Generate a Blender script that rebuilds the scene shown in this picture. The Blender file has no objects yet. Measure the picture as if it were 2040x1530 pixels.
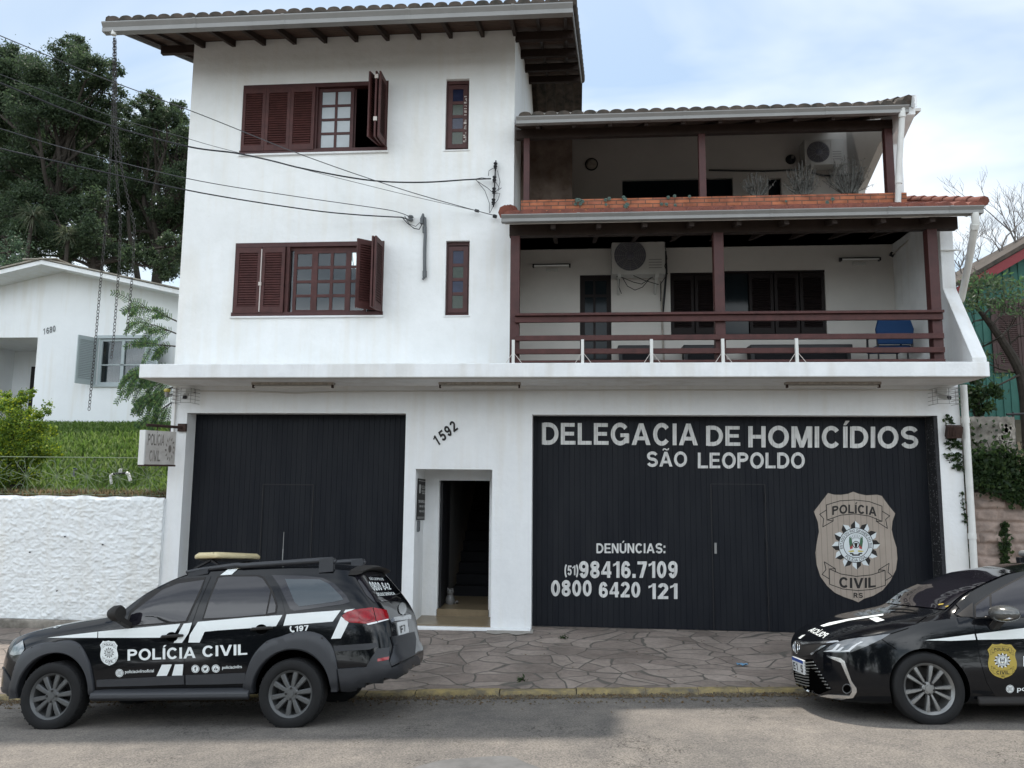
# Street view of a white police station with two parked patrol cars.
EXPOSURE = 1.13
SUN_E = 2.1
SKYMUL = 0.8
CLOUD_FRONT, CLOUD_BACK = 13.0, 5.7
CLOUDOFF = (0.3, 0.9, 0)
import bpy, bmesh, math, random
import numpy as np
from mathutils import Vector, Matrix, noise
from mathutils.bvhtree import BVHTree
random.seed(7); RNG = np.random.default_rng(7)
SC = bpy.context.scene
COL = SC.collection
rad = math.radians
# ------------------------------------------------------------------ camera model (2040x1530 photo pixels)
FPX = 1480.0
_yaw, _pit, _rol = rad(-4.635), rad(6.726), rad(0.501)
_fw = Vector((math.sin(_yaw)*math.cos(_pit), math.cos(_yaw)*math.cos(_pit), math.sin(_pit)))
_rt = Vector((math.cos(_yaw), -math.sin(_yaw), 0)); _up = _rt.cross(_fw)
_rt, _up = math.cos(_rol)*_rt + math.sin(_rol)*_up, -math.sin(_rol)*_rt + math.cos(_rol)*_up
CAM = Vector((0, -12, 2.4))
def ray(px, py): return _rt*((px-1020)/FPX) - _up*((py-765)/FPX) + _fw
def at(px, py, Y=0.0):
    d = ray(px, py); return CAM + d*((Y-CAM.y)/d.y)
def atx(px, py, X):
    d = ray(px, py); return CAM + d*((X-CAM.x)/d.x)
cam = bpy.data.objects.new('camera', bpy.data.cameras.new('camera')); COL.objects.link(cam)
cam.matrix_world = Matrix(((_rt.x, _up.x, -_fw.x, CAM.x), (_rt.y, _up.y, -_fw.y, CAM.y), (_rt.z, _up.z, -_fw.z, CAM.z), (0, 0, 0, 1)))
cam.data.sensor_width = 36; cam.data.lens = 36*FPX/2040; cam.data.clip_end = 2000; cam.data.clip_start = 0.05
SC.camera = cam
# ------------------------------------------------------------------ object helpers
def tag(o, label=None, cat=None, group=None, kind=None):
    if label: o['label'] = label
    if cat: o['category'] = cat
    if group: o['group'] = group
    if kind: o['kind'] = kind
    return o
def thing(name, label, cat, loc=(0, 0, 0), group=None):
    o = bpy.data.objects.new(name, None); COL.objects.link(o)
    o.location = loc; o.empty_display_size = 0.1
    bpy.context.view_layer.update()
    return tag(o, label, cat, group)
def link(name, me, parent=None):
    o = bpy.data.objects.new(name, me); COL.objects.link(o)
    if parent is not None:
        o.parent = parent
    return o
def wmat(o):
    m = o.matrix_basis.copy()
    while o.parent is not None:
        o = o.parent; m = o.matrix_basis @ m
    return m
class MB:
    """collects shapes in world coordinates; build() links one mesh object"""
    def __init__(s): s.v = []; s.f = []; s.m = []
    def add(s, vs, fs, m=0):
        b = len(s.v); s.v += [tuple(v) for v in vs]
        s.f += [tuple(b+i for i in f) for f in fs]; s.m += [m]*len(fs); return s
    def box(s, x0, x1, y0, y1, z0, z1, m=0):
        v = [(x, y, z) for x in (x0, x1) for y in (y0, y1) for z in (z0, z1)]
        return s.add(v, [(0, 1, 3, 2), (4, 6, 7, 5), (0, 4, 5, 1), (2, 3, 7, 6), (0, 2, 6, 4), (1, 5, 7, 3)], m)
    def bar(s, p, q, w, h, m=0, up=(0, 0, 1)):
        p, q = Vector(p), Vector(q); d = (q-p).normalized(); u = Vector(up)
        sd = d.cross(u)
        if sd.length < 1e-4: sd = d.cross(Vector((1, 0, 0)))
        sd.normalize(); u = sd.cross(d)
        v = [a + sd*(i*w/2) + u*(j*h/2) for a in (p, q) for i in (-1, 1) for j in (-1, 1)]
        return s.add(v, [(0, 1, 3, 2), (4, 6, 7, 5), (0, 4, 5, 1), (2, 3, 7, 6), (0, 2, 6, 4), (1, 5, 7, 3)], m)
    def obox(s, c, ax, ay, az, m=0):
        c, ax, ay, az = map(Vector, (c, ax, ay, az))
        v = [c + ax*i + ay*j + az*k for i in (-1, 1) for j in (-1, 1) for k in (-1, 1)]
        return s.add(v, [(0, 1, 3, 2), (4, 6, 7, 5), (0, 4, 5, 1), (2, 3, 7, 6), (0, 2, 6, 4), (1, 5, 7, 3)], m)
    def prism(s, poly, mapf, w0, w1, m=0):
        n = len(poly)
        v = [mapf(a, b, w0) for a, b in poly] + [mapf(a, b, w1) for a, b in poly]
        fs = [tuple(range(n)), tuple(range(2*n-1, n-1, -1))] + [(i, (i+1) % n, n+(i+1) % n, n+i) for i in range(n)]
        return s.add(v, fs, m)
    def tube(s, pts, r, n=8, m=0, cap=True, closed=False):
        pts = [Vector(p) for p in pts]; N = len(pts)
        rs = list(r) if hasattr(r, '__len__') else [r]*N
        vs = []; prev = None
        for i, p in enumerate(pts):
            if closed: d = (pts[(i+1) % N]-pts[i-1])
            else: d = (pts[min(i+1, N-1)]-pts[max(i-1, 0)])
            if d.length < 1e-9: d = Vector((0, 0, 1))
            d.normalize()
            if prev is None:
                a = d.orthogonal().normalized()
            else:
                a = prev - d*prev.dot(d)
                a = a.normalized() if a.length > 1e-6 else d.orthogonal().normalized()
            prev = a; b = d.cross(a)
            vs += [p + (a*math.cos(t*2*math.pi/n) + b*math.sin(t*2*math.pi/n))*rs[i] for t in range(n)]
        fs = []
        for i in range(N if closed else N-1):
            j = (i+1) % N
            fs += [(i*n+t, i*n+(t+1) % n, j*n+(t+1) % n, j*n+t) for t in range(n)]
        if cap and not closed:
            fs += [tuple(range(n-1, -1, -1)), tuple((N-1)*n+t for t in range(n))]
        return s.add(vs, fs, m)
    def lathe(s, prof, c, axis=(0, 0, 1), n=24, m=0, closed=False):
        c = Vector(c); ax = Vector(axis).normalized(); a = ax.orthogonal().normalized(); b = ax.cross(a)
        vs = []
        for r, h in prof:
            vs += [c + ax*h + (a*math.cos(t*2*math.pi/n) + b*math.sin(t*2*math.pi/n))*max(r, 1e-5) for t in range(n)]
        N = len(prof); fs = []
        for i in range(N if closed else N-1):
            j = (i+1) % N
            fs += [(i*n+t, i*n+(t+1) % n, j*n+(t+1) % n, j*n+t) for t in range(n)]
        return s.add(vs, fs, m)
    def grid(s, P, m=0, closed_u=False):
        nu, nv = len(P), len(P[0]); vs = [p for row in P for p in row]; fs = []
        for i in range(nu if closed_u else nu-1):
            for j in range(nv-1):
                k = (i+1) % nu
                fs.append((i*nv+j, i*nv+j+1, k*nv+j+1, k*nv+j))
        return s.add(vs, fs, m)
    def build(s, name, mats, parent=None, smooth=False, bevel=0, fix=True, sharp=35):
        me = bpy.data.meshes.new(name); vs = s.v
        if parent is not None:
            im = wmat(parent).inverted(); vs = [tuple(im @ Vector(v)) for v in vs]
        me.from_pydata(vs, [], s.f)
        if not isinstance(mats, (list, tuple)): mats = [mats]
        for m in mats: me.materials.append(m)
        me.polygons.foreach_set('material_index', s.m)
        if fix:
            bm = bmesh.new(); bm.from_mesh(me); bmesh.ops.recalc_face_normals(bm, faces=bm.faces); bm.to_mesh(me); bm.free()
        if smooth:
            me.polygons.foreach_set('use_smooth', [True]*len(me.polygons))
            if sharp: me.set_sharp_from_angle(angle=rad(sharp))
        me.update()
        o = link(name, me, parent)
        if bevel:
            b = o.modifiers.new('bevel', 'BEVEL'); b.width = bevel; b.segments = 2; b.limit_method = 'ANGLE'; b.angle_limit = rad(40)
        return o
def copy_tree(o, parent=None):
    c = o.copy(); COL.objects.link(c)
    if parent is not None: c.parent = parent
    for ch in list(o.children): copy_tree(ch, c)
    return c
# ------------------------------------------------------------------ materials
def mat(name, col, rough=0.6, spec=0.5, metal=0.0, coat=0.0, noise_amt=0.0, nscale=4.0, bump=0.0, bscale=40.0, bdist=0.01,
        streak=0.0, col2=None, trans=0.0, emit=None, stretch=(1, 1, 1)):
    m = bpy.data.materials.new(name); m.use_nodes = True
    nt = m.node_tree; b = nt.nodes['Principled BSDF']
    b.inputs['Base Color'].default_value = (*col, 1); b.inputs['Roughness'].default_value = rough
    b.inputs['Specular IOR Level'].default_value = spec; b.inputs['Metallic'].default_value = metal
    b.inputs['Coat Weight'].default_value = coat; b.inputs['Coat Roughness'].default_value = 0.03
    tc = nt.nodes.new('ShaderNodeTexCoord')
    mp = nt.nodes.new('ShaderNodeMapping'); mp.inputs['Scale'].default_value = stretch
    nt.links.new(tc.outputs['Object'], mp.inputs['Vector'])
    if noise_amt or col2:
        n = nt.nodes.new('ShaderNodeTexNoise'); n.inputs['Scale'].default_value = nscale; n.inputs['Detail'].default_value = 6; n.inputs['Roughness'].default_value = 0.65
        nt.links.new(mp.outputs[0], n.inputs['Vector'])
        r = nt.nodes.new('ShaderNodeValToRGB'); r.color_ramp.elements[0].position = 0.32; r.color_ramp.elements[1].position = 0.68
        c2 = col2 or tuple(c*(1-noise_amt) for c in col)
        r.color_ramp.elements[0].color = (*c2, 1); r.color_ramp.elements[1].color = (*col, 1)
        nt.links.new(n.outputs['Fac'], r.inputs['Fac']); out = r.outputs['Color']
        if streak:
            mp2 = nt.nodes.new('ShaderNodeMapping'); mp2.inputs['Scale'].default_value = (5, 5, 0.35)
            nt.links.new(tc.outputs['Object'], mp2.inputs['Vector'])
            n2 = nt.nodes.new('ShaderNodeTexNoise'); n2.inputs['Scale'].default_value = 1.3; n2.inputs['Detail'].default_value = 5
            nt.links.new(mp2.outputs[0], n2.inputs['Vector'])
            r2 = nt.nodes.new('ShaderNodeValToRGB'); r2.color_ramp.elements[0].position = 0.52; r2.color_ramp.elements[1].position = 0.75
            r2.color_ramp.elements[0].color = (1, 1, 1, 1); q = 1-streak; r2.color_ramp.elements[1].color = (q, q*0.98, q*0.95, 1)
            n3 = nt.nodes.new('ShaderNodeTexNoise'); n3.inputs['Scale'].default_value = 0.55; n3.inputs['Detail'].default_value = 3; nt.links.new(tc.outputs['Object'], n3.inputs['Vector'])
            mm = nt.nodes.new('ShaderNodeMath'); mm.operation = 'MULTIPLY_ADD'; mm.inputs[1].default_value = 0.9; mm.inputs[2].default_value = -0.42; nt.links.new(n3.outputs['Fac'], mm.inputs[0])
            ma = nt.nodes.new('ShaderNodeMath'); ma.operation = 'ADD'; nt.links.new(n2.outputs['Fac'], ma.inputs[0]); nt.links.new(mm.outputs[0], ma.inputs[1])
            nt.links.new(ma.outputs[0], r2.inputs['Fac'])
            mx = nt.nodes.new('ShaderNodeMix'); mx.data_type = 'RGBA'; mx.blend_type = 'MULTIPLY'; mx.inputs['Factor'].default_value = 1
            nt.links.new(out, mx.inputs['A']); nt.links.new(r2.outputs['Color'], mx.inputs['B']); out = mx.outputs['Result']
        nt.links.new(out, b.inputs['Base Color'])
    if bump:
        n = nt.nodes.new('ShaderNodeTexNoise'); n.inputs['Scale'].default_value = bscale; n.inputs['Detail'].default_value = 5
        nt.links.new(mp.outputs[0], n.inputs['Vector'])
        bp = nt.nodes.new('ShaderNodeBump'); bp.inputs['Strength'].default_value = bump; bp.inputs['Distance'].default_value = bdist
        nt.links.new(n.outputs['Fac'], bp.inputs['Height']); nt.links.new(bp.outputs[0], b.inputs['Normal'])
    if trans:
        out = nt.nodes['Material Output']; t = nt.nodes.new('ShaderNodeBsdfTranslucent'); ms = nt.nodes.new('ShaderNodeMixShader')
        ms.inputs[0].default_value = trans; t.inputs['Color'].default_value = (*[min(1, c*1.7) for c in col], 1)
        nt.links.new(b.outputs[0], ms.inputs[1]); nt.links.new(t.outputs[0], ms.inputs[2]); nt.links.new(ms.outputs[0], out.inputs['Surface'])
    if emit:
        b.inputs['Emission Color'].default_value = (*emit[:3], 1); b.inputs['Emission Strength'].default_value = emit[3]
    return m
def glass(name, tint=(0.75, 0.8, 0.82), refl=0.1, rough=0.02, clear=0.8):
    """thin pane: part see-through, part mirror"""
    m = bpy.data.materials.new(name); m.use_nodes = True; nt = m.node_tree; nt.nodes.remove(nt.nodes['Principled BSDF'])
    out = nt.nodes['Material Output']
    tr = nt.nodes.new('ShaderNodeBsdfTransparent'); tr.inputs['Color'].default_value = (*[t*clear for t in tint], 1)
    gl = nt.nodes.new('ShaderNodeBsdfGlossy'); gl.inputs['Roughness'].default_value = rough
    fr = nt.nodes.new('ShaderNodeFresnel'); fr.inputs['IOR'].default_value = 1.5
    ad = nt.nodes.new('ShaderNodeMath'); ad.operation = 'ADD'; ad.use_clamp = True; ad.inputs[1].default_value = refl
    ms = nt.nodes.new('ShaderNodeMixShader')
    nt.links.new(fr.outputs[0], ad.inputs[0]); nt.links.new(ad.outputs[0], ms.inputs[0])
    nt.links.new(tr.outputs[0], ms.inputs[1]); nt.links.new(gl.outputs[0], ms.inputs[2]); nt.links.new(ms.outputs[0], out.inputs['Surface'])
    return m
M = {}
M['wall'] = mat('white_plaster', (0.83, 0.84, 0.835), 0.85, 0.3, col2=(0.76, 0.77, 0.755), nscale=1.7, streak=0.03, bump=0.45, bscale=7, bdist=0.03)
M['wall_low'] = mat('white_plaster_lower', (0.78, 0.79, 0.79), 0.85, 0.3, noise_amt=0.08, nscale=2.2, streak=0.04, bump=0.3, bscale=14, bdist=0.02)
M['slab'] = mat('white_slab_paint', (0.80, 0.81, 0.81), 0.8, 0.3, noise_amt=0.13, nscale=2.6, streak=0.08, bump=0.25, bscale=22, bdist=0.01)
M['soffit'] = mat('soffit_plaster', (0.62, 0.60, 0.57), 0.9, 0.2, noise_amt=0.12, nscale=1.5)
M['stucco'] = mat('rough_stucco', (0.80, 0.82, 0.82), 0.9, 0.2, noise_amt=0.10, nscale=1.4, streak=0.04, bump=0.5, bscale=60, bdist=0.012)
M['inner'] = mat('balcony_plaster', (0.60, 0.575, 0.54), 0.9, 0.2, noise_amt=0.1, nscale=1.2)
M['mould'] = mat('mouldy_plaster', (0.24, 0.19, 0.16), 0.95, 0.1, col2=(0.10, 0.07, 0.055), nscale=2.2)
M['room'] = mat('room_paint', (0.16, 0.155, 0.15), 0.9, 0.2)
M['wood'] = mat('maroon_paint', (0.068, 0.021, 0.019), 0.55, 0.4, noise_amt=0.35, nscale=6, bump=0.25, bscale=60, bdist=0.004)
M['wood2'] = mat('worn_maroon_paint', (0.080, 0.027, 0.024), 0.6, 0.35, col2=(0.048, 0.016, 0.014), nscale=9, bump=0.3, bscale=50, bdist=0.004)
M['gapshade'] = mat('slat_gap_shade', (0.022, 0.009, 0.008), 0.7, 0.2)
M['roofwood'] = mat('dark_roof_timber', (0.035, 0.022, 0.017), 0.7, 0.3, noise_amt=0.4, nscale=6)
M['plank'] = mat('roof_boards', (0.10, 0.060, 0.042), 0.75, 0.3, noise_amt=0.5, nscale=5, stretch=(1, 6, 1))
M['chip'] = mat('chipped_primer', (0.55, 0.50, 0.46), 0.8)
M['gutter'] = mat('grey_gutter', (0.25, 0.247, 0.238), 0.45, 0.4, noise_amt=0.12, nscale=3)
M['tiledark'] = mat('mossy_clay_tile', (0.11, 0.085, 0.07), 0.9, 0.2, col2=(0.035, 0.035, 0.03), nscale=5, bump=0.4, bscale=60)
M['tilered'] = mat('red_clay_tile', (0.23, 0.080, 0.055), 0.85, 0.2, col2=(0.12, 0.05, 0.04), nscale=6, bump=0.4, bscale=60)
M['gate'] = mat('black_gate_paint', (0.0075, 0.0090, 0.0130), 0.55, 0.16, col2=(0.0145, 0.016, 0.0195), nscale=1.9, stretch=(2, 1, 0.35), bump=0.12, bscale=25, bdist=0.004)
M['gatewall'] = mat('black_painted_plaster', (0.02, 0.021, 0.025), 0.6, 0.4, col2=(0.012, 0.012, 0.014), nscale=20, bump=0.9, bscale=45, bdist=0.02)
M['fleck'] = mat('paint_fleck', (0.6, 0.6, 0.6), 0.8)
M['black'] = mat('black_metal', (0.012, 0.012, 0.014), 0.5, 0.4)
M['dark'] = mat('dark_interior', (0.010, 0.010, 0.012), 0.8, 0.2)
M['cable'] = mat('black_cable', (0.02, 0.021, 0.024), 0.55, 0.4)
M['wire'] = mat('steel_wire', (0.06, 0.062, 0.068), 0.5, 0.5)
M['chain'] = mat('rusty_chain', (0.055, 0.05, 0.048), 0.55, 0.5, metal=0.6)
M['pvc'] = mat('white_pvc', (0.70, 0.70, 0.67), 0.5, 0.4, noise_amt=0.14, nscale=3)
M['pvcgrey'] = mat('grey_conduit', (0.13, 0.14, 0.145), 0.6, 0.4, noise_amt=0.2, nscale=8)
M['ac'] = mat('air_conditioner_enamel', (0.47, 0.465, 0.44), 0.45, 0.4, noise_amt=0.05)
M['acdark'] = mat('fan_dark', (0.10, 0.10, 0.12), 0.6, 0.3)
M['tan'] = mat('emblem_tan_paint', (0.36, 0.305, 0.255), 0.6, 0.3, noise_amt=0.12, nscale=5)
M['letter'] = mat('white_sign_paint', (0.66, 0.66, 0.64), 0.6, 0.3, noise_amt=0.2, nscale=7)
M['ink'] = mat('black_ink', (0.02, 0.018, 0.017), 0.6, 0.3)
M['floor'] = mat('tan_floor_tile', (0.24, 0.185, 0.115), 0.3, 0.5, noise_amt=0.25, nscale=4)
M['tube'] = mat('fluorescent_tube_off', (0.72, 0.72, 0.70), 0.3, 0.5)
M['tubelit'] = mat('fluorescent_tube_lit', (0.9, 0.9, 0.9), 0.4, emit=(0.92, 0.97, 1.0, 1.3))
M['fixture'] = mat('dusty_lamp_body', (0.42, 0.38, 0.33), 0.7, 0.3, noise_amt=0.4, nscale=14)
M['glass'] = glass('window_glass', refl=0.015)
M['glassblue'] = mat('blue_stained_glass', (0.016, 0.021, 0.055), 0.12, 0.5, noise_amt=0.5, nscale=9)
M['glassgreen'] = mat('green_stained_glass', (0.035, 0.05, 0.03), 0.15, 0.5, noise_amt=0.4, nscale=9)
M['frost'] = mat('frosted_pane', (0.40, 0.44, 0.46), 0.25, 0.5, noise_amt=0.1, nscale=5)
M['darkglass'] = mat('dark_door_glass', (0.010, 0.015, 0.018), 0.1, 0.2)
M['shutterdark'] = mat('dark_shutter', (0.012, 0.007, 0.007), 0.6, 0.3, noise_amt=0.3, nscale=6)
M['plastic_blue'] = mat('blue_chair_fabric', (0.008, 0.035, 0.10), 0.7, 0.2)
M['beige'] = mat('cream_light_bar', (0.66, 0.56, 0.33), 0.35, 0.5, noise_amt=0.2, nscale=9)
M['greywin'] = mat('grey_window_paint', (0.40, 0.45, 0.46), 0.6, 0.3)
M['rust'] = mat('rusty_iron', (0.06, 0.035, 0.028), 0.8, 0.3, noise_amt=0.4, nscale=20)
M['concrete'] = mat('mossy_concrete', (0.34, 0.31, 0.27), 0.9, 0.2, col2=(0.07, 0.065, 0.055), nscale=2.6, bump=0.5, bscale=20)
M['greenboard'] = mat('green_house_boards', (0.038, 0.135, 0.108), 0.65, 0.3, noise_amt=0.25, nscale=3)
M['redboard'] = mat('red_bargeboard', (0.22, 0.035, 0.04), 0.6, 0.3, noise_amt=0.2, nscale=4)
M['browndark'] = mat('brown_window_paint', (0.06, 0.035, 0.032), 0.6, 0.3)
M['bark'] = mat('tree_bark', (0.048, 0.041, 0.034), 0.9, 0.2, noise_amt=0.4, nscale=8, bump=0.5, bscale=25, bdist=0.02)
M['twig'] = mat('bare_twig', (0.13, 0.115, 0.105), 0.9, 0.2)
M['terracotta'] = mat('terracotta', (0.28, 0.10, 0.06), 0.8)
M['succulent'] = mat('succulent_leaf', (0.10, 0.15, 0.125), 0.6, 0.3, noise_amt=0.3, nscale=20)
M['lavender'] = mat('lavender_foliage', (0.115, 0.115, 0.105), 0.8, 0.2, noise_amt=0.35, nscale=10)
def leafm(n, c, t=0.42): return mat(n, c, 0.55, 0.3, trans=t)
LV = {k: [leafm('%s_leaf' % k, c) for c in cs] for k, cs in dict(
    tree=[(0.042, 0.066, 0.034), (0.058, 0.086, 0.040), (0.026, 0.042, 0.025)],
    pale=[(0.05, 0.085, 0.05), (0.035, 0.06, 0.04), (0.07, 0.10, 0.06)],
    shrub=[(0.13, 0.20, 0.025), (0.07, 0.13, 0.025), (0.30, 0.34, 0.025)],
    fern=[(0.06, 0.12, 0.045), (0.035, 0.075, 0.03), (0.10, 0.16, 0.05)],
    ivy=[(0.030, 0.055, 0.018), (0.020, 0.04, 0.016), (0.05, 0.08, 0.025)],
    grass=[(0.105, 0.170, 0.036), (0.075, 0.135, 0.03), (0.16, 0.22, 0.07)],
    dry=[(0.16, 0.12, 0.07), (0.09, 0.07, 0.04), (0.10, 0.11, 0.04)],
    yucca=[(0.07, 0.085, 0.05), (0.05, 0.065, 0.04), (0.10, 0.11, 0.07)]).items()}
# ------------------------------------------------------------------ lettering: plain bold sans capitals and figures drawn from strokes
def _arc(cx, cy, rx, ry, a0, a1, n=14):
    return [(cx+rx*math.cos(rad(a0+(a1-a0)*i/n)), cy+ry*math.sin(rad(a0+(a1-a0)*i/n))) for i in range(n+1)]
def _strip(pts, T, closed=False):
    n = len(pts); L = []; R = []
    for i in range(n):
        a = pts[i-1] if (closed or i) else pts[0]; b = pts[(i+1) % n] if (closed or i < n-1) else pts[-1]
        dx, dy = b[0]-a[0], b[1]-a[1]; q = math.hypot(dx, dy) or 1
        L.append((pts[i][0]-dy/q*T/2, pts[i][1]+dx/q*T/2)); R.append((pts[i][0]+dy/q*T/2, pts[i][1]-dx/q*T/2))
    return L+R, [(i, (i+1) % n, n+(i+1) % n, n+i) for i in range(n if closed else n-1)]
def _rect(x0, x1, y0, y1): return ('p', [(x0, y0), (x1, y0), (x1, y1), (x0, y1)])
def glyph(c, T):
    h = T/2; acc = None
    if c in 'ÍÚÃ': c, acc = {'Í': 'I', 'Ú': 'U', 'Ã': 'A'}[c], c
    g = []; w = 0.66
    if c == 'A': w = .96; g = [('p', [(0, 0), (1.1*T, 0), (w/2+.42*T, 1), (w/2-.55*T, 1)]), ('p', [(w, 0), (w-1.1*T, 0), (w/2-.42*T, 1), (w/2+.55*T, 1)]), _rect(.2*w, .8*w, .22, .22+.85*T)]
    elif c == 'V': w = .92; g = [('p', [(0, 1), (1.1*T, 1), (w/2+.42*T, 0), (w/2-.55*T, 0)]), ('p', [(w, 1), (w-1.1*T, 1), (w/2-.42*T, 0), (w/2+.55*T, 0)])]
    elif c == 'M': w = .96; g = [_rect(0, T, 0, 1), _rect(w-T, w, 0, 1), ('p', [(0, 1), (1.3*T, 1), (w/2+.45*T, 0), (w/2-.45*T, 0)]), ('p', [(w, 1), (w-1.3*T, 1), (w/2-.45*T, 0), (w/2+.45*T, 0)])]
    elif c == 'N': w = .80; g = [_rect(0, T, 0, 1), _rect(w-T, w, 0, 1), ('p', [(0, 1), (1.1*T, 1), (w, 0), (w-1.1*T, 0)])]
    elif c == 'E': w = .74; g = [_rect(0, T, 0, 1), _rect(h, w, 0, .85*T), _rect(h, w*.95, 1-.85*T, 1), _rect(h, w*.9, .5-.40*T, .5+.45*T)]
    elif c == 'L': w = .70; g = [_rect(0, T, 0, 1), _rect(h, w, 0, .85*T)]
    elif c == 'I': w = T; g = [_rect(0, T, 0, 1)]
    elif c == 'H': w = .80; g = [_rect(0, T, 0, 1), _rect(w-T, w, 0, 1), _rect(h, w-h, .5-.42*T, .5+.45*T)]
    elif c == 'T': w = .78; g = [_rect(w/2-h, w/2+h, 0, 1), _rect(0, w, 1-.85*T, 1)]
    elif c == 'D': w = .84; g = [_rect(0, T, 0, 1), ('s', [(h, 1-h*.85), (w*.42, 1-h*.85)]+_arc(w*.42, .5, w*.58-h, .5-h*.85, 88, -88)+[(w*.42, h*.85), (h, h*.85)], 0)]
    elif c == 'O': w = .96; g = [('s', _arc(w/2, .5, w/2-h, .52-h*.9, 0, 345, 23), 1)]
    elif c == 'Q': w = .96; g = [('s', _arc(w/2, .5, w/2-h, .52-h*.9, 0, 345, 23), 1), ('p', [(.55*w, .26), (.66*w, .34), (w, -.02), (.9*w, -.08)])]
    elif c == 'C': w = .88; g = [('s', _arc(w/2+.01, .5, w/2-h, .52-h*.9, 38, 322, 20), 0)]
    elif c == 'G': w = .94; g = [('s', _arc(w/2, .5, w/2-h, .52-h*.9, 38, 330, 20), 0), _rect(w-T, w-.01, .08, .5), _rect(w*.52, w-.02, .36+.0, .36+.85*T)]
    elif c == 'S':
        w = .80; ry = (1.04-.9*T)/4; g = [('s', _arc(w/2, 1.02-.45*T-ry, w/2-h, ry, 18, 270, 14)[:-1]+_arc(w/2, -.02+.45*T+ry, w/2-h, ry, 90, -165, 14), 0)]
    elif c in 'PR':
        w = .76; r = .29-h*.85; g = [_rect(0, T, 0, 1), ('s', [(h, 1-h*.85), (w*.5, 1-h*.85)]+_arc(w*.5, 1-h*.85-r, w*.5-h, r, 88, -88)+[(w*.5, 1-h*.85-2*r), (h, 1-h*.85-2*r)], 0)]
        if c == 'R': w = .84; g.append(('p', [(.30, .44), (.30+1.1*T, .50), (w, 0), (w-1.15*T, 0)]))
    elif c == 'U': w = .80; g = [('s', [(h, 1), (h, .4)]+_arc(w/2, .36, w/2-h, .38-h*.9, 180, 360)+[(w-h, .4), (w-h, 1)], 0)]
    elif c == 'F': w = .70; g = [_rect(0, T, 0, 1), _rect(h, w, 1-.85*T, 1), _rect(h, w*.9, .5-.45*T, .5+.42*T)]
    elif c == '0': g = [('s', _arc(w/2, .5, w/2-h, .51-h*.9, 0, 345, 23), 1)]
    elif c == '1': w = .46; g = [_rect(w-T, w, 0, 1), ('p', [(0, .68), (w-T+.01, .80), (w-.1*T, 1), (w-.85*T, 1), (.16, .88), (0, .84)])]
    elif c == '2': g = [('s', _arc(w/2, .70, w/2-h, .31-h*.9, 168, -25)+[(h*1.3, .55*T)], 0), _rect(0, w, 0, .85*T)]
    elif c == '3': g = [('s', _arc(w/2, .74, w/2-h*1.1, .27-h*.9, 160, -85), 0), ('s', _arc(w/2, .29, w/2-h, .30-h*.9, 85, -162), 0)]
    elif c == '4': w = .70; g = [_rect(.40, .40+T, 0, 1), _rect(0, w, .20, .20+.85*T), ('p', [(0, .22), (0, .36), (.38, 1), (.42, 1), (.42, .80), (.14, .30)])]
    elif c == '5': g = [_rect(.12, w-.03, 1-.85*T, 1), ('p', [(.04, .46), (.04+.8*T, .50), (.12+.95*T, 1), (.11, 1)]), ('s', _arc(w/2, .335, w/2-h, .345-h*.9, 140, -160), 0)]
    elif c in '69':
        g = [('s', _arc(w/2, .315, w/2-h, .325-h*.9, 0, 345, 20), 1), ('s', _arc(w/2, .5, w/2-h, .51-h*.9, 200, 32, 16), 0)]
        if c == '9': g = [(q[0], [(w-x, 1-y) for x, y in q[1]], *q[2:]) for q in g]
    elif c == '7': g = [_rect(0, w, 1-.85*T, 1), ('p', [(.13, 0), (.13+1.1*T, 0), (w, .86), (w, .95), (w-1.15*T, .86)])]
    elif c == '8': g = [('s', _arc(w/2, .75, w/2-h*1.15, .26-h*.85, 0, 345, 18), 1), ('s', _arc(w/2, .28, w/2-h, .29-h*.85, 0, 345, 18), 1)]
    elif c == '.': w = T*1.1; g = [_rect(0, w, 0, T*1.1)]
    elif c == ':': w = T*1.1; g = [_rect(0, w, 0, T*1.1), _rect(0, w, .55, .55+T*1.1)]
    elif c == '(': w = .30; g = [('s', _arc(.38, .45, .30, .66, 110, 250), 0)]
    elif c == ')': w = .30; g = [('s', _arc(-.08, .45, .30, .66, 70, -70), 0)]
    elif c == '/': w = .4; g = [('p', [(0, 0), (T, 0), (w, 1), (w-T, 1)])]
    elif c == '-': w = .35; g = [_rect(0, w, .33, .33+T)]
    elif c == ' ': w = .30
    if acc in ('Í', 'Ú'): g.append(('p', [(w/2-.09, 1.06), (w/2+.03, 1.06), (w/2+.20, 1.27), (w/2, 1.27)]))
    if acc == 'Ã': g.append(('s', [(w/2-.22, 1.10), (w/2-.17, 1.19), (w/2-.08, 1.20), (w/2+.06, 1.13), (w/2+.15, 1.15), (w/2+.21, 1.24)], 0, .085))
    return w, g
_TX = {}
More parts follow.
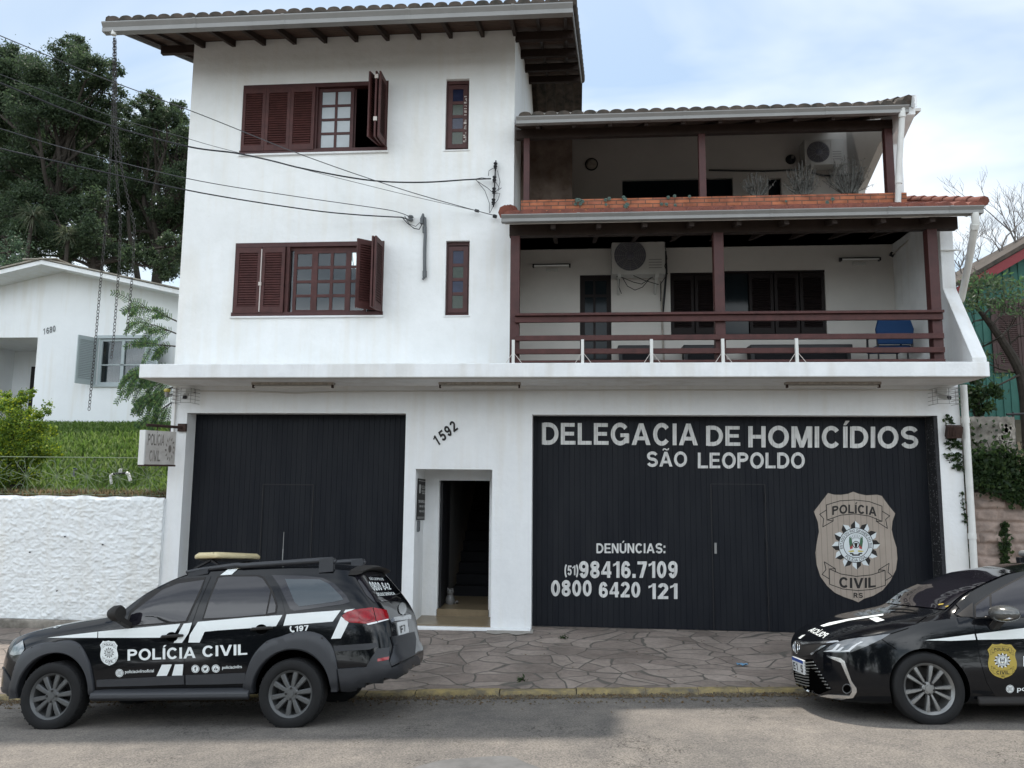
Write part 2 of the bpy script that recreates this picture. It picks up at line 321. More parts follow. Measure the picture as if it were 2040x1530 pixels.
def text2d(s, bold=0.02, sub=0.0):
    """-> vertices (u 0..1 across, v 0..1 over the cap height, layer), faces, aspect"""
    k = (s, bold)
    if k in _TX: return _TX[k]
    if any(c.islower() for c in s):
        cu = bpy.data.curves.new('t', 'FONT'); cu.body = s; cu.size = 1; cu.offset = bold; cu.resolution_u = 3; cu.fill_mode = 'FRONT'
        ob = bpy.data.objects.new('t', cu); COL.objects.link(ob); bpy.context.view_layer.update()
        me = ob.evaluated_get(bpy.context.evaluated_depsgraph_get()).to_mesh()
        V = np.array([v.co[:2] for v in me.vertices]); F = [tuple(p.vertices) for p in me.polygons]; Ly = [0]*len(V)
        bpy.data.objects.remove(ob); bpy.data.curves.remove(cu)
        lo, hi = V.min(0), V.max(0); V = (V-lo)/(hi-lo); asp = float((hi-lo)[0]/(hi-lo)[1])
    else:
        T = 0.125+bold*2.6; x = 0; V = []; F = []; Ly = []
        for c in s:
            w, g = glyph(c, T)
            for i, q in enumerate(g):
                if q[0] == 'p': v, f = q[1], [tuple(range(len(q[1])))]
                else: v, f = _strip(q[1], q[3] if len(q) > 3 else T, q[2])
                b = len(V); V += [(x+a, y) for a, y in v]; F += [tuple(b+j for j in t) for t in f]; Ly += [i]*len(v)
            x += w+0.115
        V = np.array(V); x0, x1 = V[:, 0].min(), V[:, 0].max(); asp = x1-x0; V = np.stack([(V[:, 0]-x0)/(x1-x0), V[:, 1]], 1)
    _TX[k] = (V, F, asp, Ly); return _TX[k]
def lift(p, l):
    """raise an overlapping stroke a hair above the one below"""
    p = Vector(p); return p + (CAM-p).normalized()*0.00025*l if l else p
def quad_map(q):
    tl, tr, br, bl = [np.array(p, float) for p in q]
    return lambda u, v: tuple((bl*(1-u)+br*u)*(1-v) + (tl*(1-u)+tr*u)*v)
def put_text(mb, s, q, f, m=0, bold=0.02, warp=None):
    """q: four photo-pixel corners of the capitals; f: photo pixel -> surface point"""
    vs, fs, asp, Ly = text2d(s, bold); g = quad_map(q)
    mb.add([lift(f(*g(*(warp(u, v) if warp else (u, v)))), l) for (u, v), l in zip(vs, Ly)], fs, m)
def cut_poly(poly, step):
    """fill a 2D polygon and slice it into pieces no larger than step"""
    bm = bmesh.new(); vs = [bm.verts.new((x, y, 0)) for x, y in poly]; f = bm.faces.new(vs); f.normal_update()
    bmesh.ops.triangulate(bm, faces=bm.faces[:])
    xs = [p[0] for p in poly]; ys = [p[1] for p in poly]
    for ax, lo, hi in ((0, min(xs), max(xs)), (1, min(ys), max(ys))):
        n = int((hi-lo)/step)
        for i in range(1, n+1):
            c = [0, 0, 0]; c[ax] = lo + (hi-lo)*i/(n+1); no = [0, 0, 0]; no[ax] = 1
            bmesh.ops.bisect_plane(bm, geom=bm.verts[:]+bm.edges[:]+bm.faces[:], plane_co=c, plane_no=no)
    bm.verts.index_update()
    out = ([(v.co.x, v.co.y) for v in bm.verts], [tuple(v.index for v in f.verts) for f in bm.faces]); bm.free(); return out
def put_poly(mb, poly, f, m=0, step=1e9):
    vs, fs = cut_poly(poly, step); mb.add([f(*p) for p in vs], fs, m)
def ribbon(pts, w, closed=False):
    """thin outline as a list of quads"""
    out = []; n = len(pts)
    for i in range(n if closed else n-1):
        a, b = np.array(pts[i], float), np.array(pts[(i+1) % n], float); d = b-a; L = np.hypot(*d)
        if L < 1e-6: continue
        t = d/L*w*0.35; nn = np.array((-d[1], d[0]))/L*w/2
        out.append([tuple(a-nn-t), tuple(b-nn+t), tuple(b+nn+t), tuple(a+nn-t)])
    return out
SHIELD = [(243,348),(330,235),(410,130),(480,150),(560,152),(640,140),(705,115),(770,140),(860,158),(985,150),(1040,165),(1110,265),(1197,372),(1165,460),(1155,560),(1175,650),(1212,770),(1222,900),(1205,1030),(1140,1160),(1050,1270),(940,1335),(830,1370),(765,1412),(705,1385),(600,1350),(490,1300),(400,1220),(320,1110),(275,970),(262,830),(280,700),(303,580),(290,470)]
def rosette(mb, f, c=(737, 742), R=285, blk=1, wht=2, lo=1, rim=205):
    """twelve-pointed star half black half white; f(x, y, layer)"""
    for i in range(12):
        a = math.pi/2 + i*math.pi/6 + 0.04; h = math.pi/12
        P = lambda r, t: (c[0]+r*math.cos(t), c[1]-r*math.sin(t))
        for sgn, m in ((1, blk), (-1, wht)):
            mb.add([f(*P(R, a), lo), f(*P((R+rim)*0.5, a+sgn*h*0.78), lo), f(*P(rim*0.95, a+sgn*h), lo), f(*P(rim*0.9, a), lo)], [(0, 1, 2, 3)], m)
def disc(mb, f, c, r0, r1, layer, m, n=40):
    if r0 <= 0:
        mb.add([f(c[0]+r1*math.cos(t*2*math.pi/n), c[1]+r1*math.sin(t*2*math.pi/n), layer) for t in range(n)], [tuple(range(n))], m)
    else:
        mb.add([f(c[0]+r*math.cos(t*2*math.pi/n), c[1]+r*math.sin(t*2*math.pi/n), layer) for r in (r0, r1) for t in range(n)],
               [(t, (t+1) % n, n+(t+1) % n, n+t) for t in range(n)], m)
def arc_text(mb, f, s, c, r0, r1, a0, a1, layer, m, inward=False):
    vs, fs, asp, Ly = text2d(s, 0.015)
    out = []
    for (u, v), l in zip(vs, Ly):
        a = a0+(a1-a0)*u; r = (r1+(r0-r1)*v) if inward else (r0+(r1-r0)*v)
        out.append(lift(f(c[0]+r*math.cos(a), c[1]-r*math.sin(a), layer), l))
    mb.add(out, fs, m)
def emblem(mb, f, full=True):
    """mats: 0 tan, 1 black, 2 white, 3 red, 4 green, 5 yellow"""
    for v, fs in [cut_poly(SHIELD, 150)]: mb.add([f(x, y, 0) for x, y in v], fs, 0)
    c = (737, 742)
    rosette(mb, f, c, 285)
    disc(mb, f, c, 0, 205, 2, 2); disc(mb, f, c, 198, 206, 3, 1); disc(mb, f, c, 143, 150, 3, 1)
    for q in [[(390,270),(550,222),(720,212),(890,230),(1042,285),(1042,462),(890,400),(720,375),(560,390),(398,446)],
              [(390,330),(312,380),(358,432),(348,528),(470,458),(468,420)], [(398,446),(470,458)],
              [(1045,345),(1132,398),(1085,440),(1105,545),(975,462),(976,428)], [(1042,462),(976,462)],
              [(425,1020),(560,1080),(740,1108),(920,1090),(1078,1038),(1082,1212),(920,1262),(760,1275),(580,1255),(428,1200)],
              [(425,1138),(340,1085),(385,1030),(366,938),(495,1018),(497,1058)], [(425,1020),(495,1018)],
              [(1085,1155),(1163,1105),(1113,1060),(1125,955),(1003,1030),(1003,1062)], [(1078,1038),(1003,1030)]]:
        for r in ribbon(q, 9, closed=len(q) > 6): mb.add([f(x, y, 1) for x, y in r], [(0, 1, 2, 3)], 1)
    P = lambda x, y: f(x, y, 1)
    put_text(mb, 'POLÍCIA', [(458,272),(978,285),(978,388),(458,374)], P, 1, 0.035, warp=lambda u, v: (u, v+0.12-1.1*(u-.5)**2))
    put_text(mb, 'CIVIL', [(540,1115),(970,1115),(970,1235),(540,1235)], P, 1, 0.035, warp=lambda u, v: (u, v-0.10+0.45*(u-.5)**2))
    put_text(mb, 'RS', [(708,1300),(818,1304),(818,1360),(708,1358)], P, 1, 0.035)
    if full:
        arc_text(mb, f, 'ESTADO DO RIO GRANDE DO SUL', c, 157, 187, math.pi*1.08, -math.pi*0.08, 3, 1)
        arc_text(mb, f, 'POLÍCIA CIVIL', c, 158, 190, math.pi*1.26, math.pi*1.74, 3, 1, inward=True)
    else:
        disc(mb, f, c, 168, 182, 3, 1)
    G = lambda pts, m, l=3: mb.add([f(x, y, l) for x, y in pts], [tuple(range(len(pts)))], m)
    for s in (-1, 1):
        X = lambda d: 737+s*d
        G([(X(78),640),(X(50),665),(X(40),740),(X(72),770),(X(82),700)], 4); G([(X(72),730),(X(40),728),(X(38),780),(X(70),790)], 3)
        G([(X(28),800),(X(98),812),(X(60),826),(X(20),818)], 5); G([(X(30),835),(X(75),830),(X(70),846),(X(28),852)], 1)
    disc(mb, f, (737, 735), 0, 42, 3, 1, 16); disc(mb, f, (737, 735), 0, 33, 4, 2, 16)
    G([(715,715),(758,715),(748,765),(726,765)], 1, 5)
    for a in range(-3, 4):
        t = math.pi/2+a*0.22; p = (737+60*math.cos(t), 720-60*math.sin(t)); q = (737+108*math.cos(t), 720-108*math.sin(t))
        for r in ribbon([p, q], 4): mb.add([f(x, y, 3) for x, y in r], [(0, 1, 2, 3)], 1)
    G([(690,850),(785,850),(780,866),(695,866)], 1)
# ------------------------------------------------------------------ foliage
def leaves(name, C, size, mats, parent=None, asp=0.5, updir=None, jitter=0.35, kind=None):
    C = np.asarray(C, float); n = len(C)
    d = RNG.normal(size=(n, 3))
    if updir is not None: d = d*jitter + np.asarray(updir, float)
    d /= np.linalg.norm(d, axis=1)[:, None]
    e = RNG.normal(size=(n, 3)); e -= d*(e*d).sum(1)[:, None]; e /= np.linalg.norm(e, axis=1)[:, None]
    L = size*RNG.uniform(0.6, 1.25, n)[:, None]; W = L*asp
    if parent is not None:
        im = np.array(wmat(parent).inverted()); C = C @ im[:3, :3].T + im[:3, 3]
    nrm = np.cross(d, e)
    V = np.stack([C-d*L/2, C+e*W/2+nrm*L*0.06, C+d*L/2, C-e*W/2+nrm*L*0.06], 1).reshape(-1, 3)
    me = bpy.data.meshes.new(name); me.vertices.add(4*n); me.vertices.foreach_set('co', V.ravel())
    me.loops.add(4*n); me.loops.foreach_set('vertex_index', np.arange(4*n)); me.polygons.add(n)
    me.polygons.foreach_set('loop_start', np.arange(n)*4); me.polygons.foreach_set('loop_total', np.full(n, 4))
    for m in mats: me.materials.append(m)
    me.polygons.foreach_set('material_index', RNG.choice(len(mats), n, p=[0.5, 0.3, 0.2][:len(mats)] if len(mats) == 3 else None))
    me.update(calc_edges=True); me.validate()
    return link(name, me, parent)
def clump_pts(blobs, per, k=26, sub=0.26, sd=0.10):
    """blobs (centre, radius); leaves gathered in small sprays spread through each blob"""
    out = []
    for c, r in blobs:
        c = np.array(c); n = int(per*r*r)
        kk = max(6, int(k*r))
        u = RNG.normal(size=(kk, 3)); u /= np.linalg.norm(u, axis=1)[:, None]
        sc = c + u*(r*RNG.uniform(0.35, 1.0, kk)**0.6)[:, None]*np.array((1, 1, 0.85))
        idx = RNG.integers(0, kk, n)
        out.append(sc[idx] + RNG.normal(size=(n, 3))*(sub*r*RNG.uniform(0.5, 1.2, kk)[idx])[:, None]*np.array((1, 1, 0.8)))
    return np.concatenate(out)
def limb(mb, a, b, r0, r1, bend=0.15, n=7, m=0, sides=7):
    a, b = Vector(a), Vector(b); L = (b-a).length
    o = Vector((random.uniform(-1, 1), random.uniform(-1, 1), random.uniform(0, 1)))*bend*L
    o2 = Vector((random.uniform(-1, 1), random.uniform(-1, 1), random.uniform(-1, 1)))*bend*L*0.4
    pts = []; rs = []
    for i in range(n):
        t = i/(n-1); pts.append(a.lerp(b, t) + o*math.sin(math.pi*t)*(1-t) + o2*math.sin(2*math.pi*t)*0.5); rs.append(r0+(r1-r0)*t)
    mb.tube(pts, rs, sides, m); return pts
# ------------------------------------------------------------------ world and sun
SUNDIR = Vector((-0.035, 0.37, 0.93)).normalized()
SC.view_settings.view_transform = 'Standard'; SC.view_settings.look = 'None'; SC.view_settings.gamma = 1
SC.view_settings.use_curve_mapping = False; SC.view_settings.exposure = EXPOSURE
w = bpy.data.worlds.new('World'); SC.world = w; w.use_nodes = True
nt = w.node_tree; bg = nt.nodes['Background']; bg.inputs['Strength'].default_value = 0.1
sky = nt.nodes.new('ShaderNodeTexSky'); sky.sky_type = 'NISHITA'; sky.sun_disc = False
sky.sun_elevation = math.asin(SUNDIR.z); sky.sun_rotation = math.atan2(SUNDIR.x, SUNDIR.y); sky.air_density = 1.0; sky.dust_density = 1.5
tc = nt.nodes.new('ShaderNodeTexCoord')
sep = nt.nodes.new('ShaderNodeSeparateXYZ'); nt.links.new(tc.outputs['Generated'], sep.inputs[0])
def wmath(op, a, b=None, clamp=False):
    n = nt.nodes.new('ShaderNodeMath'); n.operation = op; n.use_clamp = clamp
    for i, x in enumerate((a, b)):
        if x is None: continue
        if isinstance(x, (int, float)): n.inputs[i].default_value = x
        else: nt.links.new(x, n.inputs[i])
    return n.outputs[0]
zz = wmath('ADD', wmath('MAXIMUM', sep.outputs['Z'], 0.0), 0.22)
cmb = nt.nodes.new('ShaderNodeCombineXYZ')
nt.links.new(wmath('DIVIDE', sep.outputs['X'], zz), cmb.inputs[0]); nt.links.new(wmath('DIVIDE', sep.outputs['Y'], zz), cmb.inputs[1]); cmb.inputs[2].default_value = 3.7
mpw = nt.nodes.new('ShaderNodeMapping'); mpw.inputs['Scale'].default_value = (1.0, 1.9, 1); mpw.inputs['Rotation'].default_value = (0, 0, rad(20)); mpw.inputs['Location'].default_value = CLOUDOFF
nt.links.new(cmb.outputs[0], mpw.inputs[0])
nz = nt.nodes.new('ShaderNodeTexNoise'); nz.inputs['Scale'].default_value = 1.15; nz.inputs['Detail'].default_value = 5; nz.inputs['Roughness'].default_value = 0.5; nz.inputs['Distortion'].default_value = 0.5
nt.links.new(mpw.outputs[0], nz.inputs['Vector'])
cr = nt.nodes.new('ShaderNodeValToRGB'); cr.color_ramp.elements[0].position = 0.36; cr.color_ramp.elements[1].position = 0.66
cr.color_ramp.elements[0].color = (0.10, 0.10, 0.10, 1); cr.color_ramp.elements[1].color = (1, 1, 1, 1)
nt.links.new(nz.outputs['Fac'], cr.inputs['Fac'])
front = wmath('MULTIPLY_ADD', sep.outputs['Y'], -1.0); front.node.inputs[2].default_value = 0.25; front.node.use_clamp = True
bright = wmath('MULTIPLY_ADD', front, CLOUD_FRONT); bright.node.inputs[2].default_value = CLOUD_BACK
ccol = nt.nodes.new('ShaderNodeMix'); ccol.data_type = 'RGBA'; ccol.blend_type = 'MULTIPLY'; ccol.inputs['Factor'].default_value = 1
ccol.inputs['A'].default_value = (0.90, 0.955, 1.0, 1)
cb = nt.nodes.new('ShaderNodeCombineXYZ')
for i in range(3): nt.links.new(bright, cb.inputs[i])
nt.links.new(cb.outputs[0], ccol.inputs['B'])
skm = nt.nodes.new('ShaderNodeMix'); skm.data_type = 'RGBA'; skm.blend_type = 'MULTIPLY'; skm.inputs['Factor'].default_value = 1
nt.links.new(sky.outputs[0], skm.inputs['A']); skm.inputs['B'].default_value = (SKYMUL*0.95, SKYMUL*1.03, SKYMUL*0.97, 1)
mxs = nt.nodes.new('ShaderNodeMix'); mxs.data_type = 'RGBA'
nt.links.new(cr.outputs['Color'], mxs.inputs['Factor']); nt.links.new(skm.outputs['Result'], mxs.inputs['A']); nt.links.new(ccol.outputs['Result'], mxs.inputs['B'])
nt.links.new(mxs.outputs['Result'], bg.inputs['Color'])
sl = bpy.data.lights.new('sun', 'SUN'); sl.energy = SUN_E; sl.angle = rad(1.4); sl.color = (1.0, 0.93, 0.84)
so = bpy.data.objects.new('sun', sl); COL.objects.link(so); so.rotation_euler = SUNDIR.to_track_quat('Z', 'Y').to_euler()
# ------------------------------------------------------------------ ground
def smooth(a, b, x):
    t = min(1, max(0, (x-a)/(b-a))); return t*t*(3-2*t)
def lin(xs, ys, x): return float(np.interp(x, xs, ys))
CAMB = 0.125
def road_z(X, Y):
    Xc = max(-40, min(40, X))
    g = -CAMB*(Y+4.65) if Y > -4.65 else 0.20*(1-math.exp(-(-4.65-Y)*CAMB/0.20))
    return -0.09 + 0.041*(Xc+2.75) + g
def kerb_z(X):
    return lin([-40, -8, -2.37, -1.4, 0.35, 2.05, 6, 40], [-1.75, -0.465, -0.23, -0.18, -0.115, -0.05, 0.10, 1.35], X)
def fac_z(X):
    return lin([-40, -9.2, -6.7, -2.5, -0.6, 6.0, 8, 40], [-1.3, -0.19, -0.15, -0.075, -0.065, -0.06, 0.05, 1.2], X)
KY = -3.0
# asphalt
def asphalt():
    m = mat('asphalt', (0.155, 0.145, 0.134), 0.9, 0.25); nt = m.node_tree; b = nt.nodes['Principled BSDF']
    tc = nt.nodes.new('ShaderNodeTexCoord')
    def nz(s, d=6, r=0.6, dist=0):
        n = nt.nodes.new('ShaderNodeTexNoise'); n.inputs['Scale'].default_value = s; n.inputs['Detail'].default_value = d; n.inputs['Roughness'].default_value = r; n.inputs['Distortion'].default_value = dist
        nt.links.new(tc.outputs['Object'], n.inputs['Vector']); return n
    def ramp(src, p0, c0, p1, c1):
        r = nt.nodes.new('ShaderNodeValToRGB'); r.color_ramp.elements[0].position = p0; r.color_ramp.elements[1].position = p1
        r.color_ramp.elements[0].color = (*c0, 1); r.color_ramp.elements[1].color = (*c1, 1); nt.links.new(src, r.inputs['Fac']); return r.outputs['Color']
    def mul(a, bb):
        x = nt.nodes.new('ShaderNodeMix'); x.data_type = 'RGBA'; x.blend_type = 'MULTIPLY'; x.inputs['Factor'].default_value = 1
        nt.links.new(a, x.inputs['A']); nt.links.new(bb, x.inputs['B']); return x.outputs['Result']
    base = ramp(nz(0.55).outputs['Fac'], 0.3, (0.148, 0.140, 0.132), 0.7, (0.235, 0.216, 0.195))
    agg = ramp(nz(60, 4, 0.75).outputs['Fac'], 0.34, (0.45, 0.45, 0.46), 0.68, (1.38, 1.35, 1.3))
    blot = ramp(nz(4.5, 5, 0.7).outputs['Fac'], 0.35, (0.82, 0.82, 0.83), 0.65, (1.08, 1.07, 1.05))
    # crazed cracks
    vd = nt.nodes.new('ShaderNodeVectorMath'); vd.operation = 'MULTIPLY_ADD'
    wn = nz(3.2, 4, 0.6); nt.links.new(wn.outputs['Color'], vd.inputs[0]); vd.inputs[1].default_value = (0.8, 0.8, 0); nt.links.new(tc.outputs['Object'], vd.inputs[2])
    vo = nt.nodes.new('ShaderNodeTexVoronoi'); vo.feature = 'DISTANCE_TO_EDGE'; vo.inputs['Scale'].default_value = 6.5; nt.links.new(vd.outputs[0], vo.inputs['Vector'])
    crk = ramp(vo.outputs['Distance'], 0.006, (0.30, 0.29, 0.28), 0.030, (1, 1, 1))
    msk = ramp(nz(0.7, 3).outputs['Fac'], 0.50, (1, 1, 1), 0.60, (0, 0, 0))
    x = nt.nodes.new('ShaderNodeMix'); x.data_type = 'RGBA'; nt.links.new(msk, x.inputs['Factor']); nt.links.new(crk, x.inputs['A']); x.inputs['B'].default_value = (1, 1, 1, 1)
    nt.links.new(mul(mul(mul(base, agg), blot), x.outputs['Result']), b.inputs['Base Color'])
    bp = nt.nodes.new('ShaderNodeBump'); bp.inputs['Strength'].default_value = 0.7; bp.inputs['Distance'].default_value = 0.008
    nt.links.new(nz(120, 3, 0.7).outputs['Fac'], bp.inputs['Height']); nt.links.new(bp.outputs[0], b.inputs['Normal'])
    return m
def flags():
    m = mat('flagstones', (0.2, 0.17, 0.15), 0.75, 0.3); nt = m.node_tree; b = nt.nodes['Principled BSDF']
    tc = nt.nodes.new('ShaderNodeTexCoord')
    wn = nt.nodes.new('ShaderNodeTexNoise'); wn.inputs['Scale'].default_value = 1.4; wn.inputs['Detail'].default_value = 2; nt.links.new(tc.outputs['Object'], wn.inputs['Vector'])
    vd = nt.nodes.new('ShaderNodeVectorMath'); vd.operation = 'MULTIPLY_ADD'; nt.links.new(wn.outputs['Color'], vd.inputs[0]); vd.inputs[1].default_value = (0.28, 0.28, 0); nt.links.new(tc.outputs['Object'], vd.inputs[2])
    w2 = nt.nodes.new('ShaderNodeTexNoise'); w2.inputs['Scale'].default_value = 0.55; w2.inputs['Detail'].default_value = 1; nt.links.new(tc.outputs['Object'], w2.inputs['Vector'])
    v2 = nt.nodes.new('ShaderNodeVectorMath'); v2.operation = 'MULTIPLY_ADD'; nt.links.new(w2.outputs['Color'], v2.inputs[0]); v2.inputs[1].default_value = (1.5, 1.3, 0); nt.links.new(vd.outputs[0], v2.inputs[2])
    mp = nt.nodes.new('ShaderNodeMapping'); mp.inputs['Scale'].default_value = (0.92, 1.3, 0.0); mp.inputs['Rotation'].default_value = (0, 0, 0.25); nt.links.new(v2.outputs[0], mp.inputs['Vector'])
    def vor(f):
        v = nt.nodes.new('ShaderNodeTexVoronoi'); v.feature = f; v.inputs['Scale'].default_value = 2.35; v.inputs['Randomness'].default_value = 1.0; nt.links.new(mp.outputs[0], v.inputs['Vector']); return v
    e, cc = vor('DISTANCE_TO_EDGE'), vor('F1')
    hue = nt.nodes.new('ShaderNodeValToRGB'); hue.color_ramp.elements[0].color = (0.225, 0.187, 0.163, 1); hue.color_ramp.elements[1].color = (0.325, 0.278, 0.243, 1)
    sp = nt.nodes.new('ShaderNodeSeparateColor'); nt.links.new(cc.outputs['Color'], sp.inputs[0]); nt.links.new(sp.outputs[0], hue.inputs['Fac'])
    fn = nt.nodes.new('ShaderNodeTexNoise'); fn.inputs['Scale'].default_value = 14; fn.inputs['Detail'].default_value = 6; fn.inputs['Roughness'].default_value = 0.7; nt.links.new(tc.outputs['Object'], fn.inputs['Vector'])
    fr = nt.nodes.new('ShaderNodeValToRGB'); fr.color_ramp.elements[0].position = 0.3; fr.color_ramp.elements[1].position = 0.7; fr.color_ramp.elements[0].color = (0.74, 0.74, 0.75, 1); fr.color_ramp.elements[1].color = (1.12, 1.1, 1.08, 1); nt.links.new(fn.outputs['Fac'], fr.inputs['Fac'])
    mx = nt.nodes.new('ShaderNodeMix'); mx.data_type = 'RGBA'; mx.blend_type = 'MULTIPLY'; mx.inputs['Factor'].default_value = 1; nt.links.new(fr.outputs['Color'], mx.inputs['B'])
    gr = nt.nodes.new('ShaderNodeTexNoise'); gr.inputs['Scale'].default_value = 1.1; gr.inputs['Detail'].default_value = 5; gr.inputs['Roughness'].default_value = 0.65; nt.links.new(tc.outputs['Object'], gr.inputs['Vector'])
    g2 = nt.nodes.new('ShaderNodeValToRGB'); g2.color_ramp.elements[0].position = 0.36; g2.color_ramp.elements[1].position = 0.6; g2.color_ramp.elements[0].color = (0.66, 0.65, 0.64, 1); g2.color_ramp.elements[1].color = (1.05, 1.04, 1.03, 1); nt.links.new(gr.outputs['Fac'], g2.inputs['Fac'])
    m0 = nt.nodes.new('ShaderNodeMix'); m0.data_type = 'RGBA'; m0.blend_type = 'MULTIPLY'; m0.inputs['Factor'].default_value = 1; nt.links.new(hue.outputs['Color'], m0.inputs['A']); nt.links.new(g2.outputs['Color'], m0.inputs['B']); nt.links.new(m0.outputs['Result'], mx.inputs['A'])
    er = nt.nodes.new('ShaderNodeValToRGB'); er.color_ramp.elements[0].position = 0.014; er.color_ramp.elements[1].position = 0.030; er.color_ramp.elements[0].color = (0, 0, 0, 1)
    ad = nt.nodes.new('ShaderNodeMath'); ad.operation = 'MULTIPLY_ADD'; ad.inputs[1].default_value = -0.035; nt.links.new(fn.outputs['Fac'], ad.inputs[0]); nt.links.new(e.outputs['Distance'], ad.inputs[2])
    a2 = nt.nodes.new('ShaderNodeMath'); a2.operation = 'ADD'; a2.inputs[1].default_value = 0.017; nt.links.new(ad.outputs[0], a2.inputs[0]); nt.links.new(a2.outputs[0], er.inputs['Fac'])
    m2 = nt.nodes.new('ShaderNodeMix'); m2.data_type = 'RGBA'; nt.links.new(er.outputs['Color'], m2.inputs['Factor']); m2.inputs['A'].default_value = (0.105, 0.095, 0.082, 1); nt.links.new(mx.outputs['Result'], m2.inputs['B'])
    nt.links.new(m2.outputs['Result'], b.inputs['Base Color'])
    h = nt.nodes.new('ShaderNodeMath'); h.operation = 'MULTIPLY_ADD'; h.inputs[1].default_value = 0.25; nt.links.new(fn.outputs['Fac'], h.inputs[0]); nt.links.new(er.outputs['Color'], h.inputs[2])
    bp = nt.nodes.new('ShaderNodeBump'); bp.inputs['Strength'].default_value = 0.8; bp.inputs['Distance'].default_value = 0.012; nt.links.new(h.outputs[0], bp.inputs['Height']); nt.links.new(bp.outputs[0], b.inputs['Normal'])
    return m
M['asphalt'] = asphalt(); M['flags'] = flags()
M['earth'] = mat('earth', (0.10, 0.085, 0.06), 0.95, 0.1, noise_amt=0.4, nscale=2)
mb = MB()
xs = list(np.linspace(-500, -14, 12)) + list(np.linspace(-12, 12, 61)) + list(np.linspace(14, 500, 12))
ys = [-500, -200, -80, -40, -20, -14] + list(np.linspace(-11, -3, 33))
mb.grid([[(x, y, road_z(x, y)) for y in ys] for x in xs])
tag(mb.build('road', M['asphalt'], smooth=True, sharp=0), kind='structure')
mb = MB()
mb.grid([[(x, y, -2.0) for y in (-3.2, 40, 120, 500)] for x in (-500, -60, 0, 60, 500)])
tag(mb.build('ground', M['earth']), kind='structure')
# pavement: patchwork of flat stones between kerb and walls
mb = MB()
xs = list(np.linspace(-40, -12, 8)) + list(np.linspace(-11, 11, 56)) + list(np.linspace(12, 40, 8))
P = []
for x in xs:
    row = []
    for t in np.linspace(0, 1, 11):
        y = -2.86 + t*3.26
        u = min(1, max(0, (y+2.86)/2.86))
        row.append((x, y, kerb_z(x)*(1-u)+fac_z(x)*u + 0.012*noise.noise((x*0.8, y*0.8, 3))*(1 if 0.05 < u < 0.95 else 0)))
    P.append(row)
mb.grid(P); tag(mb.build('pavement', M['flags'], smooth=True, sharp=0), kind='structure')
# kerb stones, each a little out of line, worn yellow paint
M['kerb'] = mat('worn_yellow_kerb', (0.34, 0.265, 0.115), 0.85, 0.2, col2=(0.11, 0.10, 0.085), nscale=6, bump=0.9, bscale=30, bdist=0.02)
mb = MB(); x = -14.0
while x < 14:
    L = random.choice((0.45, 0.6, 0.9, 1.0, 0.8)); g = 0.012; dy = random.uniform(-0.012, 0.012); dz = random.uniform(-0.008, 0.006)
    n = max(3, int(L/0.08)); R = []
    for i in range(n+1):
        xx = x+g/2 + (L-g)*i/n; zt = kerb_z(xx)+0.006+dz; zb = road_z(xx, KY)-0.06; e = 0.02 if i in (0, n) else 0
        jj = lambda s: 0.008*noise.noise((xx*9, s*3.1, 1.7))
        R.append([(xx, KY+dy+e+jj(1), zb), (xx, KY+dy+e+jj(2), (zb+zt)/2), (xx, KY+dy+0.004+e+jj(3), zt-0.03), (xx, KY+dy+0.028+e, zt-e*0.6+jj(4)), (xx, KY+0.152, zt-0.004)])
    mb.grid(R); x += L
tag(mb.build('kerb', M['kerb'], smooth=True, sharp=50), kind='structure')
# gutter grit and dead leaves against the kerb
M['grit'] = mat('gutter_grit', (0.17, 0.14, 0.10), 0.9, 0.2, col2=(0.06, 0.05, 0.035), nscale=30)
M['deadleaf'] = mat('dead_leaf', (0.12, 0.075, 0.035), 0.8, 0.2, noise_amt=0.4, nscale=20)
mb = MB()
for i in range(9000):
    x = random.uniform(-8, 8); t = abs(random.gauss(0, 0.055)) if random.random() < 0.9 else random.uniform(0, 0.5)
    y = KY-0.01-t; s = random.uniform(0.007, 0.02); z = road_z(x, y)+s*0.4+max(0, 0.05-t)*0.45*random.random()
    a = random.uniform(0, 6.28); c, q = math.cos(a)*s, math.sin(a)*s
    mb.add([(x+c, y+q, z), (x-q, y+c, z+s*0.2), (x-c, y-q, z), (x+q, y-c, z-s*0.1), (x, y, z+s*0.9)], [(0, 1, 4), (1, 2, 4), (2, 3, 4), (3, 0, 4)], 0 if random.random() < 0.8 else 1)
tag(mb.build('gutter_debris', [M['grit'], M['deadleaf']], fix=False), kind='stuff')
mb = MB()
for i in range(170):
    x = random.uniform(-2, 6); y = random.uniform(-4.2, -0.2); s = random.uniform(0.008, 0.02)
    z = (road_z(x, y) if y < KY-0.02 else (kerb_z(x)+(fac_z(x)-kerb_z(x))*max(0, (y+2.86)/2.86))) + 0.012
    a = random.uniform(0, 6.28); c, q = math.cos(a)*s, math.sin(a)*s
    mb.add([(x+c, y+q, z+s*0.4), (x-q*0.6, y+c*0.6, z), (x-c, y-q, z+s*0.3), (x+q*0.6, y-c*0.6, z)], [(0, 1, 2), (0, 2, 3)], 0)
tag(mb.build('fallen_leaves', [M['deadleaf']], fix=False), kind='stuff')

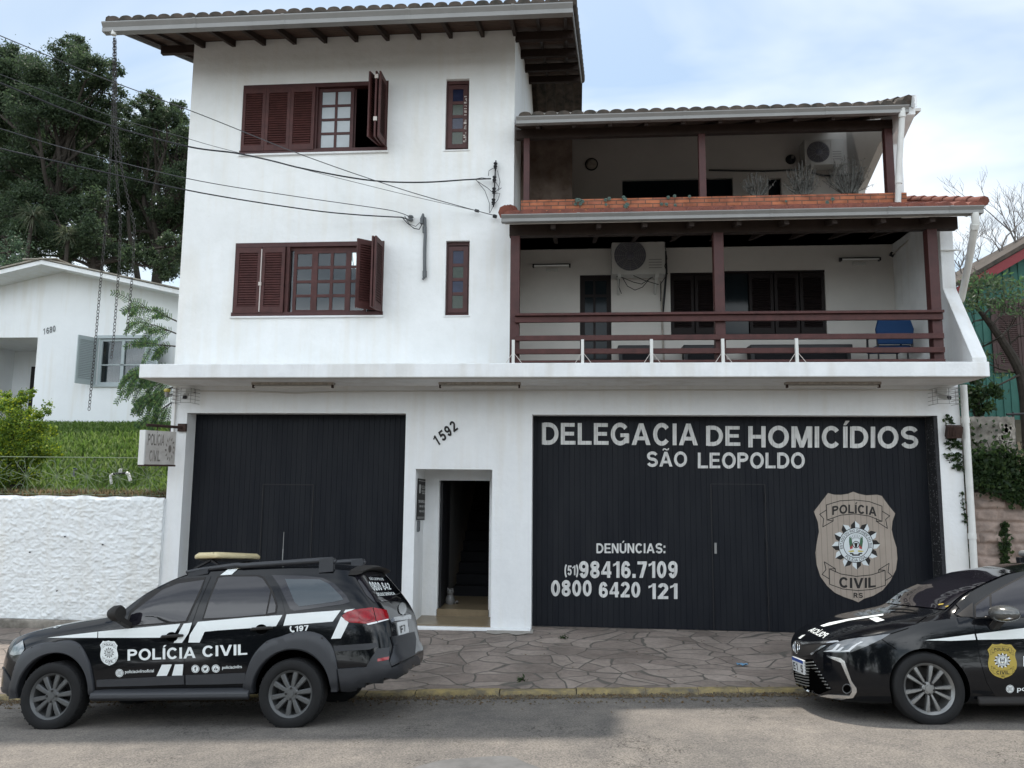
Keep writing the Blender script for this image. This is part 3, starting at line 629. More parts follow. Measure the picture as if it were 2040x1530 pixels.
def pave_z(x, y): return kerb_z(x)+(fac_z(x)-kerb_z(x))*min(1, max(0, (y+2.86)/2.86))
def road_pt(px, py):
    d = ray(px, py); t = (0-CAM.z)/d.z
    for k in range(12): q = CAM+d*t; t += (road_z(q.x, q.y)-q.z)/d.z
    return CAM+d*t
M['newtar'] = mat('smooth_tar_patch', (0.155, 0.152, 0.148), 0.85, 0.3, noise_amt=0.35, nscale=5, bump=0.4, bscale=90, bdist=0.006)
M['cement'] = mat('cement_patch', (0.36, 0.335, 0.30), 0.9, 0.2, noise_amt=0.35, nscale=5)
mb = MB(); pts = [road_pt(950+125*math.cos(t)*(1+0.2*math.sin(3*t)), 1530+24*math.sin(t)*(1+0.25*math.cos(2*t+1))) for t in np.linspace(0, 2*math.pi, 29)[:-1]]
mb.add([(q.x, q.y, road_z(q.x, q.y)+0.004) for q in pts], [tuple(range(28))]); tag(mb.build('road_patch', M['newtar'], fix=False), kind='structure')
mb = MB(); P = []
for i in range(15):
    x = -1.32+0.72*i/14; P.append([(x, y, pave_z(x, y)+0.012) for y in np.linspace(-0.30-0.10*noise.noise((x*3, 1, 1))+0.05*math.cos(i), 0.02, 5)])
mb.grid(P); tag(mb.build('cement_patch', M['cement'], fix=False), kind='structure')
# ------------------------------------------------------------------ the police station
ST = thing('police_station', 'white three storey police station with black gates, maroon shutters and tiled roofs', 'building', (0, 0, 0))
XL, XR, XT = -6.73, 5.97, -0.97          # left wall, right wall, right side of the tower
ZS0, ZS1 = 3.805, 4.02                    # canopy slab
def holed(mb, axis, c, u0, u1, z0, z1, holes, depth, m=0, mr=None):
    """wall sheet at y=c (axis 'y') or x=c (axis 'x') with openings and reveals going +depth"""
    us = sorted({u0, u1, *[h[0] for h in holes], *[h[1] for h in holes]}); zs = sorted({z0, z1, *[h[2] for h in holes], *[h[3] for h in holes]})
    P = (lambda u, z, d=0: (u, c+d, z)) if axis == 'y' else (lambda u, z, d=0: (c+d, u, z))
    for a, b in zip(us, us[1:]):
        for e, f in zip(zs, zs[1:]):
            if any(h[0]-1e-6 <= a and b <= h[1]+1e-6 and h[2]-1e-6 <= e and f <= h[3]+1e-6 for h in holes): continue
            mb.add([P(a, e), P(b, e), P(b, f), P(a, f)], [(0, 1, 2, 3)], m)
    for h in holes:
        d = h[4] if len(h) > 4 else depth
        r = m if mr is None else mr
        for (a, e), (b, f) in (((h[0], h[2]), (h[0], h[3])), ((h[1], h[2]), (h[1], h[3])), ((h[0], h[2]), (h[1], h[2])), ((h[0], h[3]), (h[1], h[3]))):
            mb.add([P(a, e), P(b, f), P(b, f, d), P(a, e, d)], [(0, 1, 2, 3)], r)
WU = (-5.77, -3.17, 7.85, 9.13); WD = (-5.76, -3.16, 4.975, 6.26)
NU = (-2.16, -1.755, 7.84, 9.125); ND = (-2.105, -1.705, 4.965, 6.245)
# tower shell
mb = MB()
holed(mb, 'y', 0.0, XL, XT, ZS1-0.05, 9.985, [WU, WD, NU, ND], 0.16)
BK = 8.0
mb.add([(XL, 0, 3.7), (XL, BK, 3.7), (XL, BK, 10.6), (XL, 5, 11.72), (XL, 0, 9.97)], [(0, 1, 2, 3, 4)])
mb.add([(XT, 0, 3.7), (XT, BK, 3.7), (XT, BK, 10.6), (XT, 5, 11.72), (XT, 0, 9.97)], [(0, 1, 2, 3, 4)])
mb.add([(XL, BK, 3.7), (XT, BK, 3.7), (XT, BK, 10.6), (XL, BK, 10.6)], [(0, 1, 2, 3)])
o = mb.build('wall', M['wall'], ST, fix=False); tag(o, 'upper white wall with small trowel marks')
# rooms behind the tower windows
mb = MB()
for z0, z1 in ((4.02, 6.75), (6.95, 9.6)):
    x0, x1, y0, y1 = XL+0.12, XT-0.12, 0.17, 4.2
    mb.add([(x0, y0, z0), (x1, y0, z0), (x1, y1, z0), (x0, y1, z0)], [(0, 1, 2, 3)], 0)
    mb.add([(x0, y0, z1), (x1, y0, z1), (x1, y1, z1), (x0, y1, z1)], [(0, 1, 2, 3)], 1)
    mb.add([(x0, y1, z0), (x1, y1, z0), (x1, y1, z1), (x0, y1, z1)], [(0, 1, 2, 3)], 0)
    for x in (x0, x1): mb.add([(x, y0, z0), (x, y1, z0), (x, y1, z1), (x, y0, z1)], [(0, 1, 2, 3)], 0)
mb.build('room', [M['room'], M['roofwood']], ST, fix=False)
# ground floor front
GR = (-0.64, 5.655, -0.6, 3.32); GL = (-6.45, -2.715, -0.6, 3.335); DR = (-2.53, -1.28, -0.6, 2.43)
mb = MB()
holed(mb, 'y', 0.0, XL, XR+0.02, -0.6, ZS0+0.02, [GR+(0.34,), GL+(0.34,), DR+(0.75,)], 0.3)
mb.box(XL-0.001, XL+0.15, 0.004, 8, -0.8, 3.79); mb.box(XR-0.14, XR+0.021, 0.004, 8, -0.8, 3.79)
# door recess back wall
holed(mb, 'y', 0.75, -2.53, -1.28, -0.3, 2.43, [(-2.27, -1.40, -0.3, 2.24, 0.14)], 0.14)
# rough bulges at the foot of the pillars
mb.box(XR+0.02, XR+0.075, 0.012, 0.2, -0.4, 1.0)
o = mb.build('ground_floor_wall', M['wall_low'], ST, fix=False)
mb = MB(); mb.box(5.6, 5.653, 0.006, 0.29, -0.2, 3.316)
for i in range(260):
    y, z = random.uniform(0.01, 0.28), random.uniform(0.3, 3.2); s = random.uniform(0.002, 0.007)
    mb.box(5.5985, 5.601, y, y+s, z, z+s*1.6, 1)
o = mb.build('painted_reveal', [M['gatewall'], M['fleck']], ST); tag(o, 'black painted strip of rough plaster beside the wide gate')
# canopy slab
mb = MB()
mb.prism([(-1.0, ZS0), (-1.0, ZS1), (0.3, ZS1), (0.3, ZS0-0.02), (-0.02, ZS0-0.02)], lambda a, b, w: (w, a, b), XL-0.01, XR-0.03)
o = mb.build('canopy_slab', M['slab'], ST, bevel=0.012)
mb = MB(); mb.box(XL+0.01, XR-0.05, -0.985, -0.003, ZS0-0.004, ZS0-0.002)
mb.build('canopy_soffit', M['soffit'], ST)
# shallow pilaster lines, conduit along the head of the ground floor
mb = MB()
mb.tube([(-6.45, -0.03, 3.70), (-5.4, -0.03, 3.70), (-4.6, -0.03, 3.665), (-4, -0.03, 3.69), (-2.7, -0.03, 3.70), (-0.6, -0.03, 3.71), (2.5, -0.03, 3.72), (5.6, -0.03, 3.715)], 0.012, 6)
mb.tube([(-6.66, -0.02, 3.76), (-6.655, -0.02, 2.6)], 0.012, 6)
mb.build('surface_conduit', M['soffit'], ST)
# concrete balcony side wall with its sloping front
SW0, SW1 = 5.72, XR-0.05
mb = MB()
mb.prism([(-0.98, ZS1), (-0.98, ZS1+0.06), (-0.27, 5.27), (-0.27, 6.42), (1.5, 7.1), (1.5, ZS1)], lambda a, b, w: (w, a, b), SW0, SW1)
mb.build('balcony_side_wall', M['slab'], ST, bevel=0.01)
# lower balcony back wall with openings
D1 = (0.15, 0.72, 4.03, 6.01); W1 = (1.79, 2.66, 4.87, 6.03); W2 = (2.74, 4.53, 4.86, 6.05)
mb = MB()
holed(mb, 'y', 1.42, XT, SW0, 4.0, 7.0, [D1, W1, W2], 0.12)
mb.add([(XT+0.003, 0.0, 4.0), (XT+0.003, 1.42, 4.0), (XT+0.003, 1.42, 7.0), (XT+0.003, 0.0, 6.6)], [(0, 1, 2, 3)])
mb.add([(XT, -0.98, ZS1+0.003), (SW0, -0.98, ZS1+0.003), (SW0, 1.42, ZS1+0.003), (XT, 1.42, ZS1+0.003)], [(0, 1, 2, 3)])
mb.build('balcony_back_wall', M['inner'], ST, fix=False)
mb = MB(); mb.box(XT+0.1, SW0-0.1, 1.62, 4.5, 4.0, 6.7); mb.build('room', M['dark'], ST)
# upper balcony: floor, back wall, stained corner, side wall with a sloping cut
mb = MB()
UW = (1.04, 3.27, 6.9, 8.39); UW2 = (3.97, 4.23, 6.9, 8.36)
holed(mb, 'y', 2.85, XT, 5.62, 6.5, 9.9, [UW, UW2], 0.12)
mb.box(XT, 5.9, -0.02, 3.0, 6.50, 6.60)
mb.prism([(2.85, 6.6), (2.85, 9.6), (0.0, 8.35), (0.0, 8.3), (1.31, 8.36), (2.36, 7.88), (2.75, 6.95), (2.75, 6.6)], lambda a, b, w: (w, a, b), 5.55, 5.68)
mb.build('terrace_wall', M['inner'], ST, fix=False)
mb = MB(); mb.box(XT+0.004, 0.012, 1.55, 2.84, 6.6, 9.2)
mb.build('stained_pier', M['mould'], ST)
mb = MB()
mb.prism([(0.02, 6.83), (0.02, 7.75), (-0.5, 8.0), (-0.5, 8.12), (0.3, 8.45), (0.3, 6.83)], lambda a, b, w: (w, a, b), 5.16, 5.36)
mb.build('corner_pier', M['slab'], ST, bevel=0.01)
# dark openings on the balconies
mb = MB(); mb.box(UW[0], UW[1], 2.93, 2.96, UW[2], UW[3]); mb.box(UW2[0], UW2[1], 2.93, 2.96, UW2[2], UW2[3])
mb.build('terrace_door', M['darkglass'], ST)
def shutter_panel(mb, c, ux, W, z0, z1, m=0, n=None, fw=0.055, th=0.03):
    """louvred leaf: lower-left corner c (x,y), direction ux in plan, width W"""
    u = Vector((ux[0], ux[1], 0)).normalized(); nn = Vector((u.y, -u.x, 0)); c = Vector((c[0], c[1], 0))
    B = lambda a, b, za, zb, t=th: mb.obox(c+u*((a+b)/2)+Vector((0, 0, (za+zb)/2)), u*((b-a)/2), nn*(t/2), Vector((0, 0, (zb-za)/2)), m)
    B(0, fw, z0, z1); B(W-fw, W, z0, z1); B(fw, W-fw, z0, z0+fw*1.9); B(fw, W-fw, z1-fw*1.7, z1)
    za, zb = z0+fw*1.9, z1-fw*1.7; n = n or max(4, int((zb-za)/0.042))
    for i in range(n):
        z = za+(zb-za)*(i+0.5)/n; d = (zb-za)/n
        mb.obox(c+u*(W/2)+Vector((0, 0, z)), u*((W-2*fw)/2), nn*0.011+Vector((0, 0, -d*0.42)), nn*0.003+Vector((0, 0, 0.003)), m)
    mb.obox(c+u*(W/2)-nn*0.016+Vector((0, 0, (z0+z1)/2)), u*(W/2-0.01), nn*0.001, Vector((0, 0, (z1-z0)/2-0.01)), 1)  # dark sheet behind the slats stands in for shade in the gaps
mb = MB()
mb.box(D1[0], D1[0]+0.09, 1.45, 1.5, D1[2], D1[3]); mb.box(D1[1]-0.08, D1[1], 1.45, 1.5, D1[2], D1[3]); mb.box(D1[0]+0.09, D1[1]-0.08, 1.45, 1.5, D1[3]-0.1, D1[3])
mb.box(0.395, 0.435, 1.455, 1.495, D1[2], D1[3]-0.1)
for z in (4.4, 4.78, 5.2, 5.6): mb.box(D1[0]+0.09, D1[1]-0.08, 1.457, 1.493, z, z+0.05)
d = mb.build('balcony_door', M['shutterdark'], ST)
mb = MB(); mb.box(D1[0]+0.05, D1[1]-0.05, 1.475, 1.48, D1[2], D1[3]-0.05); mb.build('pane', M['darkglass'], d)
for q, n in ((W1, 2), (W2, 4)):
    mb = MB(); wl = (q[1]-q[0])/n
    for i in range(n):
        if q is W2 and i == 0: continue
        shutter_panel(mb, (q[0]+wl*i+0.01, 1.46), (1, 0), wl-0.02, q[2]+0.04, q[3]-0.04)
    mb.box(q[0], q[1], 1.43, 1.5, q[2], q[2]+0.035); mb.box(q[0], q[1], 1.43, 1.5, q[3]-0.035, q[3])
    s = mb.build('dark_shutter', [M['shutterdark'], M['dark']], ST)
    if q is W2:
        mb = MB(); mb.box(q[0], q[0]+wl, 1.50, 1.51, q[2], q[3]); mb.build('pane', M['darkglass'], s)
# ---- windows of the tower
def pane_grid(mb, x0, x1, z0, z1, nc, nr, y, fw, mw, d=0.035):
    mb.box(x0, x0+fw, y, y+d, z0, z1); mb.box(x1-fw, x1, y, y+d, z0, z1)
    mb.box(x0+fw, x1-fw, y+0.001, y+d-0.001, z0, z0+fw); mb.box(x0+fw, x1-fw, y+0.001, y+d-0.001, z1-fw, z1)
    for i in range(1, nc):
        x = x0+fw+(x1-x0-2*fw)*i/nc; mb.box(x-mw/2, x+mw/2, y+0.003, y+d-0.003, z0+fw, z1-fw)
    for j in range(1, nr):
        z = z0+fw+(z1-z0-2*fw)*j/nr; mb.box(x0+fw, x1-fw, y+0.005, y+d-0.005, z-mw/2, z+mw/2)
def frame(mb, q, y0, y1, t):
    x0, x1, z0, z1 = q
    mb.box(x0, x1, y0, y1, z1-t, z1); mb.box(x0-0.01, x1+0.01, y0-0.02, y1, z0, z0+t*0.9)
    mb.box(x0, x0+t*0.6, y0+0.002, y1, z0+t*0.9, z1-t); mb.box(x1-t*0.6, x1, y0+0.002, y1, z0+t*0.9, z1-t)
def chips(mb, pts):
    for x, y, z, a, b in pts: mb.box(x, x+a, y-0.0025, y, z, z+b)
# upper window
mb = MB(); frame(mb, WU, -0.012, 0.12, 0.075)
wu = mb.build('window', M['wood'], ST)
mb = MB(); pane_grid(mb, -4.42, -3.79, 7.91, 9.05, 2, 4, 0.05, 0.06, 0.045); mb.box(-4.46, -4.42, 0.0, 0.09, 7.915, 9.05); mb.box(-3.79, -3.76, 0.09, 0.115, 7.915, 9.05)
mb.build('sash', M['wood'], wu)
mb = MB(); mb.box(-4.39, -3.82, 0.066, 0.07, 7.94, 9.02); mb.build('pane', M['frost'], wu)
for a, b in ((-5.755, -5.335), (-5.335, -4.89), (-4.89, -4.45)):
    mb = MB(); shutter_panel(mb, (a, -0.03), (1, 0), b-a-0.004, 7.90, 9.05); mb.build('shutter', [M['wood2'], M['gapshade']], wu)
for k in range(3):
    mb = MB(); dx = (-0.01, -0.03, -0.10)[k]; shutter_panel(mb, (-3.20-0.045*k+dx, -0.42), (-dx, 0.40), 0.40, 7.92+0.005*k, 9.08); mb.build('shutter', [M['wood2'], M['gapshade']], wu)
for z in (8.2, 8.95): mb = MB(); mb.box(-3.30, -3.24, -0.43, -0.40, z, z+0.07); mb.build('hinge', M['chip'], wu)
mb = MB(); mb.box(WU[0]-0.02, WU[1]+0.03, -0.045, 0.0, WU[2]-0.028, WU[2]); mb.build('sill', M['wall_low'], wu)
# lower window
mb = MB(); frame(mb, WD, -0.012, 0.12, 0.075)
wd = mb.build('window', M['wood'], ST)
mb = MB(); pane_grid(mb, -4.74, -4.37, 5.04, 6.13, 1, 4, 0.05, 0.055, 0.045); pane_grid(mb, -4.37, -3.78, 5.04, 6.13, 2, 4, 0.05, 0.05, 0.05); pane_grid(mb, -3.78, -3.46, 5.04, 6.13, 1, 4, 0.05, 0.04, 0.045)
mb.box(-4.86, -4.80, 0.0, 0.09, 5.04, 6.185); mb.box(-4.80, -3.3, 0.046, 0.09, 6.13, 6.185)
mb.build('sash', M['wood2'], wd)
mb = MB(); mb.box(-4.80, -3.3, 0.066, 0.069, 5.05, 6.15); mb.build('pane', M['glass'], wd)
for a, b in ((-5.725, -5.285), (-5.265, -4.865)):
    mb = MB(); shutter_panel(mb, (a, -0.03), (1, 0), b-a, 5.03, 6.17); mb.build('shutter', [M['wood2'], M['gapshade']], wd)
mb = MB(); mb.box(-5.283, -5.268, -0.052, -0.02, 5.05, 6.14); mb.box(-5.30, -5.255, -0.07, -0.045, 5.50, 5.56); mb.build('bolt', M['chip'], wd)
mb = MB(); shutter_panel(mb, (-3.54, -0.30), (0.62, 0.55), 0.36, 5.05, 6.22); mb.build('shutter', [M['wood2'], M['gapshade']], wd)
for k in range(2):
    mb = MB(); shutter_panel(mb, (-3.20-0.03*k-0.02*k, -0.42), (0.02+0.02*k, 0.40), 0.40, 5.03+0.005*k, 6.22); mb.build('shutter', [M['wood2'], M['gapshade']], wd)
mb = MB(); mb.box(WD[0]-0.03, WD[1]+0.02, -0.045, 0.0, WD[2]-0.025, WD[2]); mb.build('sill', M['wall_low'], wd)
# narrow stained-glass windows
for q, k in ((NU, 0), (ND, 1)):
    mb = MB(); x0, x1, z0, z1 = q; y = 0.06
    mb.box(x0+0.005, x1-0.005, 0.07, 0.13, z0, z0+0.05); mb.box(x0+0.005, x1-0.005, 0.07, 0.13, z1-0.06, z1); mb.box(x0+0.005, x0+0.03, 0.07, 0.13, z0+0.05, z1-0.06); mb.box(x1-0.03, x1-0.005, 0.07, 0.13, z0+0.05, z1-0.06)
    pane_grid(mb, x0+0.035, x1-0.035, z0+0.06, z1-0.08, 1, 4, y, 0.075, 0.055)
    nw = mb.build('narrow_window', M['wood'], ST)
    zz_ = np.linspace(z0+0.135, z1-0.155, 5)
    for i in range(4):
        mb = MB(); mb.box(x0+0.1, x1-0.1, y+0.014, y+0.02, zz_[i], zz_[i+1]); mb.build('pane', M['glassblue'] if i % 2 else M['glassgreen'], nw)
    mb = MB(); mb.box(x0-0.02, x1+0.02, -0.02, 0.02, z0-0.02, z0); mb.build('sill', M['wall_low'], nw)
    if k == 0:
        mb = MB()
        for i in range(46):
            z = random.uniform(z0+0.1, z1-0.3); mb.box(x1-0.10+random.uniform(0, 0.05), x1-0.048, y-0.0012, y+0.002, z, z+random.uniform(0.004, 0.03))
        mb.build('peeled_paint', M['chip'], nw)
# ---- gates
def gate(name, x0, x1, z0, z1, y, label):
    mb = MB(); p = 0.088; n = int((x1-x0)/p); p = (x1-x0)/n; pts = []
    for i in range(n):
        a = x0+i*p
        pts += [(a, y+0.0045), (a+0.004, y), (a+p-0.004, y), (a+p, y+0.0045)]
    mb.grid([[(a, b, z0), (a, b, z1)] for a, b in pts])
    mb.box(x0, x1, y+0.012, y+0.05, z0, z1)
    o = mb.build(name, M['gate'], ST, fix=False); tag(o, label); return o
g1 = gate('gate', GL[0]-0.05, GL[1]+0.02, -0.1, 3.36, 0.30, 'plain black boarded gate'); 
g2 = gate('gate', GR[0]-0.02, 5.605, -0.055, 3.36, 0.30, 'wide black boarded gate painted with white lettering and a badge')
for g, q in ((g2, (2.23, 3.08, -0.05, 2.23)), (g1, (-5.2, -4.33, 0.0, 2.15))):
    mb = MB(); x0, x1, z0, z1 = q
    for a in (x0, x1): mb.box(a-0.008, a+0.008, 0.288, 0.299, z0, z1)
    mb.box(x0, x1, 0.289, 0.299, z1-0.008, z1+0.008)
    mb.build('wicket_door', M['black'], g)
mb = MB()
for z in (0.35, 1.2, 1.95): mb.tube([(3.08, 0.285, z), (3.08, 0.285, z+0.14)], 0.013, 8)
mb.build('hinge', M['black'], g2)
mb = MB(); mb.box(2.265, 2.30, 0.284, 0.298, 1.13, 1.30); mb.build('lock', M['gutter'], g2)
GY = 0.2955
fg = lambda px, py: at(px, py, GY)
def board_paint(name, base):
    """paint on boards: seams between boards show through as dark lines"""
    m = base.copy(); m.name = name; nt = m.node_tree; b = nt.nodes['Principled BSDF']
    src = b.inputs['Base Color'].links[0].from_socket
    tc = nt.nodes.new('ShaderNodeTexCoord'); sp = nt.nodes.new('ShaderNodeSeparateXYZ'); nt.links.new(tc.outputs['Object'], sp.inputs[0])
    n = int((5.605-GR[0]+0.02)/0.088); p = (5.605-GR[0]+0.02)/n
    a = nt.nodes.new('ShaderNodeMath'); a.operation = 'SUBTRACT'; a.inputs[1].default_value = GR[0]-0.02; nt.links.new(sp.outputs[0], a.inputs[0])
    q = nt.nodes.new('ShaderNodeMath'); q.operation = 'PINGPONG'; q.inputs[1].default_value = p/2; nt.links.new(a.outputs[0], q.inputs[0])
    r = nt.nodes.new('ShaderNodeValToRGB'); r.color_ramp.elements[0].position = 0.001; r.color_ramp.elements[1].position = 0.005
    r.color_ramp.elements[0].color = (0.5, 0.48, 0.46, 1); r.color_ramp.elements[1].color = (1, 1, 1, 1); nt.links.new(q.outputs[0], r.inputs['Fac'])
    mx = nt.nodes.new('ShaderNodeMix'); mx.data_type = 'RGBA'; mx.blend_type = 'MULTIPLY'; mx.inputs['Factor'].default_value = 1
    nt.links.new(src, mx.inputs['A']); nt.links.new(r.outputs['Color'], mx.inputs['B']); nt.links.new(mx.outputs['Result'], b.inputs['Base Color'])
    return m
M['letterb'] = board_paint('white_paint_on_boards', M['letter']); M['tanb'] = board_paint('tan_paint_on_boards', M['tan'])
M['whiteb'] = mat('emblem_white', (0.66, 0.70, 0.71), 0.6, 0.3, noise_amt=0.08); M['redp'] = mat('emblem_red', (0.36, 0.05, 0.05), 0.6); M['greenp'] = mat('emblem_green', (0.05, 0.13, 0.07), 0.6); M['yellowp'] = mat('emblem_yellow', (0.5, 0.45, 0.12), 0.6)
k4 = lambda x, y: (1040+x*880/2040, 800+y*880/2040)
mb = MB()
for s, (x0, y0, x1, y1, dy) in (('DELEGACIA', (92, 100, 812, 200, 4)), ('DE', (850, 113, 1008, 204, 1)), ('HOMICÍDIOS', (1045, 115, 1830, 213, 3)),
                                ('SÃO', (577, 232, 762, 300, 0)), ('LEOPOLDO', (812, 236, 1306, 308, 0)), ('DENÚNCIAS:', (343, 655, 662, 700, 0)), ('(51)', (196, 757, 260, 802, 0)), ('98416.7109', (263, 738, 718, 814, 0)), ('0800', (134, 826, 322, 898, 0)), ('6420', (355, 834, 546, 904, 0)), ('121', (584, 840, 718, 912, 0))):
    put_text(mb, s, [k4(x0, y0-dy/2), k4(x1, y0+dy/2), k4(x1, y1+dy/2), k4(x0, y1-dy/2)], fg, 0, 0.030 if s[0] in 'DHSL' else 0.036)
mb.build('lettering', M['letterb'], g2, fix=False)
mb = MB(); emblem(mb, lambda x, y, l: at(1580+x*240/1412, 960+y*260/1530, GY-0.0012*l))
mb.build('emblem', [M['tanb'], M['ink'], M['whiteb'], M['redp'], M['greenp'], M['yellowp']], g2, fix=False)
mb = MB()
for c_, (x0, y0, wd) in zip('1592', ((872, 889, 7), (882.5, 880, 11), (893.5, 871, 11), (904.5, 861.5, 11))):
    q0 = np.array((x0, y0), float); U = np.array((0.79, -0.61))*wd; V_ = np.array((-0.52, -0.85))*21
    put_text(mb, c_, [tuple(q0+V_), tuple(q0+U+V_), tuple(q0+U), tuple(q0)], lambda px, py: at(px, py, -0.012), 0, 0.035)
mb.build('house_number', M['ink'], ST, fix=False)
# ---- door recess: floor, step, door leaf, stair
mb = MB(); mb.box(-2.53, -1.28, 0.0, 0.752, -0.06, -0.02); mb.box(-2.28, -1.39, 0.75, 3.0, -0.06, 0.09)
mb.build('doorstep', M['floor'], ST)
mb = MB(); mb.box(-2.60, -0.64, -0.10, 0.0, -0.3, -0.035)
mb.build('plinth', M['wall_low'], ST, bevel=0.02)
mb = MB(); mb.box(-2.262, -2.225, 0.84, 1.65, 0.095, 2.2); mb.build('entrance_door', M['black'], ST, bevel=0.004)
mb = MB()
for i in range(14): mb.box(-2.2, -1.3, 2.1+0.28*i, 2.1+0.28*(i+1)+0.02, 0.09+0.18*i, 0.09+0.18*(i+1))
mb.box(-2.35, -2.29, 0.9, 6.5, 0.0, 3.0, 1); mb.box(-1.38, -1.3, 0.9, 6.5, 0.0, 3.0, 1); mb.box(-2.35, -1.3, 0.9, 6.5, 2.9, 3.0, 1); mb.box(-2.35, -1.3, 6.3, 6.4, 0, 3, 1)
mb.build('staircase', [M['dark'], M['room']], ST)
# ---- roofs
def tiles(mb, x0, x1, p, rows, amp, skew=None, m=0, seg=8):
    """barrel tiles: rows = [(y, z)] down the slope, humps across x"""
    n = int(round((x1-x0)/p)); P = []
    for k, (y, z) in enumerate(rows):
        row = []
        for i in range(n*seg+1):
            t = i/seg; f = t-math.floor(t); h = amp*math.sqrt(max(0, 1-(2*f-1)**2))
            x = x0+(x1-x0)*i/(n*seg); sx = skew(y)*(i/(n*seg)) if skew else 0
            row.append((x+sx, y, z+h))
        P.append(row)
    mb.grid(P, m)
    # closing lip at the eave
    y, z = rows[0]
    mb.grid([[(v[0], v[1]-0.001, z-0.02) for v in P[0]], P[0]], m)
def course_rows(y0, z0, y1, z1, step=0.36, lap=0.018):
    n = max(1, int(abs(y1-y0)/step)); R = []
    for i in range(n):
        a, b = i/n, (i+1)/n
        R += [(y0+(y1-y0)*a, z0+(z1-z0)*a+lap), (y0+(y1-y0)*b-0.002, z0+(z1-z0)*b)]
    return R
def gutter(x0, x1, yb, zt, h, d, parent, joints=()):
    mb = MB()
    prof = [(0, 0), (-d, 0), (-d, -0.12*h), (-d*0.72, -0.52*h), (-d*0.78, -0.56*h), (-d*0.78, -h), (0, -h)]
    mb.prism(prof, lambda a, b, w: (w, yb+a, zt+b), x0, x1)
    for j in joints: mb.prism([(a*1.03-0.003, b*1.02+0.003 if b == 0 else b*1.02) for a, b in prof], lambda a, b, w: (w, yb+a, zt+b), j-0.025, j+0.025)
    return mb.build('gutter', M['gutter'], parent)
# tower roof
S1 = 0.35
zr = lambda y: 9.565+S1*(y+1.22)         # underside of the boards
sk = lambda y: 0.24*(y+1.25)/6.2
mb = MB(); R = course_rows(-1.30, 9.60, 5.0, 9.60+S1*6.3)
tiles(mb, -7.52, 0.02, 0.2155, R, 0.062, skew=sk)
R2 = [(5.0, 9.60+S1*6.3), (9.2, 9.60+S1*2.1)]
tiles(mb, -7.52, 0.02, 0.2155, R2, 0.055, skew=lambda y: 0.24)
for y0, z0, y1, z1, xx in ((-1.25, 9.62, 5.0, 9.62+S1*6.25, 1),):
    n = 15
    for i in range(n):
        a, b = i/n, (i+1)/n+0.03
        for X, s in ((-7.50, 0), (0.015, 1)):
            pa = (X+s*sk(y0+(y1-y0)*a), y0+(y1-y0)*a, z0+(z1-z0)*a+0.02); pb = (X+s*sk(y0+(y1-y0)*b), y0+(y1-y0)*b, z0+(z1-z0)*b)
            mb.tube([pa, pb], [0.07, 0.058], 8)
rf = mb.build('roof', M['tiledark'], ST, smooth=True, sharp=50, fix=False); tag(rf, 'topmost roof of dark mossy barrel tiles')
mb = MB()
def sheet(x0, x1, y0, y1, z0, z1, th, skw=0):
    a = [(x0, y0, z0), (x1, y0, z0), (x1+skw, y1, z1), (x0, y1, z1)]; b = [(x, y, z+th) for x, y, z in a]
    mb.add(a+b, [(0, 1, 2, 3), (7, 6, 5, 4), (0, 4, 5, 1), (1, 5, 6, 2), (2, 6, 7, 3), (3, 7, 4, 0)])
y = -1.2; i = 0
while y < 4.9:
    y2 = min(4.95, y+0.118); sheet(-7.5, 0.0+sk(y), y, y2-0.008, zr(y), zr(y2-0.008), 0.015, 0.0); y = y2
mb.build('roof_boards', M['plank'], rf)
mb = MB()
for i in range(11):
    x = -6.55+0.5575*i; mb = MB()
    mb.prism([(-1.2, zr(-1.2)), (-1.2, zr(-1.2)-0.06), (0.1, zr(0.1)-0.13), (0.1, zr(0.1))], lambda a, b, w: (w, a, b), x-0.03, x+0.03); mb.build('rafter', M['roofwood'], rf)
for x in (-7.35, -7.0): mb = MB(); mb.prism([(-1.2, zr(-1.2)), (-1.2, zr(-1.2)-0.05), (4.9, zr(4.9)-0.05), (4.9, zr(4.9))], lambda a, b, w: (w, a, b), x-0.025, x+0.025); mb.build('rafter', M['roofwood'], rf)
for x in (-0.55, -0.1): mb = MB(); mb.prism([(-1.2, zr(-1.2)), (-1.2, zr(-1.2)-0.06), (4.9, zr(4.9)-0.06), (4.9, zr(4.9))], lambda a, b, w: (w, a, b), x-0.025, x+0.025); mb.build('rafter', M['roofwood'], rf)
mb = MB()
for y in (0.05, 1.35, 2.65, 3.95):
    z = zr(y)-0.055
    mb = MB(); mb.box(-7.36, XL-0.002, y-0.04, y+0.04, z-0.15, z); mb.build('purlin', M['roofwood'], rf); mb = MB(); mb.box(XT+0.002, -0.02+sk(y), y-0.04, y+0.04, z-0.15, z); mb.build('purlin', M['roofwood'], rf)
mb = MB(); mb.bar((0.01, -1.15, zr(-1.15)-0.01), (0.24, 4.9, zr(4.9)-0.01), 0.02, 0.09); mb.build('bargeboard', M['gutter'], rf); mb = MB(); mb.bar((-7.51, -1.15, zr(-1.15)-0.01), (-7.51, 4.9, zr(4.9)-0.01), 0.02, 0.09)
mb.build('bargeboard', M['gutter'], rf)
gutter(-7.55, 0.02, -1.22, 9.545, 0.155, 0.15, rf, joints=(-6.0, -4.55, -2.55, -0.9))
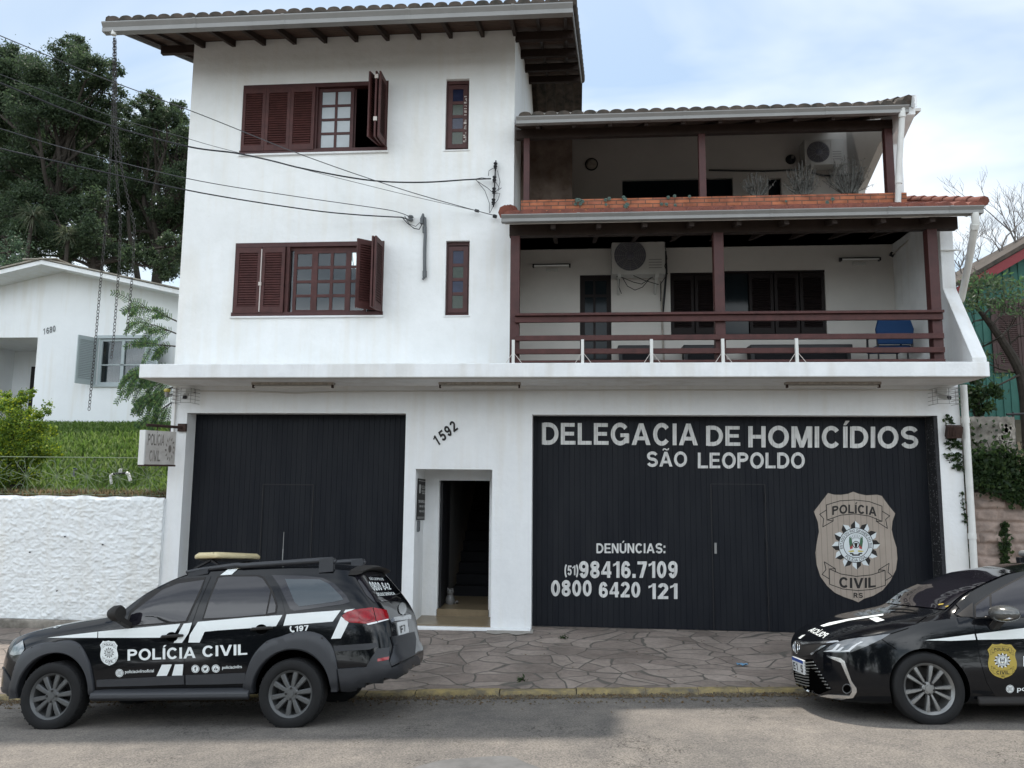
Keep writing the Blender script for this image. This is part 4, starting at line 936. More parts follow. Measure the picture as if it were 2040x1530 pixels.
# middle roof over the upper balcony
S3 = 0.44; z3 = lambda y: 8.02+S3*(y+0.45)
mb = MB(); tiles(mb, -0.86, 5.24, 0.2105, course_rows(-0.54, 8.14, 3.6, 8.14+S3*4.1), 0.06)
tiles(mb, -0.86, 5.24, 0.2105, [(3.6, 8.115+S3*4.1), (7, 8.115+S3*0.7)], 0.05)
for i in range(11):
    a, b = i/11, (i+1)/11+0.03; P0 = Vector((5.25, -0.52, 8.20)); P1 = Vector((5.25, 3.6, 8.20+S3*4.12))
    mb.tube([P0.lerp(P1, a)+Vector((0, 0, 0.02)), P0.lerp(P1, b)], [0.09, 0.07], 8)
r3 = mb.build('roof', M['tiledark'], ST, smooth=True, sharp=50, fix=False); tag(r3, 'middle roof of dark barrel tiles over the upper balcony')
mb = MB(); sheet(-0.93, 5.3, -0.45, 3.6, z3(-0.45), z3(3.6), 0.015); mb.build('roof_boards', M['plank'], r3)
mb = MB()
for i in range(11):
    x = -0.55+0.585*i
    mb = MB()
    if x < 5.2: mb.prism([(-0.45, z3(-0.45)), (-0.45, z3(-0.45)-0.05), (2.84, z3(2.84)-0.12), (2.84, z3(2.84))], lambda a, b, w: (w, a, b), x-0.03, x+0.03); mb.build('rafter', M['roofwood'], r3)
mb = MB(); mb.box(-0.93, 5.16, -0.14, -0.04, 7.95, 8.10); mb.build('header_beam', M['roofwood'], r3)
mb = MB(); mb.prism([(-0.62, 8.06), (-0.62, 8.26), (3.6, 8.26+S3*4.22), (3.6, 8.06+S3*4.22)], lambda a, b, w: (w, a, b), 5.3, 5.335); mb.build('bargeboard', M['slab'], r3)
gutter(-0.90, 5.24, -0.46, 8.125, 0.112, 0.12, r3, joints=(1.8, 4.0))
mb = MB()
for x0, x1 in ((-0.80, -0.70), (2.08, 2.19), (5.03, 5.155)):
    mb.box(x0, x1, -0.14, -0.03, 6.78, 7.95)
    mb.build('balcony_post', M['wood'], ST, bevel=0.006); mb = MB()
# brick planter on the edge of the upper balcony
M['brick'] = None
def brickmat():
    m = mat('orange_brick', (0.4, 0.15, 0.08), 0.85, 0.2); nt = m.node_tree; b = nt.nodes['Principled BSDF']
    tc = nt.nodes.new('ShaderNodeTexCoord'); sp = nt.nodes.new('ShaderNodeSeparateXYZ'); cb = nt.nodes.new('ShaderNodeCombineXYZ')
    nt.links.new(tc.outputs['Object'], sp.inputs[0]); nt.links.new(sp.outputs[0], cb.inputs[0]); nt.links.new(sp.outputs[2], cb.inputs[1])
    br = nt.nodes.new('ShaderNodeTexBrick'); br.inputs['Scale'].default_value = 1; br.inputs['Brick Width'].default_value = 0.235; br.inputs['Row Height'].default_value = 0.0655; br.inputs['Mortar Size'].default_value = 0.008
    br.inputs['Color1'].default_value = (0.42, 0.150, 0.075, 1); br.inputs['Color2'].default_value = (0.29, 0.105, 0.065, 1); br.inputs['Mortar'].default_value = (0.15, 0.085, 0.06, 1); br.inputs['Bias'].default_value = 0
    mp = nt.nodes.new('ShaderNodeMapping'); mp.inputs['Location'].default_value = (0.1, -6.60, 0); nt.links.new(cb.outputs[0], mp.inputs[0]); nt.links.new(mp.outputs[0], br.inputs['Vector'])
    n = nt.nodes.new('ShaderNodeTexNoise'); n.inputs['Scale'].default_value = 7; n.inputs['Detail'].default_value = 6; nt.links.new(tc.outputs['Object'], n.inputs['Vector'])
    r = nt.nodes.new('ShaderNodeValToRGB'); r.color_ramp.elements[0].position = 0.3; r.color_ramp.elements[1].position = 0.65; r.color_ramp.elements[0].color = (0.6, 0.6, 0.6, 1); r.color_ramp.elements[1].color = (1.1, 1.1, 1.1, 1); nt.links.new(n.outputs['Fac'], r.inputs['Fac'])
    mx = nt.nodes.new('ShaderNodeMix'); mx.data_type = 'RGBA'; mx.blend_type = 'MULTIPLY'; mx.inputs['Factor'].default_value = 1; nt.links.new(br.outputs['Color'], mx.inputs['A']); nt.links.new(r.outputs['Color'], mx.inputs['B']); nt.links.new(mx.outputs['Result'], b.inputs['Base Color'])
    bp = nt.nodes.new('ShaderNodeBump'); bp.inputs['Strength'].default_value = 0.8; bp.inputs['Distance'].default_value = 0.006; bp.invert = True; nt.links.new(br.outputs['Fac'], bp.inputs['Height']); nt.links.new(bp.outputs[0], b.inputs['Normal'])
    return m
M['brick'] = brickmat()
mb = MB(); mb.box(-0.83, 5.27, -0.25, -0.16, 6.45, 6.83); mb.box(-0.83, 5.27, 0.10, 0.19, 6.5, 6.83); mb.box(-0.83, -0.74, -0.16, 0.10, 6.5, 6.829); mb.box(5.18, 5.27, -0.16, 0.1, 6.5, 6.829); mb.box(-0.74, 5.18, -0.16, 0.10, 6.55, 6.78, 1)
pl = mb.build('planter', [M['brick'], M['earth']], ST); tag(pl, 'orange brick planter along the upper balcony')
mb = MB(); mb.box(4.57, 4.66, -0.2515, -0.249, 6.62, 6.68); mb.build('dark_brick', M['ink'], pl)
# lower roof
S2 = 0.40; z2 = lambda y: 6.10+S2*(y+1.2)
mb = MB(); tiles(mb, -1.02, 5.86, 0.2085, course_rows(-1.27, 6.225, -0.23, 6.225+S2*1.0, 0.34), 0.05)
tiles(mb, 5.27, 5.90, 0.2085, course_rows(-0.23, 6.19+S2*1.02, 1.2, 6.19+S2*2.45, 0.34), 0.045)
for i in range(7):
    a, b = i/7, (i+1)/7+0.05; P0 = Vector((5.88, -1.25, 6.28)); P1 = Vector((5.88, 1.2, 6.25+S2*2.45)); mb.tube([P0.lerp(P1, a)+Vector((0, 0, 0.02)), P0.lerp(P1, b)], [0.075, 0.06], 8)
for i in range(3):
    a, b = i/3, (i+1)/3+0.08; P0 = Vector((-1.0, -1.2, 6.27)); P1 = Vector((-0.98, -0.02, 6.72)); mb.tube([P0.lerp(P1, a)+Vector((0, 0, 0.02)), P0.lerp(P1, b)], [0.11, 0.085], 8)
r2 = mb.build('roof', M['tilered'], ST, smooth=True, sharp=50, fix=False); tag(r2, 'lowest roof of red clay tiles over the balcony')
mb = MB(); sheet(-1.0, 5.85, -1.2, -0.2, z2(-1.2), z2(-0.2), 0.015); sheet(5.72, 5.88, -0.2, 1.2, z2(-0.2), z2(1.2), 0.015); sheet(-0.96, 5.72, -0.2, 1.42, z2(-0.2), 6.5, 0.015); mb.build('roof_boards', M['soffit'], r2)
mb = MB()
for i in range(10):
    x = -0.28+0.685*i
    mb = MB()
    if x < 5.6: mb.prism([(-1.17, z2(-1.17)), (-1.17, z2(-1.17)-0.075), (1.4, z2(0.2)-0.09), (1.4, z2(0.2))], lambda a, b, w: (w, a, b), x-0.035, x+0.035); mb.build('rafter', M['roofwood'], r2)
mb = MB(); mb.box(-0.965, 5.70, -0.86, -0.74, 6.03, 6.215); mb.build('header_beam', M['roofwood'], r2)
gutter(-1.05, 5.84, -1.2, 6.215, 0.104, 0.13, r2, joints=(0.1, 2.9, 4.55, 5.4))
for x0, x1 in ((-0.945, -0.80), (2.14, 2.29), (5.25, 5.395)):
    mb = MB(); mb.box(x0, x1, -0.875, -0.73, ZS1+0.01, 6.03); mb.build('balcony_post', M['wood'], ST, bevel=0.008)
mb = MB()
mb.box(-0.86, 5.38, -0.98, -0.86, 4.745, 4.785); mb.box(-0.86, 5.38, -0.935, -0.885, 4.65, 4.742)
for z in (4.41, 4.205): mb.box(-0.86, 5.38, -0.93, -0.885, z-0.04, z+0.04)
mb.box(-0.86, 5.38, -0.93, -0.885, ZS1+0.012, ZS1+0.05)
mb.build('railing', M['wood2'], ST, bevel=0.006)
# ---- drainpipes
def pipe(pts, r, name='drainpipe', m=None, label=None, collars=()):
    mb = MB(); mb.tube(pts, r, 14)
    for a, b in collars: mb.tube([a, b], r*1.16, 14)
    o = mb.build(name, m or M['pvc'], ST, smooth=True); return o
p = lambda x, y, Y: at(x, y, Y)
pipe([p(1798, 215, -0.52), p(1797, 235, -0.50), p(1790, 345, -0.34), p(1789, 404, -0.30)], 0.045, collars=((p(1790, 352, -0.335), p(1790, 366, -0.33)), (p(1797, 222, -0.52), p(1797, 234, -0.51))))
pipe([p(1797, 430, -0.95), p(1850, 429, -0.9), p(1905, 421, -0.85), p(1928, 428, -0.95)], 0.035)
pipe([p(1942, 424, -1.27), p(1944, 446, -1.26), p(1941, 458, -1.2), p(1929, 528, -0.7), p(1915, 597, -0.1)], 0.05, collars=((p(1943, 446, -1.26), p(1941, 456, -1.22)),))
pipe([(6.04, -0.06, 3.79), (6.035, -0.06, 1.6), (6.02, -0.06, 0.1)], 0.05, collars=((Vector((6.037, -0.06, 3.2)), Vector((6.037, -0.06, 3.28))), (Vector((6.03, -0.06, 1.45)), Vector((6.03, -0.06, 1.53)))))
mb = MB(); mb.box(5.80, 5.94, -0.285, -0.268, 5.86, 5.89); mb.tube([(5.70, -0.30, 5.87), (6.0, -0.30, 5.87)], 0.012, 6); mb.build('bracket', M['pvc'], ST)
# ------------------------------------------------------------------ things fixed to or standing on the station
def aircon(x0, x1, z0, z1, yb, label, grp='air conditioner outdoor units'):
    y0 = yb-0.36; t = thing('air_conditioner', label, 'air conditioner', ((x0+x1)/2, yb, z0), grp)
    mb = MB(); mb.box(x0, x1, y0, yb-0.05, z0, z1); xs = x0+(x1-x0)*0.66
    mb.box(xs, x1-0.02, y0-0.008, y0, z0+0.03, z1-0.03)
    mb.build('casing', M['ac'], t, bevel=0.012)
    cx, cz, r = x0+(x1-x0)*0.34, (z0+z1)/2-0.0, min((z1-z0)*0.42, (x1-x0)*0.3)
    mb = MB(); mb.lathe([(0, 0), (r, 0)], (cx, y0-0.002, cz), (0, -1, 0), 36)
    mb.lathe([(0.09, 0.012), (0.0, 0.03)], (cx, y0-0.002, cz), (0, -1, 0), 20)
    for k in range(3):
        a = k*2.094+0.4
        mb.add([(cx+math.cos(a+d)*rr, y0-0.004-e, cz+math.sin(a+d)*rr) for d, rr, e in ((-.1, .07, 0), (-.5, r*.93, .004), (.25, r*.93, .012), (.25, .07, .01))], [(0, 1, 2, 3)])
    mb.build('fan', M['acdark'], t, fix=False)
    mb = MB()
    for rr in np.linspace(r*0.3, r, 7): mb.tube([(cx+math.cos(a)*rr, y0-0.02, cz+math.sin(a)*rr) for a in np.linspace(0, 2*math.pi, 40)[:-1]], 0.0025, 5, closed=True)
    for a in np.linspace(0, 2*math.pi, 13)[:-1]: mb.tube([(cx+math.cos(a)*0.07, y0-0.022, cz+math.sin(a)*0.07), (cx+math.cos(a)*r, y0-0.018, cz+math.sin(a)*r)], 0.0025, 5)
    mb.build('fan_guard', M['gutter'], t)
    mb = MB()
    for i in range(4): mb.box(xs+0.03, x1-0.06, y0-0.012, y0-0.008, z0+0.10+0.05*i, z0+0.115+0.05*i)
    mb.build('louvre', M['gutter'], t)
    mb = MB()
    for bx in (x0+0.13, x1-0.15):
        mb.box(bx-0.02, bx+0.02, y0-0.03, yb, z0-0.03, z0); mb.box(bx-0.02, bx+0.02, yb-0.03, yb-0.001, z0-0.30, z0-0.03); mb.bar((bx, y0, z0-0.04), (bx, yb-0.02, z0-0.29), 0.03, 0.03); mb.box(bx-0.03, bx+0.03, y0-0.034, y0-0.03, z0-0.07, z0+0.05)
    mb.build('mounting_bracket', M['ac'], t)
    return t
t = aircon(0.72, 1.66, 5.92, 6.60, 1.42, 'large air conditioner outdoor unit with dangling wires above the lower balcony door')
mb = MB(); Y = 1.05
for pts in ([(1228, 551), (1240, 553), (1262, 562), (1278, 566), (1300, 552)], [(1240, 553), (1250, 570), (1265, 578), (1280, 572), (1296, 553)], [(1262, 549), (1285, 559), (1312, 567)], [(1234, 556), (1233, 572), (1238, 585)], [(1325, 490), (1329, 515), (1324, 530), (1330, 545), (1316, 566), (1316, 600)]):
    mb.tube([at(x, y, Y) for x, y in pts], 0.007, 6)
mb.tube([at(1326, 500, 1.3), at(1328, 540, 1.38), at(1326, 560, 1.40), at(1320, 630, 1.40)], 0.018, 6)
mb.build('wiring', M['cable'], t)
mb = MB(); mb.tube([at(1316, 560, 1.40), (1.66, 1.40, 4.1)], 0.016, 6); mb.build('drain_hose', M['fixture'], t)
mb = MB(); mb.tube([at(1040, 470, 1.38), at(1042, 490, 1.38), at(1052, 495, 1.39), at(1219, 494, 1.39)], 0.016, 6); mb.build('conduit', M['cable'], t)
t = aircon(4.60, 5.36, 8.47, 8.99, 2.85, 'smaller air conditioner outdoor unit in the shaded corner of the upper balcony')
mb = MB(); mb.tube([at(1412, 339, 2.8), at(1520, 341, 2.8), at(1598, 338, 2.8), at(1640, 350, 2.8), at(1690, 349, 2.8)], 0.018, 6); mb.build('conduit', M['cable'], t)
def wall_lamp(x0, x1, y, z, label, r=0.015, hang='wall', group='fluorescent lamps on the lower balcony'):
    t = thing('wall_lamp', label, 'lamp', ((x0+x1)/2, y, z), group)
    if hang == 'wall':
        mb = MB(); mb.tube([(x0+0.03, y-0.10, z), (x1-0.03, y-0.10, z)], r, 10); mb.build('tube', M['tube'], t)
        mb = MB(); mb.box(x0, x0+0.03, y-0.12, y-0.04, z-0.03, z+0.025); mb.box(x1-0.03, x1, y-0.12, y-0.04, z-0.03, z+0.025); mb.box(x0, x1, y-0.06, y-0.04, z+0.02, z+0.045); mb.build('bracket', M['black'], t)
        mb = MB(); mb.box(x0+(x1-x0)*0.35, x0+(x1-x0)*0.66, y-0.05, y, z-0.09, z-0.04); mb.build('ballast', M['ac'], t)
    else:
        mb = MB(); mb.box(x0, x1, y-0.06, y+0.06, z, z+0.05); mb.build('housing', M['fixture'], t, bevel=0.004)
        mb = MB(); mb.tube([(x0+0.03, y-0.02, z-0.025), (x1-0.03, y-0.02, z-0.025)], 0.017, 10); mb.build('tube', M['soffit'], t)
        mb = MB(); mb.box(x0+0.01, x0+0.035, y-0.05, y+0.01, z-0.05, z); mb.box(x1-0.035, x1-0.01, y-0.05, y+0.01, z-0.05, z); mb.build('holder', M['rust'], t)
wall_lamp(-0.72, -0.02, 1.42, 6.17, 'fluorescent wall lamp left of the large air conditioner')
wall_lamp(4.77, 5.47, 1.42, 6.21, 'fluorescent wall lamp above the wide shutters near the slanted side wall')
g = 'fluorescent lamps under the canopy slab'
wall_lamp(-5.15, -3.80, -0.42, 3.755, 'dusty fluorescent lamp under the canopy above the plain gate', hang='slab', group=g)
wall_lamp(-2.10, -0.80, -0.42, 3.755, 'dusty fluorescent lamp under the canopy above the house number', hang='slab', group=g)
wall_lamp(3.25, 4.65, -0.42, 3.755, 'dusty fluorescent lamp under the canopy above the gate lettering', hang='slab', group=g)
# lamp burning inside the room behind the lower window
t = thing('ceiling_lamp', 'lit fluorescent lamp seen through the lower window', 'lamp', (-4.3, 2.0, 6.7))
mb = MB(); mb.tube([(-4.25, 1.5, 6.66), (-4.65, 3.0, 6.66)], 0.03, 10); mb.tube([(-4.15, 1.5, 6.66), (-4.55, 3.0, 6.66)], 0.03, 10); mb.build('tube', M['tubelit'], t)
mb = MB(); mb.bar((-4.2, 1.45, 6.72), (-4.6, 3.05, 6.72), 0.22, 0.05); mb.build('housing', M['ac'], t)
# round lamp and camera on the upper balcony wall
t = thing('bulkhead_lamp', 'round bulkhead lamp on the shaded upper balcony wall', 'lamp', (0.41, 2.85, 8.74))
mb = MB(); mb.lathe([(0, 0.09), (0.06, 0.085), (0.10, 0.05), (0.115, 0.0)], (0.41, 2.849, 8.74), (0, -1, 0), 24); mb.build('lens', M['fixture'], t, smooth=True)
mb = MB(); mb.lathe([(0.112, 0.02), (0.135, 0.02), (0.135, 0.0)], (0.41, 2.849, 8.74), (0, -1, 0), 24); mb.build('rim', M['black'], t)
t = thing('bell', 'small dark bell beside the upper air conditioner', 'bell', (4.43, 2.85, 8.74))
mb = MB(); mb.lathe([(0, 0.10), (0.05, 0.09), (0.09, 0.05), (0.10, 0.0)], (4.43, 2.849, 8.74), (0, -1, 0), 24); mb.build('dome', M['black'], t, smooth=True)
mb = MB(); mb.box(4.42, 4.47, 2.74, 2.75, 8.72, 8.78); mb.build('clapper', M['gutter'], t)
# blue chair and benches behind the railing
t = thing('office_chair', 'blue fabric chair behind the balcony railing', 'chair', (5.2, 0.55, 4.02))
mb = MB(); mb.prism([(-0.27, 0), (0.27, 0), (0.30, 0.25), (0.25, 0.42), (0.12, 0.48), (-0.12, 0.48), (-0.25, 0.42), (-0.30, 0.25)], lambda a, b, w: (5.22+a, w, 4.50+b), 0.30, 0.36); mb.build('backrest', M['plastic_blue'], t, bevel=0.02)
mb = MB(); mb.box(4.95, 5.49, 0.36, 0.85, 4.42, 4.50); mb.build('seat', M['plastic_blue'], t, bevel=0.03)
for x in (4.93, 5.47):
    mb = MB(); mb.tube([(x+0.02, 0.34, 4.42), (x+0.02, 0.34, 4.66), (x+0.02, 0.75, 4.66), (x+0.02, 0.75, 4.45)], 0.018, 8); mb.build('armrest', M['black'], t)
for x in (4.98, 5.44):
    for y in (0.40, 0.80): mb = MB(); mb.tube([(x, y, 4.42), (x, y, 4.025)], 0.014, 8); mb.build('leg', M['black'], t)
for x0, x1, lab in ((0.80, 1.40, 'dark low bench under the air conditioner'), (1.92, 2.60, 'dark low bench left of the middle balcony post'), (3.05, 4.75, 'long dark bench under the wide balcony shutters')):
    t = thing('bench', lab, 'bench', ((x0+x1)/2, 1.1, 4.02), 'dark benches on the lower balcony')
    mb = MB(); mb.box(x0, x1, 0.85, 1.30, 4.52, 4.60); mb.build('seat', M['black'], t, bevel=0.015)
    mb = MB(); mb.box(x0+0.04, x1-0.04, 0.92, 1.28, 4.08, 4.52); mb.build('body', M['dark'], t)
    for x in (x0+0.05, x1-0.05): mb = MB(); mb.box(x-0.03, x+0.03, 0.9, 0.96, 4.025, 4.52); mb.build('leg', M['black'], t)
# white stub posts along the slab edge
for i, (x, lab) in enumerate(((-0.88, 'beside the left balcony post'), (0.16, 'in front of the balcony door'), (1.18, 'under the air conditioner'), (2.22, 'beside the middle balcony post'), (3.28, 'in front of the wide shutters'))):
    t = thing('stub_post', 'short white post with wire stays on the slab edge ' + lab, 'post', (x, -0.955, ZS1), 'short white posts on the canopy edge')
    mb = MB(); mb.box(x-0.022, x+0.022, -0.985, -0.94, ZS1, 4.375); mb.build('post', M['pvc'], t)
    mb = MB(); mb.tube([(x-0.11, -0.96, ZS1+0.002), (x, -0.96, 4.19)], 0.005, 6); mb.tube([(x+0.13, -0.96, ZS1+0.002), (x, -0.96, 4.19)], 0.005, 6); mb.build('stay', M['chip'], t)
# ---- plants in the brick planter
def succulent(px, py, r, label, n=3, drop=False):
    c = at(px, py, -0.27); t = thing('succulent', label, 'plant', c, 'succulents in the brick planter'); mb = MB()
    for k in range(n):
        o = c+Vector((random.uniform(-1, 1)*r*(1.2 if n > 1 else 0), random.uniform(-0.03, 0.01), random.uniform(-0.7, 0.7)*r))
        for ring, m_ in ((0, 7), (1, 6), (2, 4)):
            for j in range(m_):
                a = j*2*math.pi/m_+ring*0.4; L = r*(0.62-ring*0.15); el = 0.25+ring*0.4
                d = Vector((math.cos(a)*math.cos(el), -math.sin(el)*0.6, math.sin(a)*math.cos(el))); s = d.cross(Vector((0, 1, 0.1))).normalized()*L*0.32; tip = o+d*L
                mb.add([o, o+d*L*0.6+s, tip, o+d*L*0.6-s, o+d*L*0.55+Vector((0, -L*0.16, 0))], [(0, 1, 4), (1, 2, 4), (2, 3, 4), (3, 0, 4)])
    mb.build('rosette', M['succulent'], t, fix=False)
    st = MB(); st.tube([c+Vector((0, 0.03, 0)), c+Vector((0.02, 0.06, 0.10 if drop else -0.02)), c+Vector((0.03, 0.16, 0.12 if drop else -0.05))], 0.009, 6); st.build('stem', M['bark'], t)
for a in ((1152, 402, 0.06, 'clump of blue green succulents near the stained pier end of the planter', 7), (1206, 397, 0.06, 'upright succulent rosette on top of the planter', 2), (1207, 411, 0.05, 'hanging succulent below the upright rosette', 1, True),
          (1240, 398, 0.06, 'pair of succulent rosettes trailing over the bricks', 2), (1239, 413, 0.07, 'large succulent hanging low on the bricks', 2, True), (1219, 417, 0.05, 'small succulent hanging at the roof tiles', 1, True), (1322, 408, 0.055, 'succulent hanging left of the middle upper post', 2, True),
          (1339, 391, 0.055, 'grey succulent tuft on top of the planter by the middle upper post', 2), (1347, 406, 0.05, 'dark trailing succulent on the bricks by the middle upper post', 2, True), (1373, 391, 0.05, 'star shaped succulent just left of the middle upper post', 1),
          (1566, 400, 0.04, 'faint succulent on the bricks between two grey bushes', 1, True), (1654, 400, 0.06, 'succulent rosette hanging on the bricks under the wide grey bush', 2, True)): succulent(*a)
def grey_bush(px, py, w, h, label, n):
    b = at(px, py, 0.02); t = thing('grey_bush', label, 'bush', b, 'grey bushes in the planter'); C = []; mb = MB()
    for i in range(n):
        a = random.uniform(-1, 1); top = b+Vector((a*w/2*random.uniform(0.7, 1.25), random.uniform(-0.12, 0.10), h*random.uniform(0.4, 1.1)*(1-0.45*a*a))); base = b+Vector((a*w*0.15, random.uniform(-.04, .04), -0.02))
        mid = base.lerp(top, 0.5)+Vector((a*0.04, 0, 0.02)); mb.tube([base, mid, top], [0.006, 0.005, 0.003], 4)
        for k in range(15):
            q = base.lerp(top, 0.25+0.75*k/14); C.append((q.x+random.gauss(0, .018), q.y+random.gauss(0, .018), q.z+random.gauss(0, .01)))
    leaves('foliage', C, 0.045, [M['lavender'], M['bark'], M['twig']], t, asp=0.2, updir=(0, 0, 1), jitter=0.55)
    mb.build('stem', M['lavender'], t)
grey_bush(1508, 388, 0.50, 0.40, 'narrow grey bush in the planter nearest the middle upper post', 42)
grey_bush(1600, 386, 0.62, 0.50, 'middle grey bush in the planter', 60)
grey_bush(1690, 383, 0.70, 0.58, 'wide grey bush in the planter below the upper air conditioner', 72)
# ---- cables, insulators and service pipe
def cable(name, pts, y0, y1, r, m, label):
    n = len(pts); P = []
    x0, x1 = pts[0][0], pts[-1][0]
    for x, y in pts: P.append(at(x, y, y0+(y1-y0)*((x-x0)/(x1-x0))**0.8))
    d = P[0]-P[1]; P = [P[0]+d*8] + P
    Q = []
    for i in range(len(P)-1):
        a, b, c, d = P[max(0, i-1)], P[i], P[i+1], P[min(len(P)-1, i+2)]
        for k in range(6):
            t = k/6; Q.append(0.5*((2*b)+(c-a)*t+(2*a-5*b+4*c-d)*t*t+(3*b-a-3*c+d)*t**3))
    Q.append(P[-1]); mb = MB(); mb.tube(Q, r, 6); o = mb.build(name, m, smooth=True); tag(o, label, 'cable', 'overhead cables to the station'); return o
cable('overhead_cable', [(0, 165), (120, 215), (225, 252), (375, 292), (470, 305), (540, 320), (600, 335), (700, 354), (770, 362), (850, 363), (930, 358), (978, 356)], -3.2, -0.10, 0.0125, M['cable'], 'thick black cable ending at the insulator rack')
cable('overhead_cable', [(0, 71), (180, 146), (399, 228), (600, 308), (800, 377), (950, 420), (990, 430)], -3.6, -0.08, 0.007, M['wire'], 'uppermost thin wire crossing the upper window shutters')
cable('overhead_cable', [(0, 148), (225, 232), (374, 276), (440, 295), (600, 336), (800, 386), (950, 420)], -3.4, -0.09, 0.0045, M['wire'], 'thinnest wire converging with the uppermost wire at a clamp')
cable('overhead_cable', [(0, 256), (108, 289), (230, 321), (400, 361), (600, 393), (760, 416), (800, 425), (818, 433)], -3.0, -0.08, 0.007, M['wire'], 'thin wire ending above the round insulator by the service pipe')
cable('overhead_cable', [(0, 296), (180, 337), (400, 384), (600, 416), (700, 427), (780, 432), (800, 433), (816, 438)], -2.8, -0.08, 0.0115, M['cable'], 'lowest thick black cable feeding the service pipe')
t = thing('insulator_rack', 'black upright rack of four insulators at the tower corner', 'insulator rack', at(985, 410, -0.06))
mb = MB(); mb.bar(at(988, 320, -0.04), at(983, 412, -0.04), 0.03, 0.02); mb.build('bar', M['black'], t)
for x, y in ((987, 330), (985, 357), (984, 380), (983, 402)):
    c = at(x, y, -0.09); mb = MB(); mb.lathe([(0.0, 0.055), (0.03, 0.05), (0.034, 0.03), (0.02, 0.015), (0.03, 0.0), (0.034, -0.02), (0.02, -0.035), (0.028, -0.05), (0, -0.055)], c, (0.05, 0, 1), 14); mb.build('insulator', M['black'], t, smooth=True)
mb = MB()
for pts in ([(940, 358), (960, 354), (978, 357)], [(948, 359), (972, 375), (982, 384)], [(950, 360), (966, 380), (975, 405), (975, 424)], [(986, 333), (974, 340), (973, 350)], [(991, 340), (996, 362), (992, 380), (999, 374)], [(987, 362), (995, 375), (987, 382)], [(984, 385), (996, 385), (992, 398), (984, 408), (976, 424)]):
    mb.tube([at(x, y, -0.07) for x, y in pts], 0.005, 5)
mb.build('wiring', M['cable'], t)
t = thing('cable_clamp', 'small black clamp where two wires meet the lowest tiled roof', 'clamp', at(950, 420, -0.09))
mb = MB(); mb.obox(at(950, 420, -0.09), (0.035, 0, -0.01), (0, 0.02, 0), (0.005, 0, 0.02)); mb.build('body', M['black'], t, bevel=0.005)
mb = MB(); mb.lathe([(0, -0.04), (0.03, -0.03), (0.03, 0.03), (0, 0.04)], at(986, 431, -0.09), (1, 0, -0.3), 12); mb.build('insulator', M['black'], t)
t = thing('service_pipe', 'grey bent service pipe with a round insulator on the tower wall', 'pipe', at(845, 555, -0.03))
mb = MB(); mb.tube([at(840, 446, -0.10), at(840, 436, -0.09), at(843, 428, -0.06), at(846, 434, -0.045), at(847, 470, -0.045), at(846, 500, -0.045), at(846, 548, -0.045)], 0.028, 10); mb.build('pipe', M['pvcgrey'], t, smooth=True)
mb = MB(); mb.tube([at(846, 452, -0.045), at(846, 464, -0.045)], 0.036, 10); mb.build('collar', M['pvcgrey'], t); mb = MB(); mb.tube([at(846, 540, -0.045), at(846, 552, -0.045)], 0.036, 10); mb.tube([at(846, 551, -0.045), at(842, 557, -0.05)], 0.02, 8); mb.build('collar', M['pvcgrey'], t)
mb = MB(); c = at(818, 435, -0.07); mb.lathe([(0, 0.05), (0.04, 0.045), (0.05, 0.02), (0.03, 0), (0.05, -0.02), (0.04, -0.045), (0, -0.05)], c, (0.1, 0, 1), 16); mb.tube([c, c+Vector((0, 0.07, 0))], 0.012, 6); mb.build('insulator', M['pvcgrey'], t, smooth=True)
mb = MB(); mb.tube([at(800, 432, -0.08), at(812, 445, -0.08), at(825, 455, -0.09), at(835, 457, -0.10), at(841, 446, -0.10)], 0.008, 6); mb.tube([at(806, 430, -0.08), at(815, 446, -0.08), at(828, 451, -0.09), at(839, 441, -0.10)], 0.006, 6); mb.build('wiring', M['cable'], t)
# ---- rain chains at the roof corner
def chain(pts, label):
    P = []
    for x, y in pts: P.append(at(x, y, -1.30))
    # resample
    seg = []
    for a, b in zip(P, P[1:]):
        n = max(1, int((b-a).length/0.01)); seg += [a.lerp(b, i/n) for i in range(n)]
    seg.append(P[-1]); mb = MB(); L = 0.064; acc = 0; pts2 = [seg[0]]
    for a, b in zip(seg, seg[1:]):
        acc += (b-a).length
        if acc >= L*0.76: pts2.append(b); acc = 0
    for i, (a, b) in enumerate(zip(pts2, pts2[1:])):
        c = (a+b)/2; d = (b-a).normalized(); s = Vector((1, 0, 0)) if i % 2 else Vector((0, 1, 0)); s = (s-d*s.dot(d)).normalized(); ring = []
        for k in range(10):
            an = 2*math.pi*k/10; ring.append(c+d*math.cos(an)*L*0.5+s*math.sin(an)*0.0195)
        mb.tube(ring, 0.0045, 5, closed=True)
    o = mb.build('hanging_chain', M['chain'], smooth=True, fix=False); tag(o, label, 'chain', 'chains hanging from the roof corner')
chain([(227, 76), (226, 150), (224, 240), (215, 400), (206, 500), (197, 600), (187, 720), (177, 820)], 'longest rusty chain hanging from the roof gutter corner')
chain([(228, 76), (229, 160), (228, 240), (233, 360), (240, 440), (238, 520), (232, 600), (226, 680), (221, 718)], 'middle length chain hanging from the roof gutter corner')
chain([(230, 76), (231, 170), (231, 250), (243, 340), (256, 400), (268, 450), (265, 530), (259, 600), (253, 660)], 'shortest chain bending out from the roof gutter corner')
mb = MB(); c = at(227, 62, -1.30); mb.tube([c, c+Vector((0, 0, -0.07))], 0.04, 10); o = mb.build('gutter_outlet', M['pvc'], rf)
